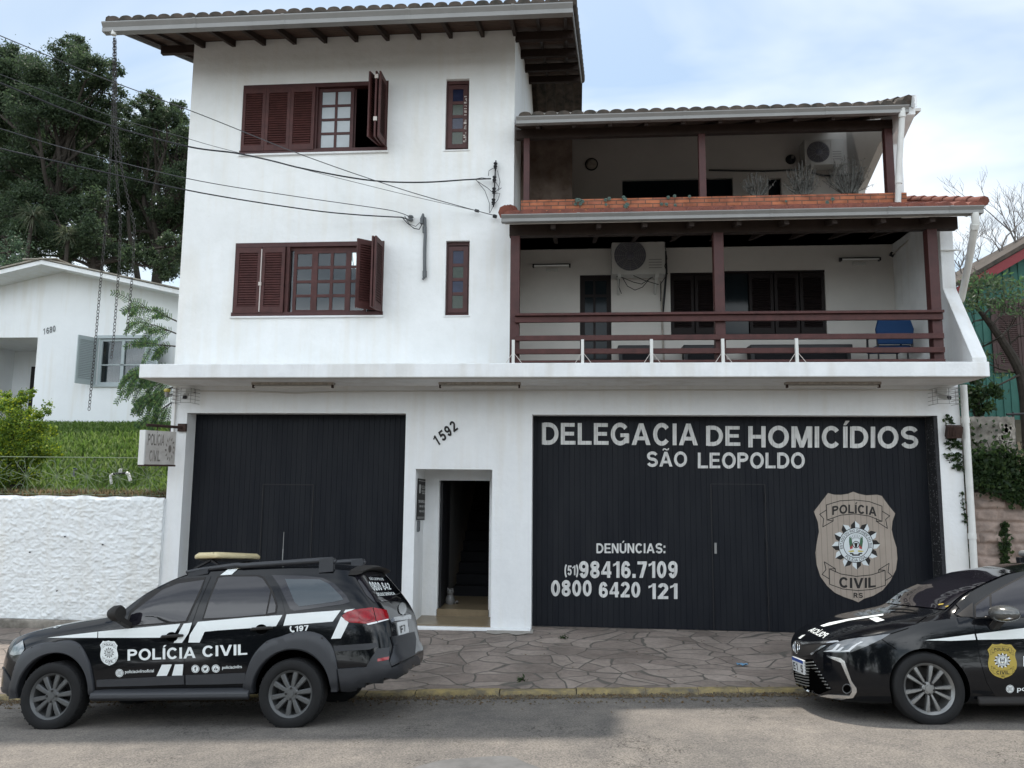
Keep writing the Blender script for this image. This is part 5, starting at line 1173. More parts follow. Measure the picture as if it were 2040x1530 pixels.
# ---- projecting sign
t = thing('projecting_sign', 'faded light box sign hung from an arm beside the plain gate', 'sign', (-6.7, 0, 2.8))
a, b = Vector((-6.70, -0.75, 0)), Vector((-6.47, -0.27, 0)); u = (b-a); L = u.length; u.normalize(); nrm = Vector((u.y, -u.x, 0)); zt, zb = 3.00, 2.46
mb = MB(); mb.obox((a+b)/2+Vector((0, 0, (zt+zb)/2))-nrm*0.07, u*(L/2), nrm*0.07, Vector((0, 0, (zt-zb)/2))); M['signbox'] = mat('weathered_sign_acrylic', (0.55, 0.53, 0.50), 0.5, 0.4, col2=(0.36, 0.33, 0.30), nscale=5); mb.build('box', M['signbox'], t, bevel=0.008)
mb = MB(); mb.obox(a-u*0.012+Vector((0, 0, (zt+zb)/2))-nrm*0.07, u*0.011, nrm*0.073, Vector((0, 0, (zt-zb)/2+0.004))); mb.build('end_cap', M['pvc'], t, bevel=0.004)
mb = MB()
mb.obox((a+b)/2+Vector((0, 0, zb-0.012))-nrm*0.07, u*(L/2+0.01), nrm*0.08, Vector((0, 0, 0.014)))
mb.tube([Vector((-6.72, -0.72, 3.085)), Vector((-6.50, -0.02, 3.085))], 0.024, 8); mb.box(-6.58, -6.44, -0.05, -0.001, 3.02, 3.15)
for q in (0.35, 0.8): pp = Vector((-6.72, -0.72, 3.085)).lerp(Vector((-6.50, -0.02, 3.085)), q*0.8); mb.tube([pp, Vector((pp.x, pp.y, zt))], 0.008, 6)
mb.build('arm', M['rust'], t)
sf = lambda s, z, l=0: a+u*(s*L)+nrm*(0.003+0.0012*l)+Vector((0, 0, zb+(zt-zb)*z))
M['fadedink'] = mat('faded_ink', (0.06, 0.055, 0.05), 0.7, 0.2, col2=(0.34, 0.31, 0.28), nscale=9)
mb = MB()
for s, (s0, s1, z0, z1) in (('POLÍCIA', (0.06, 0.60, 0.57, 0.90)), ('CIVIL', (0.14, 0.50, 0.10, 0.42))):
    vs, fs, _, _L = text2d(s, 0.02); mb.add([lift(sf(s0+(s1-s0)*x, z0+(z1-z0)*y), l) for (x, y), l in zip(vs, _L)], fs)
rosette(mb, lambda x, y, l: sf(0.80+(x-737)/285*0.17, 0.48-(y-742)/285*0.38, 0), blk=0, wht=1)
disc(mb, lambda x, y, l: sf(0.80+x*0.17, 0.48+y*0.38, 1), (0, 0), 0, 0.30, 0, 0, 20)
mb.build('lettering', [M['fadedink'], M['signbox']], t, fix=False)
# ---- caged security cameras
for x, lab in ((-6.42, 'caged security camera above the projecting sign'), (5.70, 'caged security camera above the climbing vine')):
    t = thing('security_camera', lab, 'camera', (x, 0, 3.6), 'caged security cameras under the canopy'); mb = MB()
    x0, x1, z0, z1, y0 = x-0.17, x+0.17, 3.48, 3.72, -0.30
    for z in np.linspace(z0, z1, 5): mb.tube([(x0, -0.002, z), (x0, y0, z), (x1, y0, z), (x1, -0.002, z)], 0.004, 5)
    for xx in (x0, x, x1): mb.tube([(xx, y0, z0), (xx, y0, z1)], 0.004, 5)
    mb.tube([(x0, -0.15, z0), (x0, -0.15, z1)], 0.004, 5); mb.tube([(x1, -0.15, z0), (x1, -0.15, z1)], 0.004, 5); mb.build('cage', M['gutter'], t)
    mb = MB(); mb.obox((x-0.0, -0.15, 3.60), (0.03, -0.075, -0.02), (0.035, 0.015, 0), (0, 0.012, 0.04)); mb.build('camera_body', M['ac'], t, bevel=0.006)
    mb = MB(); mb.lathe([(0, 0.03), (0.034, 0.02), (0.034, -0.01)], (x+0.032, -0.225, 3.578), (0.35, -0.9, -0.25), 14); mb.build('lens', M['black'], t)
    mb = MB(); mb.box(x-0.05, x+0.09, -0.06, -0.002, 3.66, 3.735); mb.build('junction_box', M['ac'], t)
t = thing('siren_lamp', 'small yellow topped lamp at the corner under the slab', 'lamp', (-6.77, 0, 3.68))
mb = MB(); mb.lathe([(0, 0.045), (0.05, 0.03), (0.055, 0), (0.04, -0.02)], (-6.80, -0.05, 3.70), (0, 0, 1), 14); mb.build('lens', mat('yellow_lens', (0.5, 0.42, 0.08), 0.4), t, smooth=True)
mb = MB(); mb.lathe([(0.04, -0.02), (0.03, -0.10), (0, -0.11)], (-6.80, -0.05, 3.70), (0, 0, 1), 14); mb.bar((-6.80, -0.05, 3.62), (-6.73, -0.02, 3.62), 0.03, 0.03); mb.build('base', M['gutter'], t)
t = thing('floodlight', 'rusty brown floodlight among vine leaves beside the wide gate', 'floodlight', at(1900, 862, -0.02))
c = at(1900, 860, -0.10); mb = MB(); mb.obox(c, (0.10, -0.02, 0), (0.01, 0.06, 0.02), (0, -0.03, 0.085)); 
for i in range(5): mb.obox(c+Vector((-0.08+0.04*i, -0.062, -0.0)), (0.004, 0, 0), (0, 0.012, 0), (0, -0.02, 0.08))
mb.build('housing', M['rust'], t, bevel=0.006)
mb = MB(); mb.bar(c+Vector((0, 0.02, -0.07)), c+Vector((0, 0.10, -0.10)), 0.16, 0.012); mb.build('bracket', M['black'], t)
# vine
t = thing('climbing_vine', 'sparse climbing vine around the brown floodlight', 'vine', at(1900, 930, -0.02)); C = []; mb = MB()
for x0, y0, x1, y1 in ((1884, 828, 1897, 842), (1900, 880, 1882, 838), (1915, 880, 1884, 893), (1915, 893, 1880, 880), (1915, 905, 1880, 909), (1915, 912, 1886, 918), (1915, 922, 1896, 930), (1916, 895, 1888, 868), (1915, 930, 1905, 935), (1918, 980, 1922, 1045)):
    pts = [at(x0+(x1-x0)*k/6+random.uniform(-2, 2), y0+(y1-y0)*k/6+random.uniform(-2, 2), -0.012) for k in range(7)]; mb.tube(pts, 0.004, 5)
    for k in range(26):
        q = random.random()*5.99; i = int(q); v = pts[i].lerp(pts[i+1], q-i); C.append((v.x+random.gauss(0, .02), v.y-0.02+random.gauss(0, .01), v.z+random.gauss(0, .02)))
leaves('foliage', C, 0.06, LV['ivy'], t, asp=0.75); mb.build('stem', M['bark'], t)
# notice board and bell in the recess
t = thing('notice_board', 'black notice board with white lettering on the recess wall', 'sign', (-2.53, 0.3, 1.9))
X = -2.527
fb = lambda px, py, l=0: Vector((X+0.012+0.001*l, *atx(px, py, X)[1:]))
q = [(832, 953), (852, 956), (849, 1036), (829, 1036)]; cs = [fb(*p) for p in q]; mb = MB(); mb.add(cs+[c-Vector((0.011, 0, 0)) for c in cs], [(0, 1, 2, 3), (4, 7, 6, 5), (0, 4, 5, 1), (1, 5, 6, 2), (2, 6, 7, 3), (3, 7, 4, 0)]); mb.build('panel', M['ink'], t)
mb = MB(); g = quad_map(q)
for s, (u0, u1, v0, v1) in (('POLÍCIA CIVIL', (0.34, 0.92, 0.76, 0.84)), ('DELEGACIA DE', (0.36, 0.9, 0.69, 0.73)), ('HOMICÍDIOS', (0.42, 0.85, 0.635, 0.675)), ('DENÚNCIAS', (0.1, 0.9, 0.42, 0.485)), ('98416.7109', (0.2, 0.85, 0.31, 0.36)), ('0800 6420 121', (0.2, 0.85, 0.19, 0.24))):
    vs, fs, _, _L = text2d(s, 0.02); mb.add([fb(*g(u0+(u1-u0)*a, v0+(v1-v0)*b), 2+0.3*l) for (a, b), l in zip(vs, _L)], fs)
for v0, v1 in ((0.945, 0.955), (0.065, 0.075), (0.03, 0.036)): mb.add([fb(*g(a, b), 2) for a, b in ((0.03, v0), (0.97, v0), (0.97, v1), (0.03, v1))], [(0, 1, 2, 3)])
mb.add([fb(*g(a, b), 2) for a, b in ((0.13, 0.66), (0.19, 0.64), (0.25, 0.66), (0.27, 0.8), (0.25, 0.86), (0.13, 0.86), (0.11, 0.8))], [(0, 1, 2, 3, 4, 5, 6)])
mb.build('lettering', M['letter'], t, fix=False)
t = thing('intercom', 'small grey intercom under the notice board', 'intercom', (-2.53, 0.25, 1.5))
c = atx(832, 1048, X); mb = MB(); mb.box(X-0.002, X+0.03, c.y-0.06, c.y+0.06, c.z-0.09, c.z+0.09); mb.build('housing', M['pvcgrey'], t, bevel=0.006)
mb = MB(); mb.box(X+0.03, X+0.034, c.y-0.015, c.y+0.015, c.z-0.05, c.z-0.02); mb.build('button', M['black'], t)
# cat figurine door stop
c = Vector((-2.13, 1.25, 0.09)); t = thing('cat_figurine', 'small pale cat figurine on the floor just inside the doorway', 'figurine', c); mb = MB()
mb.lathe([(0, 0), (0.07, 0.0), (0.085, 0.05), (0.07, 0.12), (0.045, 0.16), (0.05, 0.165), (0.065, 0.2), (0.06, 0.235), (0.03, 0.255), (0, 0.26)], c, (0, 0, 1), 16)
for s in (-1, 1): mb.lathe([(0.022, 0), (0.0, 0.045)], c+Vector((s*0.035, 0, 0.24)), (s*0.3, 0, 1), 8)
mb.tube([c+Vector((0.06, 0.02, 0.03)), c+Vector((0.12, 0, 0.02)), c+Vector((0.13, -0.03, 0.05))], 0.018, 8)
mb.build('body', mat('shaded_glaze', (0.16, 0.155, 0.15), 0.4), t, smooth=True)  # pale glaze coloured darker to stand in for the doorway shade
mb = MB()
for s in (-1, 1): mb.lathe([(0, 0.006), (0.009, 0)], c+Vector((s*0.025, -0.056, 0.215)), (s*.2, -1, 0), 8)
mb.build('eye', M['black'], t)
# floodlit slanted stick on the balcony wall, blue scrap on the pavement
t = thing('broom', 'broom handle leaning high in the corner of the lower balcony', 'broom', at(1780, 508, 1.2))
mb = MB(); mb.tube([at(1777, 507, 1.3), at(1838, 455, 0.4)], 0.012, 8); mb.build('handle', M['fixture'], t)
mb = MB(); mb.obox(at(1777, 507, 1.3), (0.03, 0, -0.02), (0, 0.02, 0), (0.015, 0, 0.03)); mb.build('head', M['black'], t)
c = at(1478, 1299, -1.9); c.z = kerb_z(c.x)+(fac_z(c.x)-kerb_z(c.x))*((c.y+2.86)/2.86)+0.02; mb = MB()
P = [[(c.x-0.07+0.035*i, c.y-0.03+0.02*j, c.z+0.02*noise.noise((i*1.3, j*1.7, 2))+0.012*((i+j) % 2)) for j in range(4)] for i in range(5)]; mb.grid(P); mb.grid([[(x, y, z-0.003) for x, y, z in r] for r in P])
o = mb.build('crumpled_wrapper', mat('blue_wrapper', (0.12, 0.25, 0.38), 0.5)); tag(o, 'small crumpled pale blue wrapper on the pavement', 'litter')
# ------------------------------------------------------------------ left neighbour: stucco retaining wall, bank of grass, fence, house
t = thing('retaining_wall', 'white retaining wall of rough splashed stucco left of the station', 'wall', (-10, 0, 0))
mb = MB(); P = []
xs = np.arange(-11.0, XL-0.005, 0.0165); zs_ = np.arange(-0.30, 1.93, 0.0165)
for x in xs:
    row = []
    for z in zs_:
        h = 0.020*abs(noise.noise((x*6+z*2, 0.3, z*9)))+0.030*abs(noise.noise((x*11+z*5, 4, z*21)))+0.017*abs(noise.noise((x*27, 8, z*40)))
        top = 0.025*noise.noise((x*3, 9, 0)); f = smooth(1.95, 1.86, z) if z > 1.86 else 1
        row.append((x, -0.03-h*1.15+(1-f)*0.04, z+(top if z > 1.88 else 0)))
    P.append(row)
mb.grid(P); mb.box(-11, XL-0.003, -0.028, 0.2, -0.8, 1.90); mb.box(-60, -11.0, -0.06, 0.2, -2.0, 1.91)
mb.build('wall', M['stucco'], t, smooth=True, sharp=0, fix=False)
mb = MB()
for x, y in ((114, 1177), (130, 1069), (205, 1085), (60, 1100)): c = at(x, y, -0.07); mb.lathe([(0, 0.02), (0.011, 0.02), (0.012, 0)], c, (0, -1, 0), 12)
mb.build('weep_hole', M['ink'], t)
mb = MB(); mb.box(-40, XL-0.3, -0.16, -0.05, -1.6, -0.075); o = mb.build('wall_plinth', M['concrete'], t, bevel=0.02)
bank_z = lambda x, y: 1.86+(3.33-1.86)*smooth(0.0, 1.0, min(1, max(0, (y-0.3)/4.6)))*1.0 if y < 4.9 else 3.33
mb = MB(); mb.grid([[(x, y, bank_z(x, y)) for y in (0.19, 0.6, 1.2, 2, 2.8, 3.6, 4.3, 4.9, 6, 9, 14, 30)] for x in (-60, -30, -20, -15, -12, -10, -8, XL-0.002)])
tag(mb.build('lawn', M['earth'], smooth=True, sharp=0), kind='structure')
def blades(name, n, xr, yr, hfun, size, mats, dens=None):
    V = []; F = []; MI = []
    for i in range(n):
        x = random.uniform(*xr); y = yr[0]+(yr[1]-yr[0])*random.random()**(dens or 1); z = hfun(x, y); h = size*random.uniform(0.5, 1.4); a = random.uniform(0, 6.28); l = random.uniform(0.1, 0.8)*h; wd = h*random.uniform(0.05, 0.09)+0.003
        dx, dy = math.cos(a), math.sin(a); b = len(V)
        V += [(x-dy*wd, y+dx*wd, z-0.02), (x+dy*wd, y-dx*wd, z-0.02), (x+dx*l*0.45+dy*wd*0.7, y+dy*l*0.45-dx*wd*0.7, z+h*0.65), (x+dx*l*0.45-dy*wd*0.7, y+dy*l*0.45+dx*wd*0.7, z+h*0.65), (x+dx*l, y+dy*l, z+h*0.9)]
        F += [(b, b+1, b+2, b+3), (b+3, b+2, b+4)]; k = random.choice((0, 0, 1, 2)); MI += [k, k]
    me = bpy.data.meshes.new(name); me.from_pydata(V, [], F)
    for m in mats: me.materials.append(m)
    me.polygons.foreach_set('material_index', MI); o = link(name, me); return tag(o, kind='stuff')
blades('grass', 34000, (-14.5, XL-0.03), (0.5, 5.95), bank_z, 0.17, LV['grass'])
blades('dry_grass', 5200, (-13, XL-0.02), (0.12, 0.75), lambda x, y: bank_z(x, y)-0.02, 0.17, LV['dry'], 1.6)
# ornamental wire fence
t = thing('garden_fence', 'low ornamental wire fence of scrolls and star rods above the stucco wall', 'fence', (-9, 0.1, 1.9)); mb = MB()
zc, hh = 2.25, 0.30
def scroll(cx, cz, ang, s):
    pts = []
    for k in range(15):
        a = ang+k/14*math.pi*1.55; r = s*(1-0.25*k/14); pts.append((cx+math.cos(a)*r, 0.10, cz+math.sin(a)*r))
    mb.tube(pts, 0.0042, 5)
for i in range(13):
    cx = -7.12-0.545*i
    for k in range(6):
        a = k*math.pi/6+0.2; dx, dz = math.cos(a), math.sin(a); L = min(0.27/max(abs(dx), 1e-3), 0.31/max(abs(dz), 1e-3), 0.34); mb.tube([(cx-dx*L, 0.10, zc-dz*L), (cx+dx*L, 0.10, zc+dz*L)], 0.0035, 5)
    for s in (-1, 1):
        scroll(cx+s*0.12, zc+0.20, 0.2+1.2*s, 0.085); scroll(cx-s*0.10, zc-0.20, 3.4+1.2*s, 0.085); scroll(cx+s*0.235, zc+0.05, 1.5, 0.06)
M['fencewire'] = mat('pale_fence_wire', (0.15, 0.19, 0.12), 0.6, 0.4)
mb.build('scrollwork', M['fencewire'], t, smooth=True, fix=False)
mb = MB(); mb.tube([(-14.5, 0.10, 2.585), (-6.75, 0.10, 2.575)], 0.008, 6); mb.tube([(-14.5, 0.10, 1.96), (-6.75, 0.10, 1.95)], 0.006, 6); mb.build('rail', M['fencewire'], t)
# water meter pipes
t = thing('water_pipe', 'white water meter pipe standing in the grass behind the wire fence', 'pipe', at(240, 965, 0.35))
A = [at(222, 964, 0.35), at(220, 947, 0.35), at(226, 944, 0.35)]; B = [at(258, 940, 0.35), at(256, 944, 0.35), at(260, 958, 0.35)]
mb = MB(); mb.tube(A, 0.022, 10); mb.tube([at(252, 942, 0.35)]+B[1:], 0.028, 10); mb.build('riser', M['pvc'], t, smooth=True)
mb = MB(); mb.tube([A[-1], at(252, 942, 0.35)], 0.02, 10); mb.build('meter', M['black'], t)
mb = MB(); mb.lathe([(0, 0.04), (0.03, 0.03), (0.03, -0.03), (0, -0.04)], at(240, 938, 0.33), (0, 0, 1), 12); mb.build('valve', M['pvc'], t, smooth=True)
t = thing('garden_tap', 'small pale garden tap in the grass between fence stars', 'tap', at(150, 945, 0.6))
mb = MB(); mb.tube([at(147, 950, 0.6), at(147, 938, 0.6), at(153, 934, 0.6)], 0.016, 8); mb.build('spout', M['pvcgrey'], t); mb = MB(); mb.lathe([(0, 0.01), (0.025, 0.006), (0.025, -0.006), (0, -0.01)], at(148, 933, 0.6), (0, 0, 1), 10); mb.build('knob', M['plastic_blue'], t)
# neighbour house
HY = 6.0
H = thing('bungalow', 'white gabled bungalow with grey shutters on the grassy bank', 'house', (-13, HY, 3.3))
M['nwall'] = mat('bungalow_plaster', (0.80, 0.82, 0.83), 0.85, 0.3, noise_amt=0.06, nscale=1.2, streak=0.05, bump=0.3, bscale=12)
gz = lambda x: 7.56-0.222*abs(x+13.3)
mb = MB(); WIN = (-12.15, -10.86, 4.52, 5.72); POR = (-16.2, -13.84, 3.2, 5.76)
holed(mb, 'y', HY, -17.6, -9.1, 3.0, 6.55, [WIN+(0.14,), POR+(2.2,)], 0.14)
mb.add([(-17.6, HY, 6.55), (-9.1, HY, 6.55), (-9.1, HY, gz(-9.1)), (-13.3, HY, gz(-13.3)), (-17.6, HY, gz(-17.6))], [(0, 1, 2, 3, 4)])
mb.add([(-16.2, HY+2.2, 3.0), (-13.84, HY+2.2, 3.0), (-13.84, HY+2.2, 5.76), (-16.2, HY+2.2, 5.76)], [(0, 1, 2, 3)])
for x in (-17.6, -9.1): mb.add([(x, HY, 3), (x, 14, 3), (x, 14, gz(x)), (x, HY, gz(x))], [(0, 1, 2, 3)])
mb.add([(-17.6, 14, 3), (-9.1, 14, 3), (-9.1, 14, 6.5), (-13.3, 14, 7.56), (-17.6, 14, 6.5)], [(0, 1, 2, 3, 4)])
mb.build('wall', M['nwall'], H, fix=False)
mb = MB(); mb.box(-15.6, -14.6, HY+2.13, HY+2.19, 3.3, 5.3); mb.build('door', M['ink'], H)
M['fibro'] = mat('fibre_cement_roof', (0.36, 0.33, 0.28), 0.85, 0.2, col2=(0.20, 0.18, 0.15), nscale=3)
mb = MB()
for s in (-1, 1):
    n = 40; x0, x1 = -13.3, -13.3+s*4.9; P = []
    for k in range(2):
        yy = (5.15, 14.5)[k]; P.append([(x0+(x1-x0)*i/n, yy, 7.62-0.222*4.9*i/n+0.02) for i in range(n+1)])
    mb.grid(P); mb.grid([[(a, b, c-0.035) for a, b, c in r] for r in P]); mb.grid([P[0], [(a, b, c-0.035) for a, b, c in P[0]]])
mb.bar((-13.55, 5.12, 7.60), (-13.55, 14.5, 7.60), 0.4, 0.03); mb.bar((-13.05, 5.12, 7.60), (-13.05, 14.5, 7.60), 0.4, 0.03)
r = mb.build('roof', M['fibro'], H, fix=False)
mb = MB()
for s in (-1, 1):
    mb.prism([(0, 0), (4.9, -0.222*4.9), (4.9, -0.222*4.9-0.11), (0, -0.11)], lambda a, b, w: (-13.3+s*a, w, 7.59+b), 5.20, 5.235)
    mb.add([(-13.3, 5.235, 7.50), (-13.3+s*4.9, 5.235, 7.50-0.222*4.9), (-13.3+s*4.9, HY, 7.50-0.222*4.9), (-13.3, HY, 7.50)], [(0, 1, 2, 3)])
mb.build('bargeboard', M['nwall'], r, fix=False)
mb = MB(); x0, x1, z0, z1 = WIN
for a, b, c, d in ((x0, x1, z0, z0+0.07), (x0, x1, z1-0.07, z1), (x0, x0+0.07, z0+0.07, z1-0.07), (x1-0.07, x1, z0+0.07, z1-0.07), ((x0+x1)/2-0.05, (x0+x1)/2+0.03, z0+0.07, z1-0.07), (x0+0.07, x1-0.07, 5.02, 5.05)): mb.box(a, b, HY+0.03, HY+0.10, c, d)
mb.box(x0-0.12, x1+0.12, HY-0.06, HY+0.02, z0-0.06, z0)
wn = mb.build('window', M['greywin'], H)
mb = MB(); mb.box(x0+0.02, x1-0.02, HY+0.07, HY+0.075, z0, z1); mb.build('pane', M['glass'], wn)
mb = MB(); mb.grid([[(x0+(x1-x0)*i/90, HY+0.30+0.03*math.sin(i*0.9)+0.01*math.sin(i*2.3), z) for i in range(91)] for z in (z0, z1)]); M['curtain'] = mat('pale_curtain', (0.42, 0.45, 0.47), 0.8); mb.build('curtain', M['curtain'], wn, fix=False)
mb = MB(); shutter_panel(mb, (x0-0.20, HY-0.55), (0.18, 0.53), 0.56, z0-0.02, z1, fw=0.06); mb.build('shutter', [M['greywin'], M['pvcgrey']], wn)
mb = MB(); shutter_panel(mb, (x1+0.02, HY-0.02), (0.62, -0.42), 0.62, z0, z1, fw=0.06); mb.build('shutter', [M['greywin'], M['pvcgrey']], wn)
mb = MB(); mb.box(x0-0.1, x1+0.12, HY-0.03, HY+0.03, z1, z1+0.08); mb.build('lintel', M['greywin'], wn)
mb = MB()
for i, s in enumerate('1680'): wd = 3.2 if s == '1' else 5.2; q = (86+i*6.4, 667-i*1.9); put_text(mb, s, [(q[0], q[1]-12), (q[0]+wd, q[1]-13), (q[0]+wd, q[1]-1), q], lambda px, py: at(px, py, HY-0.01), 0, 0.02)
mb.build('house_number', M['pvcgrey'], H, fix=False)
# ---- shrub, feathery tree
def bush(name, blobs, per, leaf, mats, label, cat, Y, base, asp=0.55, group=None, sub=0.26, lw=0.04, k=26, limbs=8):
    B = [(at(x, y, Y+dy), r) for x, y, r, dy in blobs]; b = Vector(base); t = thing(name, label, cat, b, group)
    leaves('crown', clump_pts(B, per, k=k, sub=sub), leaf, mats, t, asp=asp)
    mb = MB()
    for c, r in B[:limbs]: limb(mb, b, c+Vector((0, 0, r*0.3)), lw, lw*0.25)
    mb.build('trunk', M['bark'], t); return t
bush('garden_shrub', [(25, 885, 0.46, 0.0), (68, 890, 0.34, 0.0), (20, 830, 0.34, 0.05), (58, 845, 0.30, 0.05), (40, 805, 0.20, 0.1), (10, 950, 0.40, 0.0), (-25, 880, 0.55, 0.0), (55, 935, 0.28, 0.1), (85, 860, 0.2, 0.1), (-40, 940, 0.5, 0), (5, 800, 0.22, 0.1), (55, 785, 0.16, 0.1), (95, 900, 0.24, 0.1), (80, 815, 0.18, 0.1)], 19000, 0.048, LV['shrub'], 'bushy yellow green shrub overhanging the stucco wall', 'shrub', 0.75, at(30, 985, 0.7), sub=0.22, k=50)
t = thing('feathery_tree', 'feathery leaved tree beside the bungalow window', 'tree', (-8.2, 2.6, 2.4)); V = []; F = []; MI = []; mbt = MB()
limb(mbt, (-7.2, 2.4, 2.4), (-7.3, 2.3, 4.6), 0.06, 0.04); 
def frond(px, py, ang, L, Y):
    """drooping twice-divided leaf starting at a photo point"""
    p = at(px, py, Y); d = Vector((math.cos(ang), random.uniform(-0.3, 0.3), math.sin(ang))).normalized(); pts = [p]
    for i in range(10): d = (d+Vector((0, 0, -0.10))).normalized(); pts.append(pts[-1]+d*L/10)
    mbt.tube(pts, 0.006, 4)
    for i in range(2, 11):
        q = pts[i]; dd = (pts[i]-pts[i-1]).normalized(); sd = dd.cross(Vector((0, 1, 0))).normalized()
        for s in (-1, 1):
            pl = L*0.27*(1-0.05*i); ax = (sd*s*0.85+dd*0.55+Vector((0, random.uniform(-.3, .3), -0.15))).normalized(); w_ = ax.cross(Vector((0.1, 1, 0.2))).normalized()
            for k in range(1, 13):
                c = q+ax*pl*k/12; ll = 0.021*(1-0.4*abs(k/12-0.4))
                for s2 in (-1, 1):
                    e = (w_*s2+ax*0.5).normalized()*ll; n_ = ax*0.0038; b = len(V); V.extend([tuple(c-n_), tuple(c+e*0.9-n_*0.3), tuple(c+e), tuple(c+n_)]); F.append((b, b+1, b+2, b+3)); MI.append((i+(k > 6)) % 3)
for (x0, y0, x1, y1, Y, n) in ((352, 640, 262, 605, 2.2, 5), (352, 665, 275, 640, 2.5, 5), (350, 690, 290, 690, 2.3, 4), (345, 735, 255, 745, 2.0, 6), (345, 760, 265, 770, 2.4, 6), (345, 785, 285, 800, 2.2, 5), (345, 800, 300, 835, 2.5, 4), (345, 750, 290, 740, 1.8, 5), (350, 770, 300, 790, 1.8, 5)):
    a, b = at(x0, y0, Y), at(x1, y1, Y); mbt.tube([a, a.lerp(b, 0.5)+Vector((0, 0, 0.03)), b], [0.016, 0.011, 0.006], 5); a0 = math.atan2((b-a).z, (b-a).x)
    for k in range(2*n+2): q = (k+0.6)/(2*n+2); frond(x0+(x1-x0)*q, y0+(y1-y0)*q, a0+random.uniform(-0.7, 0.7), random.uniform(0.30, 0.50), Y+random.uniform(-.2, .2))
mbt.build('trunk', M['bark'], t)
im = wmat(t).inverted(); me = bpy.data.meshes.new('crown'); me.from_pydata([tuple(im @ Vector(v)) for v in V], [], F)
for m in LV['fern']: me.materials.append(m)
me.polygons.foreach_set('material_index', MI); link('crown', me, t)
# ---- tall trees behind the bungalow
def backtree(name, blobs, Y, base, label, per, leaf, mats, trunk_r=0.22, k=30, sub=0.2, asp=0.42, extra=()):
    px2m = lambda Yy: (Yy+12)/FPX
    B = [(at(x, y, Y+random.uniform(-1.4, 1.4)), r*px2m(Y)) for x, y, r in blobs]
    b = at(base[0], base[1], Y); t = thing(name, label, 'tree', b, 'trees behind the bungalow')
    leaves('crown', clump_pts(B, per, k=k, sub=sub), leaf, mats, t, asp=asp)
    mb = MB(); top = Vector((b.x*0.5+sum(c.x for c, r in B)/len(B)*0.5, b.y, min(c.z for c, r in B)+0.5)); limb(mb, b, top, trunk_r, trunk_r*0.75, 0.05)
    for c, r in B:
        pts = limb(mb, top+Vector((random.uniform(-.2, .2), 0, random.uniform(-0.6, 0.3))), c, trunk_r*0.45, 0.03, 0.16, 8)
        for j in range(7):
            q = pts[random.randrange(3, 8)]; u = Vector((random.gauss(0, 1), random.gauss(0, 1), random.gauss(0.2, 0.8))).normalized(); limb(mb, q, q.lerp(c, 0.5)+u*r*0.9, 0.035, 0.008, 0.2, 5, sides=5)
    for p0, p1, rr in extra: limb(mb, at(*p0, Y-1), at(*p1, Y-1), rr, rr*0.5, 0.1, 8)
    mb.build('trunk', M['bark'], t); return t
backtree('broadleaf_tree', [(25, 115, 38), (55, 150, 52), (140, 105, 38), (150, 80, 22), (110, 165, 58), (180, 135, 42), (10, 190, 55), (70, 225, 60), (150, 215, 60), (205, 185, 45), (225, 140, 22), (20, 270, 58), (95, 300, 58), (170, 285, 55), (215, 250, 45), (30, 345, 60), (110, 370, 50), (-40, 160, 70), (-60, 280, 90), (60, 420, 60), (-30, 400, 70), (185, 345, 45)], 15, (140, 560), 'tall dense tree with pointed crown left of the hanging chains', 6800, 0.125, LV['tree'])
backtree('broadleaf_tree', [(270, 225, 36), (300, 205, 28), (330, 235, 32), (362, 225, 28), (290, 275, 45), (345, 290, 45), (250, 300, 40), (385, 270, 40), (310, 345, 46), (365, 360, 42), (260, 375, 36), (400, 330, 50), (330, 420, 40), (375, 430, 40), (290, 440, 28), (240, 450, 30), (420, 260, 40), (385, 500, 42)], 17, (310, 590), 'tall tree whose dark crown meets the tower wall', 6800, 0.125, LV['tree'], extra=(((275, 560), (255, 420), 0.12), ((330, 560), (370, 450), 0.12), ((240, 560), (200, 400), 0.1)))
backtree('broadleaf_tree', [(60, 470, 50), (130, 480, 45), (190, 470, 45), (160, 420, 40), (100, 440, 40), (230, 520, 42), (280, 520, 36), (330, 530, 34), (30, 510, 45), (-20, 480, 50), (350, 490, 30), (200, 400, 30)], 13, (200, 620), 'low dark tree crown just above the bungalow roof ridge', 6000, 0.125, LV['tree'], trunk_r=0.15)
backtree('broadleaf_tree', [(15, 500, 42), (40, 530, 36), (-15, 540, 50), (20, 560, 36)], 9.5, (10, 640), 'bluish green rounded tree at the left end of the bungalow roof', 2600, 0.09, LV['pale'], trunk_r=0.08, asp=0.5)
backtree('broadleaf_tree', [(40, 250, 70), (120, 260, 70), (200, 260, 60), (260, 330, 62), (330, 320, 60), (400, 330, 60), (50, 350, 75), (140, 360, 75), (220, 390, 65), (300, 410, 62), (370, 420, 60), (60, 460, 70), (160, 460, 65), (250, 480, 60), (340, 490, 60), (420, 470, 60), (100, 180, 50), (-40, 330, 90), (-50, 460, 80), (320, 260, 40), (30, 180, 55)], 21, (200, 560), 'broad dark tree filling the gap between the two tallest trees', 3300, 0.15, LV['tree'])
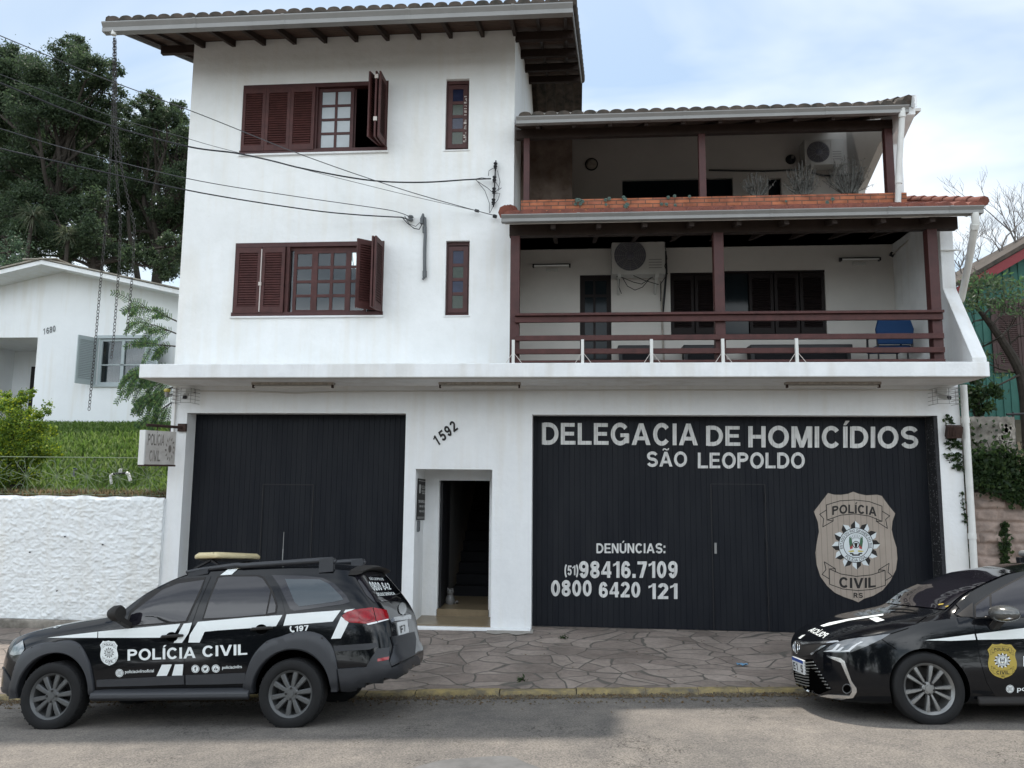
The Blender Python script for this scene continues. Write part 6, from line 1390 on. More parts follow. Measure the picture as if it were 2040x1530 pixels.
# spiky yucca heads
for (px, py, s, lab) in ((65, 430, 42, 'spiky yucca head left of the hanging chains'), (135, 470, 34, 'lower spiky yucca head above the bungalow ridge')):
    c = at(px, py, 11.5); t = thing('yucca', lab, 'plant', c, 'yuccas behind the bungalow'); mb = MB(); R_ = s*23.5/FPX
    for i in range(120):
        u = Vector((random.gauss(0, 1), random.gauss(0, 1), random.gauss(0.25, 0.8))).normalized(); sd = u.cross(Vector((0, 0, 1))).normalized()*0.022; tip = c+u*R_*random.uniform(0.75, 1.1)+Vector((0, 0, -0.18*R_)); mid = c+u*R_*0.55+Vector((0, 0, 0.04))
        mb.add([c-sd*0.5, c+sd*0.5, mid+sd, mid-sd, tip], [(0, 1, 2, 3), (3, 2, 4)], random.randrange(3))
    mb.build('crown', LV['yucca'], t, fix=False); mb = MB(); limb(mb, (c.x, c.y, 3.2), c, 0.09, 0.06, 0.04); mb.build('trunk', M['bark'], t)
# ------------------------------------------------------------------ right neighbour
t = thing('stone_wall', 'pinkish rough stone retaining wall right of the station', 'wall', (8, 0.2, 0)); mb = MB()
rows = []; z = -0.6
while z < 2.2:
    h = random.uniform(0.14, 0.21); cells = []; x = 6.0-random.uniform(0, 0.3)
    while x < 9.2: wd = random.uniform(0.28, 0.52); cells.append((x, x+wd, random.uniform(-0.02, 0.03))); x += wd
    rows.append((z, z+h, cells)); z += h
P = []
for x in np.arange(6.03, 9.0, 0.022):
    row = []
    for z in np.arange(-0.5, 2.16, 0.022):
        r = next((r for r in rows if r[0] <= z < r[1]), rows[-1]); c = next((c for c in r[2] if c[0] <= x < c[1]), r[2][-1])
        e = min(x-c[0], c[1]-x, z-r[0], r[1]-z)+0.012*noise.noise((x*9, 1, z*9)); f = smooth(-0.005, 0.045, e)
        row.append((x, 0.17-f*(0.045+c[2])-0.022*noise.noise((x*8, 5, z*11))*f-0.010*noise.noise((x*26, 2, z*28)), z))
    P.append(row)
mb.grid(P); M['stone'] = mat('pink_sandstone', (0.37, 0.285, 0.24), 0.9, 0.2, col2=(0.22, 0.175, 0.15), nscale=4.5, bump=0.6, bscale=40, bdist=0.01)
mb.box(6.03, 9.0, 0.2, 0.6, -0.6, 2.1); mb.box(9.0, 40, 0.14, 0.6, -0.6, 2.1)
mb.build('wall', M['stone'], t, smooth=True, sharp=0, fix=False)
rb = lambda x, y: 2.12+max(0, min(1, (y-0.6)/4))*1.5
mb = MB(); mb.grid([[(x, y, rb(x, y)) for y in (0.5, 1, 2, 3, 4, 5, 8, 14, 40)] for x in (XR+0.03, 8, 10, 14, 20, 60)]); tag(mb.build('terrace_ground', M['earth'], smooth=True, sharp=0), kind='structure')
t = thing('concrete_wall', 'short mossy concrete wall with white paint streaks above the ivy', 'wall', (6.6, 0.35, 2.1))
mb = MB(); P = [[(6.06+0.9*i/40, 0.30-0.02*noise.noise((i*0.4, 3, j*0.4)), 2.05+1.28*j/40+(0.02*noise.noise((i*0.5, 2, 2)) if j == 40 else 0)) for j in range(41)] for i in range(41)]; mb.grid(P); mb.box(6.06, 6.958, 0.32, 0.5, 2.0, 3.32); mb.build('wall', M['concrete'], t, smooth=True, sharp=40, fix=False)
mb = MB()
for i in range(70):
    x = 6.86+random.gauss(0, 0.055)-0.10*random.random(); z = random.uniform(2.3, 3.2); x = min(x, 6.94); s = random.uniform(0.01, 0.04); zz_ = s*random.uniform(0.8, 2.4); y = 0.268
    n_ = 7; mb.add([(min(6.955, x+s*math.cos(k*0.9)*random.uniform(.6, 1.1)), y-0.004, z+zz_*math.sin(k*0.9)*random.uniform(.6, 1.1)) for k in range(n_)], [tuple(range(n_))])
mb.build('paint_patch', M['fixture'], t, fix=False)
# ivy hanging over the stone wall
t = thing('ivy', 'dense dark ivy hanging over the top of the stone wall', 'ivy', (7, 0.2, 2.2)); C = []; mb = MB()
for i in range(3300):
    px = random.uniform(1924, 2075); u = (px-1924)/116; top = 915-18*math.sin(u*3)+random.gauss(0, 12); bot = 955+45*min(1, u*1.3)+random.gauss(0, 9); py = random.uniform(top, bot)
    c = at(px, py, 0.10-0.12*random.random()); C.append(tuple(c))
for i in range(170): px = random.uniform(1926, 2015); c = at(px, random.uniform(835, 915)+12*abs(math.sin(px*.2)), 0.262-0.02*random.random()); C.append(tuple(c)) if random.random() < (0.75 if px < 1960 else 0.35) else None
for i in range(230): px = 2002+random.gauss(0, 5); C.append(tuple(at(px, random.uniform(1040, 1130), 0.10)))
for i in range(150): px = 1934+random.gauss(0, 2.5); C.append(tuple(at(px, random.uniform(960, 1140), 0.05)))
leaves('foliage', C, 0.075, LV['ivy'], t, asp=0.8)
for i in range(14): a = at(random.uniform(1930, 2040), 880, 0.24); mb.tube([a, a+Vector((random.uniform(-.1, .1), -0.12, -0.25)), a+Vector((random.uniform(-.1, .1), -0.16, -0.6))], 0.006, 5)
mb.build('stem', M['bark'], t)
t = thing('metal_fence', 'thin dark metal bar fence at the right edge above the ivy', 'fence', (7.3, 0.5, 2.2)); mb = MB()
for x in np.arange(7.06, 10, 0.34): mb.tube([(x, 0.5, 2.0), (x, 0.5, 3.42)], 0.016, 8)
mb.build('bar', M['black'], t); mb = MB(); mb.tube([(6.96, 0.5, 3.38), (10, 0.5, 3.5)], 0.02, 8); mb.tube([(6.96, 0.5, 2.55), (10, 0.5, 2.6)], 0.016, 8); mb.build('rail', M['black'], t)
# green timber house
G = thing('timber_house', 'green timber house with a red bargeboard and brown shutters', 'house', (12, 5, 3.3)); GYY = 5.0
gz2 = lambda x: 6.72+0.585*(min(x, 12.4)-8.75)
mb = MB(); x = 8.62
while x < 16: x2 = x+0.165; mb.add([(x, GYY, 2.8), (x2-0.012, GYY, 2.8), (x2-0.012, GYY, gz2(x2)), (x, GYY, gz2(x))], [(0, 1, 2, 3)]); mb.box(x2-0.03, x2+0.008, GYY-0.018, GYY-0.001, 2.8, gz2(x)-0.05); x = x2
mb.box(8.60, 16, GYY+0.01, 12, 2.8, 6.6)
mb.build('wall', M['greenboard'], G, fix=False)
mb = MB(); mb.prism([(8.3, gz2(8.3)-0.02), (12.4, gz2(12.4)-0.02), (12.4, gz2(12.4)-0.24), (8.3, gz2(8.3)-0.24)], lambda a, b, w: (a, w, b), 4.55, 4.585); mb.build('bargeboard', M['redboard'], G)
mb = MB(); mb.prism([(8.2, gz2(8.2)), (12.4, gz2(12.4)), (16.6, gz2(8.2)), (16.6, gz2(8.2)+0.09), (12.4, gz2(12.4)+0.1), (8.2, gz2(8.2)+0.09)], lambda a, b, w: (a, w, b), 4.5, 12.2); mb.build('roof', M['tiledark'], G)
mb = MB(); mb.box(9.25, 9.34, GYY-0.05, GYY-0.02, 4.65, 6.3); mb.box(9.34, 10.9, GYY-0.05, GYY-0.02, 6.22, 6.3); mb.box(9.34, 10.9, GYY-0.05, GYY-0.02, 4.65, 4.73); wn = mb.build('window', M['browndark'], G)
for x in (9.34, 9.85): mb = MB(); shutter_panel(mb, (x, GYY-0.04), (1, 0), 0.5, 4.73, 6.22); mb.build('shutter', [M['browndark'], M['dark']], wn)
# leaning leafy tree, small dark shrub, bare trees
t = thing('leaning_tree', 'leaning tree with a dark mossy trunk before the green timber house', 'tree', at(2045, 830, 1.8)); mb = MB()
mb.tube([at(2050, 900, 1.8), at(2043, 800, 1.8), at(2034, 745, 1.8), at(2018, 712, 1.8), at(1992, 672, 1.8), at(1965, 635, 1.8), at(1945, 612, 1.8)], [0.10, 0.09, 0.085, 0.08, 0.065, 0.05, 0.03], 9)
for a in ([(1992, 672), (2015, 650), (2045, 640)], [(1975, 648), (2000, 622), (2040, 610)], [(1960, 628), (1985, 600), (2010, 590)], [(2018, 712), (2008, 660), (2020, 630)], [(1965, 635), (1940, 640), (1928, 655)], [(2034, 745), (1990, 735), (1960, 720)], [(2034, 745), (1985, 770), (1955, 768)], [(1945, 612), (1950, 580), (1975, 560)], [(1992, 672), (1960, 690), (1935, 690)], [(2005, 690), (2030, 670), (2060, 668)]):
    mb.tube([at(x, y, 1.8+random.uniform(-.3, .3)) for x, y in a], [0.022, 0.014, 0.006], 5)
    for k in range(5): q = at(*a[random.randrange(1, 3)], 1.8); limb(mb, q, q+Vector((random.uniform(-.5, .5), random.uniform(-.3, .3), random.uniform(-.1, .45))), 0.007, 0.002, 0.2, 4, sides=4)
mb.build('trunk', M['bark'], t)
C = []
for x, y, rx, ry, n in ((1935, 575, 16, 22, 330), (1960, 560, 26, 14, 380), (1995, 570, 26, 18, 350), (1950, 600, 26, 22, 420), (1990, 605, 30, 16, 260), (2025, 590, 20, 14, 150), (2020, 620, 25, 10, 120), (1965, 712, 26, 12, 90), (2000, 745, 22, 8, 60), (2035, 565, 14, 10, 60), (1925, 610, 8, 20, 90)):
    for i in range(int(n*0.55)): C.append(tuple(at(random.gauss(x, rx*0.75), random.gauss(y, ry*0.6), 1.8+random.gauss(0, 0.35))))
leaves('crown', C, 0.095, LV['tree'][:2]+LV['fern'][:1], t, asp=0.4, updir=(0.3, 0, -0.6), jitter=0.8)
bush('garden_shrub', [(1948, 775, 0.20, 0), (1960, 800, 0.24, 0), (1935, 800, 0.20, 0), (1940, 750, 0.14, 0), (1975, 775, 0.12, 0.0)], 9000, 0.085, LV['ivy'], 'dark leafy shrub under the end of the canopy slab by the green house', 'shrub', 1.2, at(1950, 850, 1.2), lw=0.02)
def bare(px, py, Y, h, label, spread=0.5, lean=0.0, r0=0.034):
    b = at(px, py, Y); t = thing('bare_tree', label, 'tree', b, 'bare trees behind the green house'); mb = MB()
    def grow(p, d, L, r, lev):
        n = 5; pts = [p]; rs = [r]
        for i in range(n): d = (d+Vector((random.gauss(0, .10), random.gauss(0, .10), random.gauss(0.05, .05)))).normalized(); pts.append(pts[-1]+d*L/n); rs.append(r*(1-0.5*(i+1)/n))
        mb.tube(pts, rs, 6 if lev < 2 else 4, cap=False)
        if lev >= 4: return
        for k in range(3 if lev else 5):
            q = pts[random.randrange(2, n+1)]; a = random.uniform(0, 6.28); s = spread*random.uniform(0.7, 1.3); nd = (d+Vector((math.cos(a)*s, math.sin(a)*s*0.6, random.uniform(-0.1, 0.35)))).normalized(); grow(q, nd, L*random.uniform(0.5, 0.75), max(0.0035, r*0.5), lev+1)
    grow(b, Vector((lean, 0, 1)).normalized(), h, r0, 0); mb.build('trunk', M['twig'], t, smooth=True, fix=False); return t
bare(1990, 560, 7.5, 1.35, 'bare branched tree just right of the lowest tiled roof', 0.75)
bare(2045, 545, 8.5, 1.55, 'taller bare tree rising over the red bargeboard', 0.7, -0.1)
bare(1925, 600, 8.0, 1.15, 'low bare tree beside the slanting drainpipe', 0.75, 0.05, 0.026)
bare(1960, 600, 9.0, 1.3, 'thin bare tree between the drainpipe and the red bargeboard', 0.8, 0.1, 0.024)

# unseen trees added behind the viewer to darken reflections in paint and panes
C = []
for i in range(46):
    c = np.array((random.uniform(-34, 34), random.uniform(-27, -21), random.uniform(1.0, 6.0))); r = random.uniform(1.2, 2.4); C.append(c+RNG.normal(size=(620, 3))*r*0.5)
tag(leaves('added_treeline', np.concatenate(C), 0.5, LV['tree'], asp=0.6), kind='stuff')

for px, py, lab in ((1122, 1272, 'small green weed in the pavement joint before the wide gate'), (1040, 1356, 'low weed in the pavement joint near the kerb')):
    d = ray(px, py); q = at(px, py, -0.6)
    for k in range(20): q = at(px, py, q.y + (pave_z(q.x, q.y)-q.z)/(d.z/d.y))
    C = [(q.x+random.gauss(0, .03), q.y+random.gauss(0, .03), q.z+abs(random.gauss(0.02, .012))) for i in range(26)]
    o = leaves('weed_tuft', C, 0.06, LV['ivy'], asp=0.35); tag(o, lab, 'weed', 'weeds in the pavement')
# ------------------------------------------------------------------ cars
def pchip(xs, ys):
    xs, ys = np.array(xs, float), np.array(ys, float); h = np.diff(xs); d = np.diff(ys)/h; m = np.zeros(len(xs))
    for i in range(1, len(xs)-1):
        if d[i-1]*d[i] > 0: w1, w2 = 2*h[i]+h[i-1], h[i]+2*h[i-1]; m[i] = (w1+w2)/(w1/d[i-1]+w2/d[i])
    m[0], m[-1] = d[0], d[-1]
    def f(x):
        x = min(max(x, xs[0]), xs[-1]); i = min(int(np.searchsorted(xs, x, 'right'))-1, len(h)-1); t = (x-xs[i])/h[i]
        return float((1+2*t)*(1-t)**2*ys[i] + t*(1-t)**2*h[i]*m[i] + t*t*(3-2*t)*ys[i+1] + t*t*(t-1)*h[i]*m[i+1])
    return f
def crv(*p): return pchip([a for a, b in p], [b for a, b in p])
M['paint'] = mat('black_car_paint', (0.004, 0.0045, 0.006), 0.10, 0.22, coat=0.28)
M['cladding'] = mat('grey_plastic_cladding', (0.032, 0.034, 0.039), 0.42, 0.45, noise_amt=0.15, nscale=6, bump=0.08, bscale=300, bdist=0.002)
M['rubber'] = mat('tyre_rubber', (0.012, 0.012, 0.0125), 0.75, 0.3, noise_amt=0.3, nscale=12, bump=0.2, bscale=60, bdist=0.004)
M['carglass'] = mat('tinted_car_glass', (0.012, 0.011, 0.015), 0.03, 0.45, coat=0.3)
M['paleglass'] = mat('pale_tinted_glass', (0.055, 0.068, 0.078), 0.06, 0.5)
M['decal'] = mat('white_vinyl', (0.72, 0.75, 0.74), 0.4, 0.4)
M['gold'] = mat('gold_vinyl', (0.40, 0.30, 0.055), 0.4, 0.4)
M['rimgrey'] = mat('dark_grey_alloy', (0.10, 0.102, 0.102), 0.4, 0.5, metal=0.35)
M['rimsilver'] = mat('smoked_silver_alloy', (0.22, 0.22, 0.215), 0.32, 0.5, metal=0.6)
M['brake'] = mat('brake_disc', (0.03, 0.028, 0.027), 0.6, 0.4, metal=0.5)
M['chrome'] = mat('chrome_trim', (0.62, 0.63, 0.64), 0.14, 0.5, metal=0.95)
M['redlens'] = mat('red_lens', (0.33, 0.004, 0.010), 0.10, 0.4, coat=0.3, noise_amt=0.5, nscale=26)
M['lens'] = mat('headlamp_lens', (0.17, 0.175, 0.18), 0.12, 0.5, metal=0.4, coat=0.5)
M['lensbright'] = mat('clear_lamp_lens', (0.30, 0.32, 0.33), 0.12, 0.5, metal=0.5, coat=0.6, noise_amt=0.6, nscale=22)
M['lampwhite'] = mat('lamp_reflector', (0.75, 0.76, 0.77), 0.2, 0.6)
M['grillebar'] = mat('grille_bar', (0.30, 0.30, 0.295), 0.3, 0.5, metal=0.6)
M['mirrorcap'] = mat('sunlit_mirror_cap', (0.13, 0.13, 0.125), 0.2, 0.5, metal=0.6)  # black cap coloured grey metallic to imitate its gleam in the sun
M['seam'] = mat('seam_shadow_gap', (0.002, 0.002, 0.002), 0.9, 0.0)
M['platewhite'] = mat('plate_white', (0.68, 0.69, 0.69), 0.5, 0.4); M['plateblue'] = mat('plate_blue', (0.02, 0.07, 0.32), 0.5, 0.4)
class Car:
    def __init__(s, name, label, group, near, halft, grade, camb, cv, x0, x1, R, Ra, wb, wz=0.0):
        th = math.atan(grade); ex = Vector((math.cos(th), 0, math.sin(th))); ey = Vector((0, math.cos(math.atan(camb)), -math.sin(math.atan(camb)))); ey = (ey-ex*ey.dot(ex)).normalized(); ez = ex.cross(ey)
        o = Vector(near)+ey*halft; s.mw = Matrix(((ex.x, ey.x, ez.x, o.x), (ex.y, ey.y, ez.y, o.y), (ex.z, ey.z, ez.z, o.z), (0, 0, 0, 1)))
        s.root = bpy.data.objects.new(name, None); COL.objects.link(s.root); s.root.matrix_basis = s.mw; tag(s.root, label, 'car', group)
        s.inv = s.mw.inverted(); s.cv = cv; s.R, s.wb = R, wb
        s.root.empty_display_size = 0.1
        mb = MB(); rings = []
        for x in list(np.linspace(x0, x0+0.14, 12)[:-1])+list(np.linspace(x0+0.14, x1-0.14, 96))+list(np.linspace(x1-0.14, x1, 12)[1:]):
            h = s.section(x); rings.append([(s.xat(x, z), -y, z) for y, z in h]+[(s.xat(x, z), y, z) for y, z in h[-2:0:-1]])
        if 'xr' in cv:
            e = rings[-1]
            for k in (0.97, 0.9, 0.78, 0.6, 0.4, 0.2): rings.append([(cv['xr'](0.95+(z-0.95)*k)+0.012*(1-k*k), y*k, 0.95+(z-0.95)*k) for x, y, z in e])
        n = len(rings[0]); mb.add([p for r in rings for p in r], [(i*n+j, i*n+(j+1) % n, (i+1)*n+(j+1) % n, (i+1)*n+j) for i in range(len(rings)-1) for j in range(n)])
        mb.add(rings[0], [tuple(range(n))]); mb.add(rings[-1], [tuple(range(n-1, -1, -1))])
        me = bpy.data.meshes.new('body'); me.from_pydata(mb.v, [], mb.f); bm = bmesh.new(); bm.from_mesh(me); bmesh.ops.remove_doubles(bm, verts=bm.verts, dist=1e-5); bmesh.ops.recalc_face_normals(bm, faces=bm.faces); bm.to_mesh(me); bm.free()
        me.materials.append(M['paint']); me.materials.append(M['seam'])
        body = bpy.data.objects.new('body', me); COL.objects.link(body)
        cut = MB()
        for x in (0, wb):
            for sg in (-1, 1):
                cut.lathe([(0, -0.30), (Ra, -0.30), (Ra, 0.6), (0, 0.6)], (x, sg*0.80, R+wz), (0, sg, 0), 48)
        co = cut.build('cut', [M['paint'], M['seam']]); co.data.polygons.foreach_set('material_index', [1]*len(co.data.polygons))
        bo = body.modifiers.new('b', 'BOOLEAN'); bo.object = co; bo.operation = 'DIFFERENCE'; bo.solver = 'EXACT'; bpy.context.view_layer.update()
        dg = bpy.context.evaluated_depsgraph_get(); me2 = bpy.data.meshes.new_from_object(body.evaluated_get(dg)); me2.name = 'body'
        body.modifiers.clear(); body.data = me2; bpy.data.objects.remove(co); body.parent = s.root
        me2.polygons.foreach_set('use_smooth', [True]*len(me2.polygons)); me2.set_sharp_from_angle(angle=rad(38)); s.body = body
        bm = bmesh.new(); bm.from_mesh(me2); s.bvh = BVHTree.FromBMesh(bm); bm.free()
    def xat(s, t, z):
        return t if 'xr' not in s.cv or t < 2.4 else 2.4+(t-2.4)/1.10*(s.cv['xr'](z)-2.4)
    def section(s, x):
        c = s.cv; w, wr, zb, zs, ze, zt = (c[k](x) for k in ('w', 'wr', 'zb', 'zs', 'ze', 'zt')); P = [(0, zb), (0.5*w, zb), (0.86*w, zb), (0.945*w, zb+0.035)]
        for i in range(9):
            t = i/8; z = zb+0.09+(zs-zb-0.09)*t; P.append((w*(1-0.020*(2*t-0.75)**2-0.010*max(0, t-0.85)*6), z))
        yb, za = P[-1]; ze = max(ze, za+0.004); zt = max(zt, ze+0.002)
        for i in range(1, 10): t = i/9; P.append((yb+(wr-yb)*t+0.022*math.sin(math.pi*t)*min(1, (ze-za)/0.3), za+(ze-za)*t**0.97))
        for i in range(1, 11): u = 1-i/10; P.append((wr*u, ze+(zt-ze)*(1-u**2.4)))
        return P
    def ray(s, px, py, off=0.0):
        o = s.inv @ CAM; d = (s.inv.to_3x3() @ ray(px, py)).normalized(); h = s.bvh.ray_cast(o, d)
        if h[0] is None:
            h = min((s.bvh.find_nearest(o+d*(5.5+0.08*k)) for k in range(64)), key=lambda q: q[3])
        n = h[1] if h[1].dot(d) < 0 else -h[1]; return h[0]+n*off
    def part(s, mb, name, mats, parent=None, smooth=False, bevel=0, fix=True, sharp=35):
        o = mb.build(name, mats, None, smooth, bevel, fix, sharp); o.parent = parent or s.root; return o
    def patch(s, name, polys, m, off=0.004, step=7, parent=None, thick=0.0, smooth=True, mirror=False, bevel=0):
        mb = MB()
        for poly in polys:
            vs, fs = cut_poly(poly, step); s.lay(mb, vs, fs, off, thick, mirror)
        return s.part(mb, name, m, parent, smooth=smooth, fix=False, sharp=40)
    def lay(s, mb, vs, fs, off, thick=0.0, mirror=False, m=0):
        P = [s.ray(x, y, off) for x, y in vs]; k = len(mb.v); mb.add(P, fs, m)
        if thick:
            Q = [s.ray(x, y, off-thick) for x, y in vs]; cnt = {}
            for f in fs:
                for a, b in zip(f, f[1:]+f[:1]): cnt.setdefault(tuple(sorted((a, b))), []).append((a, b))
            E_ = [v[0] for v in cnt.values() if len(v) == 1]; n = len(mb.v); mb.add(Q, [], m); mb.f += [(k+a, k+b, n+b, n+a) for a, b in E_]; mb.m += [m]*len(E_)
        if mirror: n = len(mb.v)-k; mb.add([(x, -y, z) for x, y, z in mb.v[k:k+n]], [tuple(i-k for i in reversed(f)) for f in mb.f if min(f) >= k], m)
    def loc(s, px, py, y):
        o = s.inv @ CAM; d = s.inv.to_3x3() @ ray(px, py); return o+d*((y-o.y)/d.y)
    def wheel(s, x, sg, halft, w, rim_r, kind):
        R = s.R; mb = MB(); ax = (0, sg, 0); c = (x, sg*(halft-w/2), R)
        mb.lathe([(0, -w*0.3), (rim_r*0.80, -w*0.3), (rim_r*0.80, -w*0.2), (0.09, -w*0.2), (0.06, w*0.1), (0, w*0.1)], c, ax, 40); wh = s.part(mb, 'wheel', M['brake'], smooth=True)
        mb = MB(); h = w/2; mb.lathe([(rim_r*0.97, -h*0.8), (rim_r*1.05, -h*0.98), (R*0.86, -h), (R*0.96, -h*0.88), (R, -h*0.66), (R, h*0.66), (R*0.965, h*0.88), (R*0.93, h*0.945), (R*0.86, h*0.985), (R*0.80, h), (rim_r*1.10, h*0.97), (rim_r*1.03, h*0.90), (rim_r*0.99, h*0.78)], c, ax, 72)
        if kind == 'suv':
            for i in range(54):
                a = i*2*math.pi/54
                for sd in (-1, 1):
                    e = Vector((math.cos(a), 0, math.sin(a))); t_ = Vector((-e.z, 0, e.x)); mb.obox(Vector(c)+e*(R*0.99)+Vector((0, sd*h*0.60+(0.1*h if i % 2 else -0.02*h)*sd, 0)), e*0.0034, t_*0.008, Vector((0, h*0.14, 0)))
        s.part(mb, 'tyre', M['rubber'], wh, smooth=True, sharp=30)
        mb = MB(); r = rim_r; mb.lathe([(r*0.80, -h*0.7), (r*0.86, -h*0.1), (r*0.90, h*0.62), (r*0.97, h*0.78), (r*1.005, h*0.84), (r*1.02, h*0.80), (r*1.0, h*0.70)], c, ax, 64)
        k_ = 1 if kind == 'suv' else 0.78; mb.lathe([(0.075*k_, h*0.0), (0.072*k_, h*0.62), (0.060*k_, h*0.70), (0.032, h*0.71), (0.030, h*0.76), (0, h*0.765)], c, ax, 28)
        C = Vector(c)+Vector((0, sg*h*0.62, 0)); n = 10
        for i in range(n):
            if kind == 'suv': a = 2*math.pi*i/n+0.16+(0.035 if i % 2 else -0.035); wi, wo, dd = 0.018, 0.027, 0.020
            else: a = 2*math.pi*i/n+0.10+(0.01 if i % 2 else -0.01); wi, wo, dd = 0.010, 0.021, 0.020
            e = Vector((math.cos(a), 0, math.sin(a))); t_ = Vector((-e.z, 0, e.x)); tw = t_*(0.0 if kind == 'suv' else (0.012 if i % 2 else -0.012)); Y_ = Vector((0, sg, 0))
            P = []
            for rr, ww, dy in ((0.055, wi, 0.005), (r*0.55, (wi+wo)/2, 0.012), (r*0.93, wo, 0.006)):
                q = C+e*rr+tw*(rr/r); P += [q-t_*ww+Y_*(dy-0.008), q-t_*ww*0.62+Y_*dy, q+t_*ww*0.62+Y_*dy, q+t_*ww+Y_*(dy-0.008), q+t_*ww-Y_*dd*1.6, q-t_*ww-Y_*dd*1.6]
            mb.add(P, [(k*6+j, k*6+(j+1) % 6, (k+1)*6+(j+1) % 6, (k+1)*6+j) for k in range(2) for j in range(6)]+[tuple(range(6)), tuple(range(17, 11, -1))])
        nb = 4 if kind == 'suv' else 5
        for i in range(nb): a = 2*math.pi*i/nb+math.pi/2+(0 if kind == 'suv' else math.pi/5); mb.lathe([(0, 0.004), (0.011, 0.002), (0.012, -0.02)], Vector(c)+Vector((math.cos(a)*0.05, sg*h*0.73, math.sin(a)*0.05)), ax, 10, m=1)
        s.part(mb, 'rim', [M['rimgrey'] if kind == 'suv' else M['rimsilver'], M['ink']], wh, smooth=True, sharp=30); return wh
    def text(s, mb, t, q, off=0.007, m=0, bold=0.03):
        vs, fs, asp, Ly = text2d(t, bold); g = quad_map(q)
        mb.add([s.ray(*g(u, v), off+0.0005*l) for (u, v), l in zip(vs, Ly)], fs, m)
    def emblem(s, name, bb, mats, parent, off=0.008):
        x0, y0, x1, y1 = bb; mb = MB(); emblem(mb, lambda x, y, l: s.ray(x0+(x-243)/979*(x1-x0), y0+(y-115)/1297*(y1-y0), off+0.0007*l), False); return s.part(mb, name, mats, parent, fix=False)
    def dots(s, mb, c, r, off, m=0, n=20, y=1.0):
        mb.add([s.ray(c[0]+r*math.cos(2*math.pi*i/n), c[1]+y*r*math.sin(2*math.pi*i/n), off) for i in range(n)], [tuple(range(n))], m)
def K(f): return lambda *pts: [f(*p) for p in pts]
def mirror_copy(car, o):
    c = o.copy(); c.data = o.data.copy(); COL.objects.link(c); c.parent = car.root
    c.data.transform(Matrix.Scale(-1, 4, (0, 1, 0))); c.data.flip_normals(); return c
# ---- the estate car
YN = -4.65
cv = dict(
    zt=crv((-.85, 0.500), (-.84, 0.620), (-.80, 0.740), (-.70, 0.875), (-.5, 0.955), (-.2, 1.015), (.1, 1.060), (.40, 1.100), (.50, 1.120), (.80, 1.325), (1.10, 1.475), (1.32, 1.545), (1.6, 1.575), (2.2, 1.585), (2.6, 1.575), (2.9, 1.565), (3.2, 1.548), (3.45, 1.525), (3.50, 1.500)),
    ze=crv((-.85, 0.480), (-.84, 0.590), (-.80, 0.700), (-.70, 0.833), (-.5, 0.913), (-.2, 0.973), (.1, 1.023), (.40, 1.063), (.50, 1.083), (.80, 1.290), (1.10, 1.440), (1.32, 1.505), (1.6, 1.533), (2.2, 1.540), (2.6, 1.530), (2.9, 1.517), (3.2, 1.500), (3.45, 1.475), (3.50, 1.445)),
    zs=crv((-.85, 0.460), (-.82, 0.600), (-.7, 0.735), (-.45, 0.825), (-.2, 0.890), (.1, 0.955), (.5, 1.005), (.8, 1.010), (1.4, 1.030), (1.8, 1.055), (2.4, 1.085), (2.9, 1.085), (3.50, 1.075)),
    zb=crv((-.85, .42), (-.7, .32), (-.4, .28), (.4, .27), (.6, .31), (2.0, .31), (2.3, .30), (3.0, .34), (3.3, .40), (3.50, .45)),
    w=crv((-.85, .30), (-.82, .42), (-.76, .54), (-.68, .64), (-.58, .71), (-.4, .765), (-.1, .795), (.4, .80), (2.4, .80), (2.9, .79), (3.2, .772), (3.35, .74), (3.45, .685), (3.50, .62)),
    wr=crv((-.85, .26), (-.76, .48), (-.6, .60), (-.3, .67), (.4, .70), (.5, .70), (.8, .665), (1.1, .61), (1.32, .58), (1.6, .565), (2.6, .565), (3.1, .57), (3.4, .56), (3.50, .51)),
    xr=crv((.40, 3.490), (.50, 3.520), (.60, 3.515), (.66, 3.480), (.78, 3.450), (.93, 3.425), (1.06, 3.370), (1.19, 3.280), (1.34, 3.160), (1.45, 3.070), (1.53, 3.010)))
suv = Car('estate_car', 'black patrol estate car with raised suspension, roof rails and a cream light bar', 'patrol cars parked at the kerb', at(90, 1458, YN), 0.83, 0.041, CAMB, cv, -.85, 3.50, 0.326, 0.400, 2.48, 0.015)
a1 = K(lambda x, y: (x/3, 1020+y/3)); a2 = K(lambda x, y: (450+x/3, 1020+y/3))
S = suv
fd = S.patch('door', [a1((640, 640), (592, 760), (577, 900), (582, 1043), (1106, 1031), (1101, 900), (1124, 740), (1186, 560), (1262, 384), (1150, 388), (1040, 403), (950, 440), (860, 500), (775, 566), (720, 612))], M['paint'], 0.005, 9, thick=0.012)
rd = S.patch('door', [a2((-234, 1030), (-239, 900), (-216, 740), (-154, 560), (-78, 381), (60, 368), (200, 364), (246, 380), (296, 442), (336, 530), (354, 600), (341, 670), (297, 740), (190, 840), (140, 930), (122, 1024))], M['paint'], 0.005, 9, thick=0.012)
g1_ = S.patch('window', [a1((752, 688), (776, 600), (865, 512), (955, 440), (1055, 404), (1232, 390), (1205, 474), (1119, 660), (940, 674))], M['ink'], 0.0075, 9, fd); S.patch('pane', [a1((766, 680), (788, 608), (884, 534), (974, 466), (1066, 430), (1222, 408), (1195, 472), (1111, 652), (940, 666))], M['carglass'], 0.0095, 9, g1_)
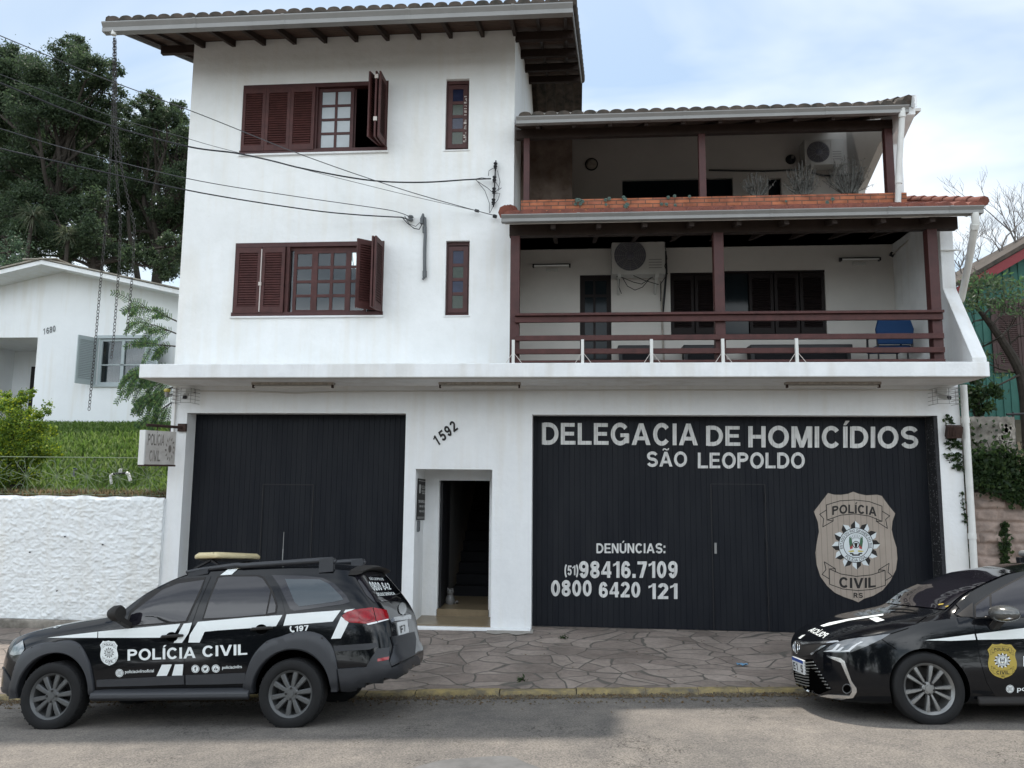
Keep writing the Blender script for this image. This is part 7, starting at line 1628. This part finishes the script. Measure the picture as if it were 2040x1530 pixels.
g2_ = S.patch('window', [a2((-142, 646), (-106, 530), (-50, 386), (0, 378), (192, 377), (230, 390), (281, 468), (311, 558), (305, 606), (240, 625), (50, 639))], M['ink'], 0.0075, 9, rd); S.patch('pane', [a2((-130, 637), (-96, 530), (-41, 396), (0, 389), (188, 388), (221, 400), (268, 470), (240, 612), (50, 629)), a2((250, 608), (276, 486), (300, 560), (296, 600))], M['carglass'], 0.0095, 9, g2_)
qw = S.patch('quarter_window', [a2((275, 378), (470, 382), (580, 395), (650, 430), (720, 500), (742, 540), (700, 552), (500, 580), (410, 592), (385, 580), (320, 440))], M['carglass'], 0.005, 9); S.patch('pane', [a2((355, 402), (560, 404), (618, 432), (688, 502), (703, 525), (640, 539), (440, 566), (412, 540))], M['paleglass'], 0.008, 9, qw)
for o in (g1_, g2_, qw): mirror_copy(S, o)
# stripes and lettering on the doors, wings and quarter
S.patch('stripe', [a1((285, 752), (440, 733), (585, 716), (584, 752))], M['decal'], 0.008, 9)
S.patch('stripe', [a1((590, 715), (840, 691), (1080, 668), (1032, 751), (800, 752), (589, 752)), a1((1100, 668), (1150, 662), (1130, 722), (1090, 782), (1040, 782)), a1((970, 912), (1030, 910), (1000, 978), (938, 980)), a1((1048, 910), (1098, 909), (1096, 940), (1092, 976), (1030, 977))], M['decal'], 0.008, 9, fd)
S.patch('stripe', [a1((1185, 657), (1340, 643), (1500, 629), (1690, 616), (1652, 682), (1500, 694), (1300, 708), (1225, 716), (1195, 780), (1128, 780), (1136, 735))], M['decal'], 0.008, 9, rd)
S.patch('stripe', [a2((364, 612), (520, 600), (688, 588), (640, 655), (480, 668), (345, 680)), a2((690, 625), (735, 660), (688, 755), (630, 758)), a2((716, 586), (772, 579), (728, 601), (704, 602))], M['decal'], 0.008, 9)
S.patch('roof_stripe', [a1((1318, 380), (1362, 346), (1424, 341), (1386, 376))], M['decal'], 0.008, 9)
mb = MB(); S.text(mb, 'POLÍCIA', a1((765, 822), (1172, 806), (1172, 872), (765, 888)), 0.0085); S.part(mb, 'lettering', M['decal'], fd, fix=False)
mb = MB(); S.text(mb, 'CIVIL', a1((1212, 801), (1480, 789), (1480, 852), (1212, 866)), 0.0085); S.part(mb, 'lettering', M['decal'], rd, fix=False)
mb = MB(); S.text(mb, '197', a2((415, 682), (495, 676), (495, 708), (415, 714)), 0.0085)
for r in ribbon(a2((390, 685), (386, 695), (390, 708), (402, 716), (408, 712)), 3): mb.add([S.ray(*p, 0.0085) for p in r], [(0, 1, 2, 3)])
S.part(mb, 'lettering', M['decal'], fix=False)
mb = MB(); S.text(mb, 'policiacivilrsoficial', a1((750, 944), (922, 938), (922, 962), (750, 970)), 0.0085, bold=0.01)
def social(mb, c, kind):
    S.dots(mb, c, 8, 0.008, 0); S.dots(mb, c, 7, 0.0086, 1); S.dots(mb, c, 6.2, 0.0092, 0)
    if kind == 'cam':
        for k, (r, m) in enumerate(((3.8, 1), (3.1, 0), (1.9, 1), (1.1, 0))): mb.add([S.ray(c[0]+r*x, c[1]+r*y, 0.0098+0.0006*k) for x, y in ((-1, -.8), (-.8, -1), (.8, -1), (1, -.8), (1, .8), (.8, 1), (-.8, 1), (-1, .8))], [tuple(range(8))], m)
    elif kind == 'f': mb.add([S.ray(c[0]+x, c[1]+y, 0.0098) for x, y in ((-1, 4), (-1, 0), (-2.2, 0), (-2.2, -1.3), (-1, -1.3), (-1, -3), (0, -4), (2.2, -4), (2.2, -2.7), (1, -2.7), (.7, -2.2), (.7, -1.3), (2, -1.3), (2, 0), (.7, 0), (.7, 4))], [tuple(range(16))], 1)
    elif kind == 'bird': mb.add([S.ray(c[0]+x, c[1]+y, 0.0098) for x, y in ((-3.6, 2.6), (-1.6, 2.0), (-3.2, .4), (-3.6, -2.8), (-.8, -.8), (.4, -2.6), (2.2, -2.8), (3.8, -2.4), (3.0, -.6), (1.6, 2.2), (-1, 3.4))], [tuple(range(11))], 1)
    else: mb.add([S.ray(c[0]+x, c[1]+y, 0.0098) for x, y in ((-3.4, -.4), (3.4, -.4), (3.4, 3.4), (-3.4, 3.4))], [(0, 1, 2, 3)], 1); mb.add([S.ray(c[0]+x, c[1]+y, 0.0104) for x, y in ((-1, .4), (1.4, 1.5), (-1, 2.6))], [(0, 1, 2)], 0); S.text(mb, 'YT', [(c[0]-2.2, c[1]-3.6), (c[0]+2.2, c[1]-3.6), (c[0]+2.2, c[1]-1.2), (c[0]-2.2, c[1]-1.2)], 0.0098, 1)
social(mb, a1((717, 962))[0], 'cam'); S.part(mb, 'social_marks', [M['decal'], M['ink']], fd, fix=False)
mb = MB(); S.text(mb, 'policiacivilrs', a1((1330, 919), (1447, 914), (1447, 938), (1330, 944)), 0.0085, bold=0.01)
for p, k in (((1170, 937), 'f'), ((1230, 937), 'bird'), ((1292, 935), 'tv')): social(mb, a1(p)[0], k)
S.part(mb, 'social_marks', [M['decal'], M['ink']], rd, fix=False)
S.emblem('badge', (200, 1276, 236, 1326), [M['decal'], M['ink'], M['decal'], M['ink'], M['cladding'], M['cladding']], fd)
# handles
for par, c, f in ((fd, (1030, 746), a1), (rd, (215, 700), a2)):
    mb = MB(); S.dots(mb, f(c)[0], 12, 0.0095, 0, y=0.8); S.part(mb, 'handle_recess', M['seam'], par, fix=False)
    mb = MB(); P = [S.ray(*f((c[0]+dx, c[1]+dy))[0], o_) for dx, dy, o_ in ((-62, 4, 0.012), (-50, 0, 0.035), (0, -3, 0.045), (50, -7, 0.038), (68, -8, 0.012))]; mb.tube(P, [0.011, 0.015, 0.016, 0.016, 0.012], 8); S.part(mb, 'handle', M['ink'], par, smooth=True)
# cladding: flares, mouldings, sill, bumpers
def flare(cx, outer, f, zc):
    """band between the wheel opening and a faceted outer line (photo points, going round from front foot to rear foot)"""
    out = [S.ray(*p, 0.0) for p in f(*outer)]; mb = MB(); P = []; n = 44
    th = [math.atan2(q.z-zc, q.x-cx) for q in out]; th = [t if t > -1.9 else t+2*math.pi for t in th]; rr = [math.hypot(q.x-cx, q.z-zc) for q in out]
    o_ = sorted(zip(th, rr)); th = [t for t, _ in o_]; rr = [r for _, r in o_]
    for i in range(n+1):
        t = th[0]+(th[-1]-th[0])*i/n; ro = float(np.interp(t, th, rr)); ri = 0.393; row = []
        for k, (q, dy) in enumerate(((0, -0.06), (0, 0.022), (0.08, 0.034), (0.5, 0.032), (0.88, 0.026), (1, 0.012), (1.0, -0.01))):
            r = ri+(ro-ri)*q; x, z = cx+r*math.cos(t), zc+r*math.sin(t); row.append((x, -(S.sidey(x, z)+dy), z))
        P.append(row)
    mb.grid(P); o = S.part(mb, 'fender_flare', M['cladding'], smooth=True, fix=True, sharp=32)
    for q in (0.16, 0.33, 0.5, 0.66, 0.82):
        t = th[0]+(th[-1]-th[0])*q; rr_ = float(np.interp(t, th, rr))-0.02; x, z = cx+rr_*math.cos(t), zc+rr_*math.sin(t); mb = MB(); mb.lathe([(0, 0.004), (0.011, 0.003), (0.012, -0.006)], (x, -(S.sidey(x, z)+0.022), z), (0, -1, 0), 10); S.part(mb, 'fender_bolt', M['ink'], o)
    mirror_copy(S, o)
def _sidey(x, z):
    P = S.section(min(max(x if x < 2.4 else 2.4+(x-2.4)*1.10/(S.cv['xr'](z)-2.4), -.8), 3.44))[3:22]
    for (y0, z0), (y1, z1) in zip(P, P[1:]):
        if z0 <= z <= z1: return y0+(y1-y0)*(z-z0)/max(1e-6, z1-z0)
    return P[0][0] if z < P[0][1] else P[-1][0]
S.sidey = _sidey
flare(0.0, ((75, 1130), (72, 1000), (100, 900), (145, 832), (200, 800), (330, 778), (440, 768), (480, 790), (522, 862), (555, 980), (572, 1090)), a1, 0.345)
flare(2.48, ((115, 1080), (125, 960), (170, 850), (250, 768), (330, 745), (520, 716), (575, 735), (635, 800), (665, 920), (690, 1075)), a2, 0.345)
S.patch('moulding', [a1((584, 1002), (840, 990), (1104, 976), (1106, 1028), (840, 1037), (584, 1043))], M['cladding'], 0.020, 12, fd, 0.016)
S.patch('moulding', [a2((-236, 974), (-50, 967), (122, 960), (124, 1022), (-50, 1028), (-234, 1030))], M['cladding'], 0.020, 12, rd, 0.016)
for sg in (-1, 1): mb = MB(); mb.prism([(0.785, 0.27), (0.835, 0.30), (0.83, 0.345), (0.775, 0.39)], lambda a, b, w: (w, sg*a, b), 0.42, 2.06); S.part(mb, 'sill', M['cladding'], bevel=0.012)
S.patch('rear_bumper', [a2((672, 936), (840, 926), (868, 872), (908, 817), (972, 808), (966, 880), (985, 930), (1060, 897), (1128, 862), (1145, 880), (1150, 925), (1010, 985), (870, 1040), (720, 1082), (695, 1078))], M['cladding'], 0.030, 9, thick=0.035)
S.patch('tailgate_cladding', [a2((985, 745), (1020, 740), (1118, 716), (1130, 760), (1122, 856), (985, 920), (976, 895), (1000, 800))], M['cladding'], 0.018, 9, thick=0.02)
S.patch('rear_bumper_step', [a2((645, 800), (900, 782), (912, 800), (860, 822), (650, 832))], M['cladding'], 0.012, 9, thick=0.012)
S.patch('front_bumper', [a1((8, 960), (20, 925), (70, 1010), (72, 1120), (25, 1098), (5, 1030))], M['cladding'], 0.012, 9, thick=0.012)
S.patch('reflector', [a2((905, 876), (968, 866), (968, 884), (905, 893))], M['redlens'], 0.034, 9)
S.patch('headlight', [a1((62, 850), (85, 805), (140, 768), (150, 820), (130, 850), (85, 858))], M['lensbright'], 0.009, 7)
tl = S.patch('taillight', [a2((697, 620), (725, 598), (770, 585), (875, 572), (895, 655), (840, 668), (740, 660), (712, 645))], M['redlens'], 0.014, 7, thick=0.02); S.patch('lens', [a2((880, 573), (955, 588), (968, 625), (970, 640), (900, 654))], M['redlens'], 0.012, 7, tl, 0.015); S.patch('clear_lens', [a2((838, 668), (900, 655), (906, 664), (850, 676)), a2((905, 654), (968, 640), (968, 646), (908, 662))], M['lampwhite'], 0.012, 7, tl)
mb = MB()
for k, r in enumerate((14, 12.2)): pass
ring = [S.ray(450+838/3+15*math.cos(t), 1020+620/3+11*math.sin(t), 0.0155) for t in np.linspace(0, 2*math.pi, 25)[:-1]]; mb.tube(ring, 0.0025, 5, closed=True); S.part(mb, 'lamp_ring', M['redlens'], tl)
rw = S.patch('rear_window', [a2((768, 380), (885, 358), (960, 420), (1030, 512), (1026, 528), (885, 542), (840, 500))], M['carglass'], 0.006, 7)
mb = MB(); S.text(mb, '0800 642', a2((846, 420), (968, 428), (985, 466), (880, 474)), 0.010); S.text(mb, 'DISQUE DENÚNCIA', a2((893, 486), (1000, 482), (1012, 498), (905, 506)), 0.010); S.text(mb, 'SÃO LEOPOLDO', a2((850, 394), (935, 398), (942, 412), (856, 410)), 0.010); S.part(mb, 'lettering', M['decal'], rw, fix=False)
mb = MB(); mb.tube([S.ray(*p, 0.02) for p in a2((1035, 525), (1010, 512), (985, 522))], 0.008, 6); mb.tube([S.ray(*p, 0.02) for p in a2((1000, 505), (1032, 492))], 0.006, 6); S.part(mb, 'rear_wiper', M['ink'], smooth=True)
mb = MB(); n = 15; P = []
for y in np.linspace(-0.60, 0.60, n):
    e = 1-abs(y/0.60)**4*0.35; zt_ = 1.520-0.045*(y/0.6)**2
    P.append([(2.98, y, zt_+0.005), (2.98, y, zt_+0.028*e), (3.06, y, zt_+0.026*e), (3.10+0.02*e, y, zt_+0.006), (3.105, y, zt_-0.014), (3.05, y, zt_-0.03), (2.96, y, zt_-0.03)])
mb.grid([r+r[:1] for r in P]); mb.add(P[0], [tuple(range(7))]); mb.add(P[-1], [tuple(range(7))]); S.part(mb, 'spoiler', M['ink'], smooth=True, sharp=50)
S.patch('chrome_strip', [a2((995, 634), (1092, 616), (1100, 622), (1098, 642), (1000, 656))], M['chrome'], 0.02, 7, thick=0.02)
mb = MB(); S.dots(mb, a2((1052, 578))[0], 8, 0.008, 0, y=1.5); S.part(mb, 'round_badge', M['chrome'], fix=False)
pl_ = S.patch('number_plate', [a2((1020, 662), (1080, 646), (1087, 720), (1032, 740))], M['platewhite'], 0.012, 7, thick=0.012)
mb = MB(); g = quad_map(a2((1020, 662), (1080, 646), (1087, 720), (1032, 740)))
S.text(mb, 'IF', [g(.12, .68), g(.42, .70), g(.42, .16), g(.12, .14)], 0.014); S.text(mb, '7', [g(.5, .70), g(.68, .71), g(.68, .18), g(.5, .17)], 0.014); S.part(mb, 'lettering', M['ink'], pl_, fix=False)
# windscreen (far side of the car from here), bonnet stripe
mb = MB(); P = []
for x in np.linspace(0.53, 1.24, 12): sec = S.section(x)[22:]; hw, zt_ = S.cv['wr'](x)*0.93, None; P.append([(x-0.004, y, float(np.interp(-abs(y), [-q[0] for q in sec], [q[1] for q in sec]))+0.008) for y in np.linspace(-hw, hw, 15)])
mb.grid(P); S.part(mb, 'windscreen', M['carglass'], smooth=True, fix=False)
S.patch('bonnet_stripe', [a1((318, 694), (345, 680), (372, 678), (340, 697))], M['decal'], 0.006, 9)
# mirror, rails, light bar, aerial
mb = MB(); c = S.loc(232, 1222, -0.93); mb.lathe([(0, -0.085), (0.05, -0.075), (0.078, -0.02), (0.082, 0.03), (0.07, 0.055), (0.0, 0.06)], c, (0.9, -0.25, 0.0), 18); mb.bar(c+Vector((0.02, 0.03, -0.06)), Vector((c.x+0.05, -0.77, c.z-0.13)), 0.07, 0.05); o = S.part(mb, 'mirror', M['ink'], smooth=True); o.scale = (1, 1, 1); mirror_copy(S, o)
mb = MB(); P = [S.loc(*p, -0.57) for p in a1((1115, 360), (1215, 342), (1420, 318))+a2((100, 322), (330, 306), (560, 290), (630, 287), (655, 300))]
for w_, q in ((0.028, P),): mb.tube(q, [0.018, 0.024, 0.028, 0.03, 0.03, 0.032, 0.032, 0.024], 10)
f = S.loc(*a2((605, 318))[0], -0.57); mb.obox(f, (0.15*0.5, 0, 0.005), (0, 0.035, 0), (0, 0, 0.07)); f = S.loc(*a1((1190, 366))[0], -0.57); mb.obox(f, (0.11, 0, 0.02), (0, 0.03, 0), (0, 0, 0.025)); o = S.part(mb, 'roof_rail', M['cladding'], smooth=True, sharp=40); mirror_copy(S, o)
c = S.loc(*a1((1245, 268))[0], -0.50); lb = MB(); z0 = c.z-0.02
prof = lambda y: [(c.x-0.15, y, z0), (c.x-0.155, y, z0+0.035), (c.x-0.11, y, z0+0.068), (c.x+0.11, y, z0+0.068), (c.x+0.155, y, z0+0.035), (c.x+0.15, y, z0)]
ys_ = [-0.56, -0.55, -0.50, 0.50, 0.55, 0.56]; sc_ = [0.55, 0.8, 1, 1, 0.8, 0.55]
R_ = [[(c.x+(x-c.x)*k, y, z0+0.04+(z-z0-0.04)*k) for x, _, z in prof(y)] for y, k in zip(ys_, sc_)]
n = 6; lb.add([p for r in R_ for p in r], [(i*n+j, i*n+(j+1) % n, (i+1)*n+(j+1) % n, (i+1)*n+j) for i in range(5) for j in range(n)]+[tuple(range(n)), tuple(range(6*n-1, 5*n-1, -1))]); bar = S.part(lb, 'light_bar', M['beige'], bevel=0.014, smooth=True, sharp=60)
mb = MB(); mb.box(c.x-0.12, c.x+0.12, -0.45, 0.45, z0-0.022, z0-0.002)
for y in (-0.46, 0.46): mb.bar((c.x-0.16, y, z0-0.10), (c.x+0.02, y, z0-0.012), 0.05, 0.02); mb.bar((c.x+0.12, y, z0-0.08), (c.x+0.02, y, z0-0.012), 0.05, 0.02)
S.part(mb, 'mount', M['black'], bar)
mb = MB(); b_ = S.loc(563, 1110, 0.0); mb.tube([b_+Vector((0, 0, -0.12)), b_+Vector((0, 0, 0.06)), b_+Vector((0, 0, 0.28))], [0.006, 0.004, 0.0035], 6); mb.tube([b_+Vector((0, 0, -0.02)), b_+Vector((0, 0, 0.09))], 0.006, 6); S.part(mb, 'aerial', M['gutter'])
for x in (0, 2.48):
    for sg in (-1, 1): S.wheel(x, sg, 0.83, 0.21, 0.219, 'suv')
# ---- the saloon
cv = dict(
    zt=crv((-.90, .36), (-.895, .52), (-.88, .60), (-.845, .672), (-.77, .745), (-.55, .852), (-.28, .918), (-.05, .955), (.15, .988), (.24, 1.008), (.55, 1.175), (.90, 1.292), (1.15, 1.372), (1.45, 1.418), (1.9, 1.430), (2.3, 1.405), (2.7, 1.30), (3.05, 1.16), (3.2, 1.11), (3.45, 1.085), (3.58, 1.05), (3.64, .9), (3.67, .6), (3.68, .45)),
    ze=crv((-.90, .34), (-.895, .49), (-.88, .565), (-.845, .635), (-.77, .70), (-.55, .80), (-.28, .868), (-.05, .91), (.15, .945), (.28, .975), (.50, 1.115), (.80, 1.243), (1.05, 1.322), (1.45, 1.367), (1.9, 1.378), (2.3, 1.345), (2.7, 1.235), (3.05, 1.095), (3.2, 1.05), (3.45, 1.03), (3.58, .99), (3.64, .85), (3.67, .57), (3.68, .43)),
    zs=crv((-.90, .30), (-.885, .46), (-.82, .59), (-.70, .685), (-.5, .765), (-.2, .84), (.1, .905), (.4, .935), (.8, .95), (2.0, .985), (2.8, 1.0), (3.4, .98), (3.6, .90), (3.68, .42)),
    zb=crv((-.90, .23), (-.85, .185), (-.6, .17), (.5, .17), (2.2, .17), (3.2, .20), (3.68, .35)),
    w=crv((-.90, .18), (-.895, .26), (-.87, .40), (-.83, .50), (-.76, .61), (-.68, .70), (-.58, .775), (-.42, .842), (-.2, .875), (0, .885), (2.7, .885), (3.2, .85), (3.5, .76), (3.62, .66), (3.68, .5)),
    wr=crv((-.90, .16), (-.88, .33), (-.83, .45), (-.7, .60), (-.5, .69), (-.3, .73), (.15, .74), (.28, .735), (.5, .70), (.8, .64), (1.05, .60), (1.45, .58), (2.2, .575), (2.7, .60), (3.1, .66), (3.4, .70), (3.6, .62), (3.68, .45)))
sed = Car('saloon_car', 'black patrol saloon with a gold badge on its front door, cut by the right edge', 'patrol cars parked at the kerb', at(1864, 1448, -4.7), 0.875, 0.037, CAMB, cv, -.90, 3.68, 0.318, 0.348, 2.70, 0.004)
S = sed
k3 = K(lambda x, y: (1540+x*.2615, 1080+y*.2615)); k5 = K(lambda x, y: (1560+x*.1634, 1180+y*.1634)); k6 = K(lambda x, y: (1800+x*.1307, 1100+y*.1307))
fd = S.patch('door', [k3((1530, 575), (1533, 640), (1548, 740), (1578, 900), (1628, 1070), (1690, 1172), (2000, 1180), (2400, 1180), (2425, 900), (2430, 560), (2380, 300), (2300, 205), (2100, 190), (1940, 228), (1800, 300), (1660, 385), (1530, 470))], M['paint'], 0.005, 9, thick=0.012)
wn_ = S.patch('window', [k3((1532, 582), (1532, 480), (1660, 392), (1800, 312), (1935, 243), (2100, 205), (2320, 205), (2350, 300), (2350, 572))], M['ink'], 0.0075, 9, fd)
S.patch('pane', [k3((1543, 572), (1543, 492), (1646, 412), (1650, 572)), k3((1664, 572), (1662, 402), (1800, 326), (1938, 256), (2100, 218), (2312, 218), (2340, 300), (2340, 562))], M['carglass'], 0.0098, 9, wn_)
mirror_copy(S, wn_)
S.patch('stripe', [k3((1152, 748), (1350, 724), (1532, 700), (1542, 744), (1350, 752))], M['decal'], 0.008, 9)
S.patch('stripe', [k3((1545, 699), (1720, 678), (1912, 654), (2400, 605), (2400, 700), (1912, 735), (1720, 742), (1556, 744))], M['decal'], 0.008, 9, fd)
S.emblem('badge', (1540+1630*.2615, 1080+772*.2615, 1540+1854*.2615, 1080+1040*.2615), [M['gold'], M['ink'], M['decal'], M['ink'], M['cladding'], M['gold']], fd)
mb = MB(); social(mb, k3((1802, 1117))[0], 'cam'); S.text(mb, 'policiacivilrs', k3((1856, 1098), (2200, 1080), (2200, 1128), (1856, 1146)), 0.0085, bold=0.01); S.part(mb, 'social_marks', [M['decal'], M['ink']], fd, fix=False)
mb = MB(); S.text(mb, 'POLÍCIA', k3((1903, 868), (2390, 838), (2390, 925), (1903, 946)), 0.0085); S.part(mb, 'lettering', M['decal'], fd, fix=False)
S.patch('mirror_triangle', [k3((1400, 555), (1415, 545), (1520, 462), (1526, 572), (1430, 570))], M['ink'], 0.006, 9)
mb = MB()
for ln in (k3((1390, 478), (1412, 500), (1380, 545), (1400, 565), (1525, 580)), k3((1168, 568), (1110, 610), (1020, 660), (900, 698), (700, 735), (505, 762)), k3((830, 742), (940, 818)), k6((800, 800), (850, 865))):
    mb.tube([S.ray(*p, 0.001) for p in ln], 0.004, 5)
S.part(mb, 'panel_gap', M['seam'], fix=False)
mb = MB(); P = []
for i in range(22):
    row = []
    for j in range(31):
        v = -1+j/15; x0_ = 0.23+0.085*v*v; x = x0_+(1.10-x0_)*i/21; hw = S.cv['wr'](x)*0.95; y = v*hw; u = abs(y)/S.cv['wr'](x); z = S.cv['ze'](x)+(S.cv['zt'](x)-S.cv['ze'](x))*(1-u**2.4); row.append((x-0.004, y, z+0.007))
    P.append(row)
mb.grid(P); ws = S.part(mb, 'windscreen', M['carglass'], smooth=True, sharp=0)
mb = MB()
for ln, r in ((k6((-200, 890), (0, 893), (120, 905), (215, 930)), 0.010), (k6((-220, 905), (-100, 850), (100, 790)), 0.006)): mb.tube([S.ray(*p, 0.018) for p in ln], r, 6)
S.part(mb, 'wiper', M['ink'], ws, smooth=True)
mb = MB()
for P in (k6((545, 800), (620, 792), (615, 808), (535, 820)), k6((640, 840), (690, 820), (695, 835), (650, 852))): mb.add([S.ray(*p, 0.009) for p in P], [(0, 1, 2, 3)])
S.part(mb, 'sticker', M['gold'], ws, fix=False)
S.patch('bonnet_stripe', [k5((455, 412), (560, 376), (800, 330), (1224, 268), (1224, 288), (800, 352), (500, 426)), k5((1050, 325), (1150, 306), (1240, 345), (1142, 370)), k5((190, 562), (238, 526), (278, 521), (216, 571))], M['decal'], 0.006, 9)
mb = MB(); S.text(mb, 'POLÍCIA', k5((566, 512), (385, 436), (308, 476), (492, 566)), 0.007, bold=0.035); S.part(mb, 'bonnet_lettering', M['decal'], fix=False)
hl = S.patch('headlight', [k3((385, 836), (440, 790), (500, 762), (560, 745), (720, 722), (895, 697), (830, 738), (700, 800), (600, 838), (480, 842))], M['lens'], 0.007, 7)
S.patch('reflector', [k3((388, 834), (470, 834), (520, 780), (500, 778), (455, 820)), k3((505, 834), (585, 834), (640, 785), (690, 760), (670, 758), (610, 790), (575, 820)), k3((440, 834), (510, 834), (545, 800), (530, 798), (495, 822))], M['lampwhite'], 0.010, 7, hl)
S.patch('upper_grille', [k3((162, 852), (172, 790), (185, 756), (215, 768), (360, 772), (500, 768), (400, 792), (292, 862), (205, 874))], M['ink'], 0.006, 7)
S.patch('chrome_strip', [k3((215, 766), (360, 762), (500, 752), (512, 764), (360, 776), (224, 782)), k3((290, 852), (375, 792), (412, 788), (335, 832), (300, 862))], M['chrome'], 0.012, 7, thick=0.01)
mb = MB()
for q in (0, 1): 
    ring = [S.ray(*k3((187+24*math.cos(t)*(1, .45)[q], 802+(46, 46)[q]*math.sin(t)))[0], 0.013) for t in np.linspace(0, 2*math.pi, 25)[:-1]]; mb.tube(ring, 0.005, 6, closed=True)
mb.tube([S.ray(*p, 0.013) for p in k3((170, 780), (187, 774), (204, 780))], 0.005, 6); S.part(mb, 'oval_badge', M['chrome'], smooth=True)
gr = S.patch('lower_grille', [k3((158, 885), (215, 890), (300, 892), (445, 1122), (350, 1162), (260, 1130), (180, 1085), (160, 1000))], M['seam'], 0.004, 7)
mb = MB()
for i in range(9):
    t = (i+0.5)/9; P = k3((185-12*(1-t), 905+175*t), (240+20*t, 912+190*t), (308+138*t, 900+222*t)); mb.tube([S.ray(*p, 0.012) for p in P], 0.0065, 6)
S.part(mb, 'grille_bar', M['grillebar'], gr)
S.patch('chin_trim', [k3((180, 1088), (262, 1130), (352, 1160), (358, 1176), (250, 1146), (175, 1100))], M['chrome'], 0.010, 7, thick=0.01)
S.patch('corner_trim', [k3((412, 863), (520, 884), (548, 906), (602, 1060), (638, 1112), (640, 1142), (612, 1182), (520, 1194), (352, 1168), (430, 1158), (585, 1166), (603, 1142), (604, 1112), (574, 1042), (520, 918), (425, 878))], M['chrome'], 0.012, 7, thick=0.012)
mb = MB(); ring = [S.ray(*k3((566+33*math.cos(t), 1116+34*math.sin(t)))[0], 0.007) for t in np.linspace(0, 2*math.pi, 25)[:-1]]; mb.tube(ring, 0.005, 6, closed=True); fl = S.part(mb, 'fog_lamp', M['rimgrey'], smooth=True)
mb = MB(); S.dots(mb, k3((566, 1116))[0], 8, 0.006); S.part(mb, 'lens', M['seam'], fl, fix=False)
mb = MB(); X0 = -0.918; z0, z1 = 0.355, 0.495; mb.box(X0, X0+0.03, -0.20, 0.20, z0, z1); pl_ = S.part(mb, 'number_plate', M['platewhite'], bevel=0.004)
mb = MB(); mb.add([(X0-0.0015, y, z) for y, z in ((0.197, z0+0.105), (-0.197, z0+0.105), (-0.197, z1-0.004), (0.197, z1-0.004))], [(0, 1, 2, 3)]); S.part(mb, 'blue_band', M['plateblue'], pl_, fix=False)
vs, fs, _a, Ly = text2d('JBE1J5', 0.03); mb = MB(); mb.add([(X0-0.0015-0.0004*l, 0.17-0.34*u, z0+0.018+0.07*v) for (u, v), l in zip(vs, Ly)], fs); S.part(mb, 'lettering', M['ink'], pl_, fix=False)
# mirror
c = S.loc(1998, 1224, -1.02); mb = MB(); P = []
for i in range(13):
    a = math.pi*i/12; row = []
    for j in range(20):
        b = 2*math.pi*j/20; row.append((c.x+0.125*math.cos(a)+0.01, c.y+0.15*math.sin(a)*math.cos(b)*(1 if math.cos(b) < 0 else 0.8), c.z+0.008+0.074*math.sin(a)**0.7*math.sin(b)))
    P.append(row+row[:1])
mb.grid(P); mr = S.part(mb, 'mirror', M['mirrorcap'], smooth=True, sharp=0); 
mb = MB(); mb.bar(c+Vector((0.0, 0.06, -0.05)), Vector((c.x-0.02, -0.86, c.z-0.13)), 0.09, 0.05); S.part(mb, 'stalk', M['ink'], mr, bevel=0.015)
mb = MB(); mb.tube([c+Vector((-0.07, -0.06, -0.035)), c+Vector((-0.02, -0.125, -0.03)), c+Vector((0.06, -0.115, -0.012)), c+Vector((0.085, -0.06, 0.0))], [0.006, 0.011, 0.011, 0.005], 8); S.part(mb, 'turn_signal', M['chrome'], mr, smooth=True)
for o in (mr,): mirror_copy(S, o)
for sg in (-1, 1): mb = MB(); mb.prism([(0.86, 0.17), (0.90, 0.19), (0.895, 0.235), (0.86, 0.26)], lambda a, b, w: (w, sg*a, b), 0.40, 2.30); S.part(mb, 'sill', M['ink'], bevel=0.012)
mb = MB(); zc_ = S.cv['zt'](1.8)+0.05; mb.box(1.72, 2.0, -0.5, 0.5, zc_, zc_+0.07); lb = S.part(mb, 'light_bar', M['gutter'], bevel=0.03); mb = MB(); mb.box(1.68, 2.0, -0.48, -0.40, zc_-0.08, zc_-0.002); mb.box(1.68, 2.0, 0.40, 0.48, zc_-0.08, zc_-0.002); S.part(mb, 'mount', M['black'], lb, bevel=0.01)
for x in (0, 2.70):
    for sg in (-1, 1): S.wheel(x, sg, 0.875, 0.205, 0.222, 'sed')
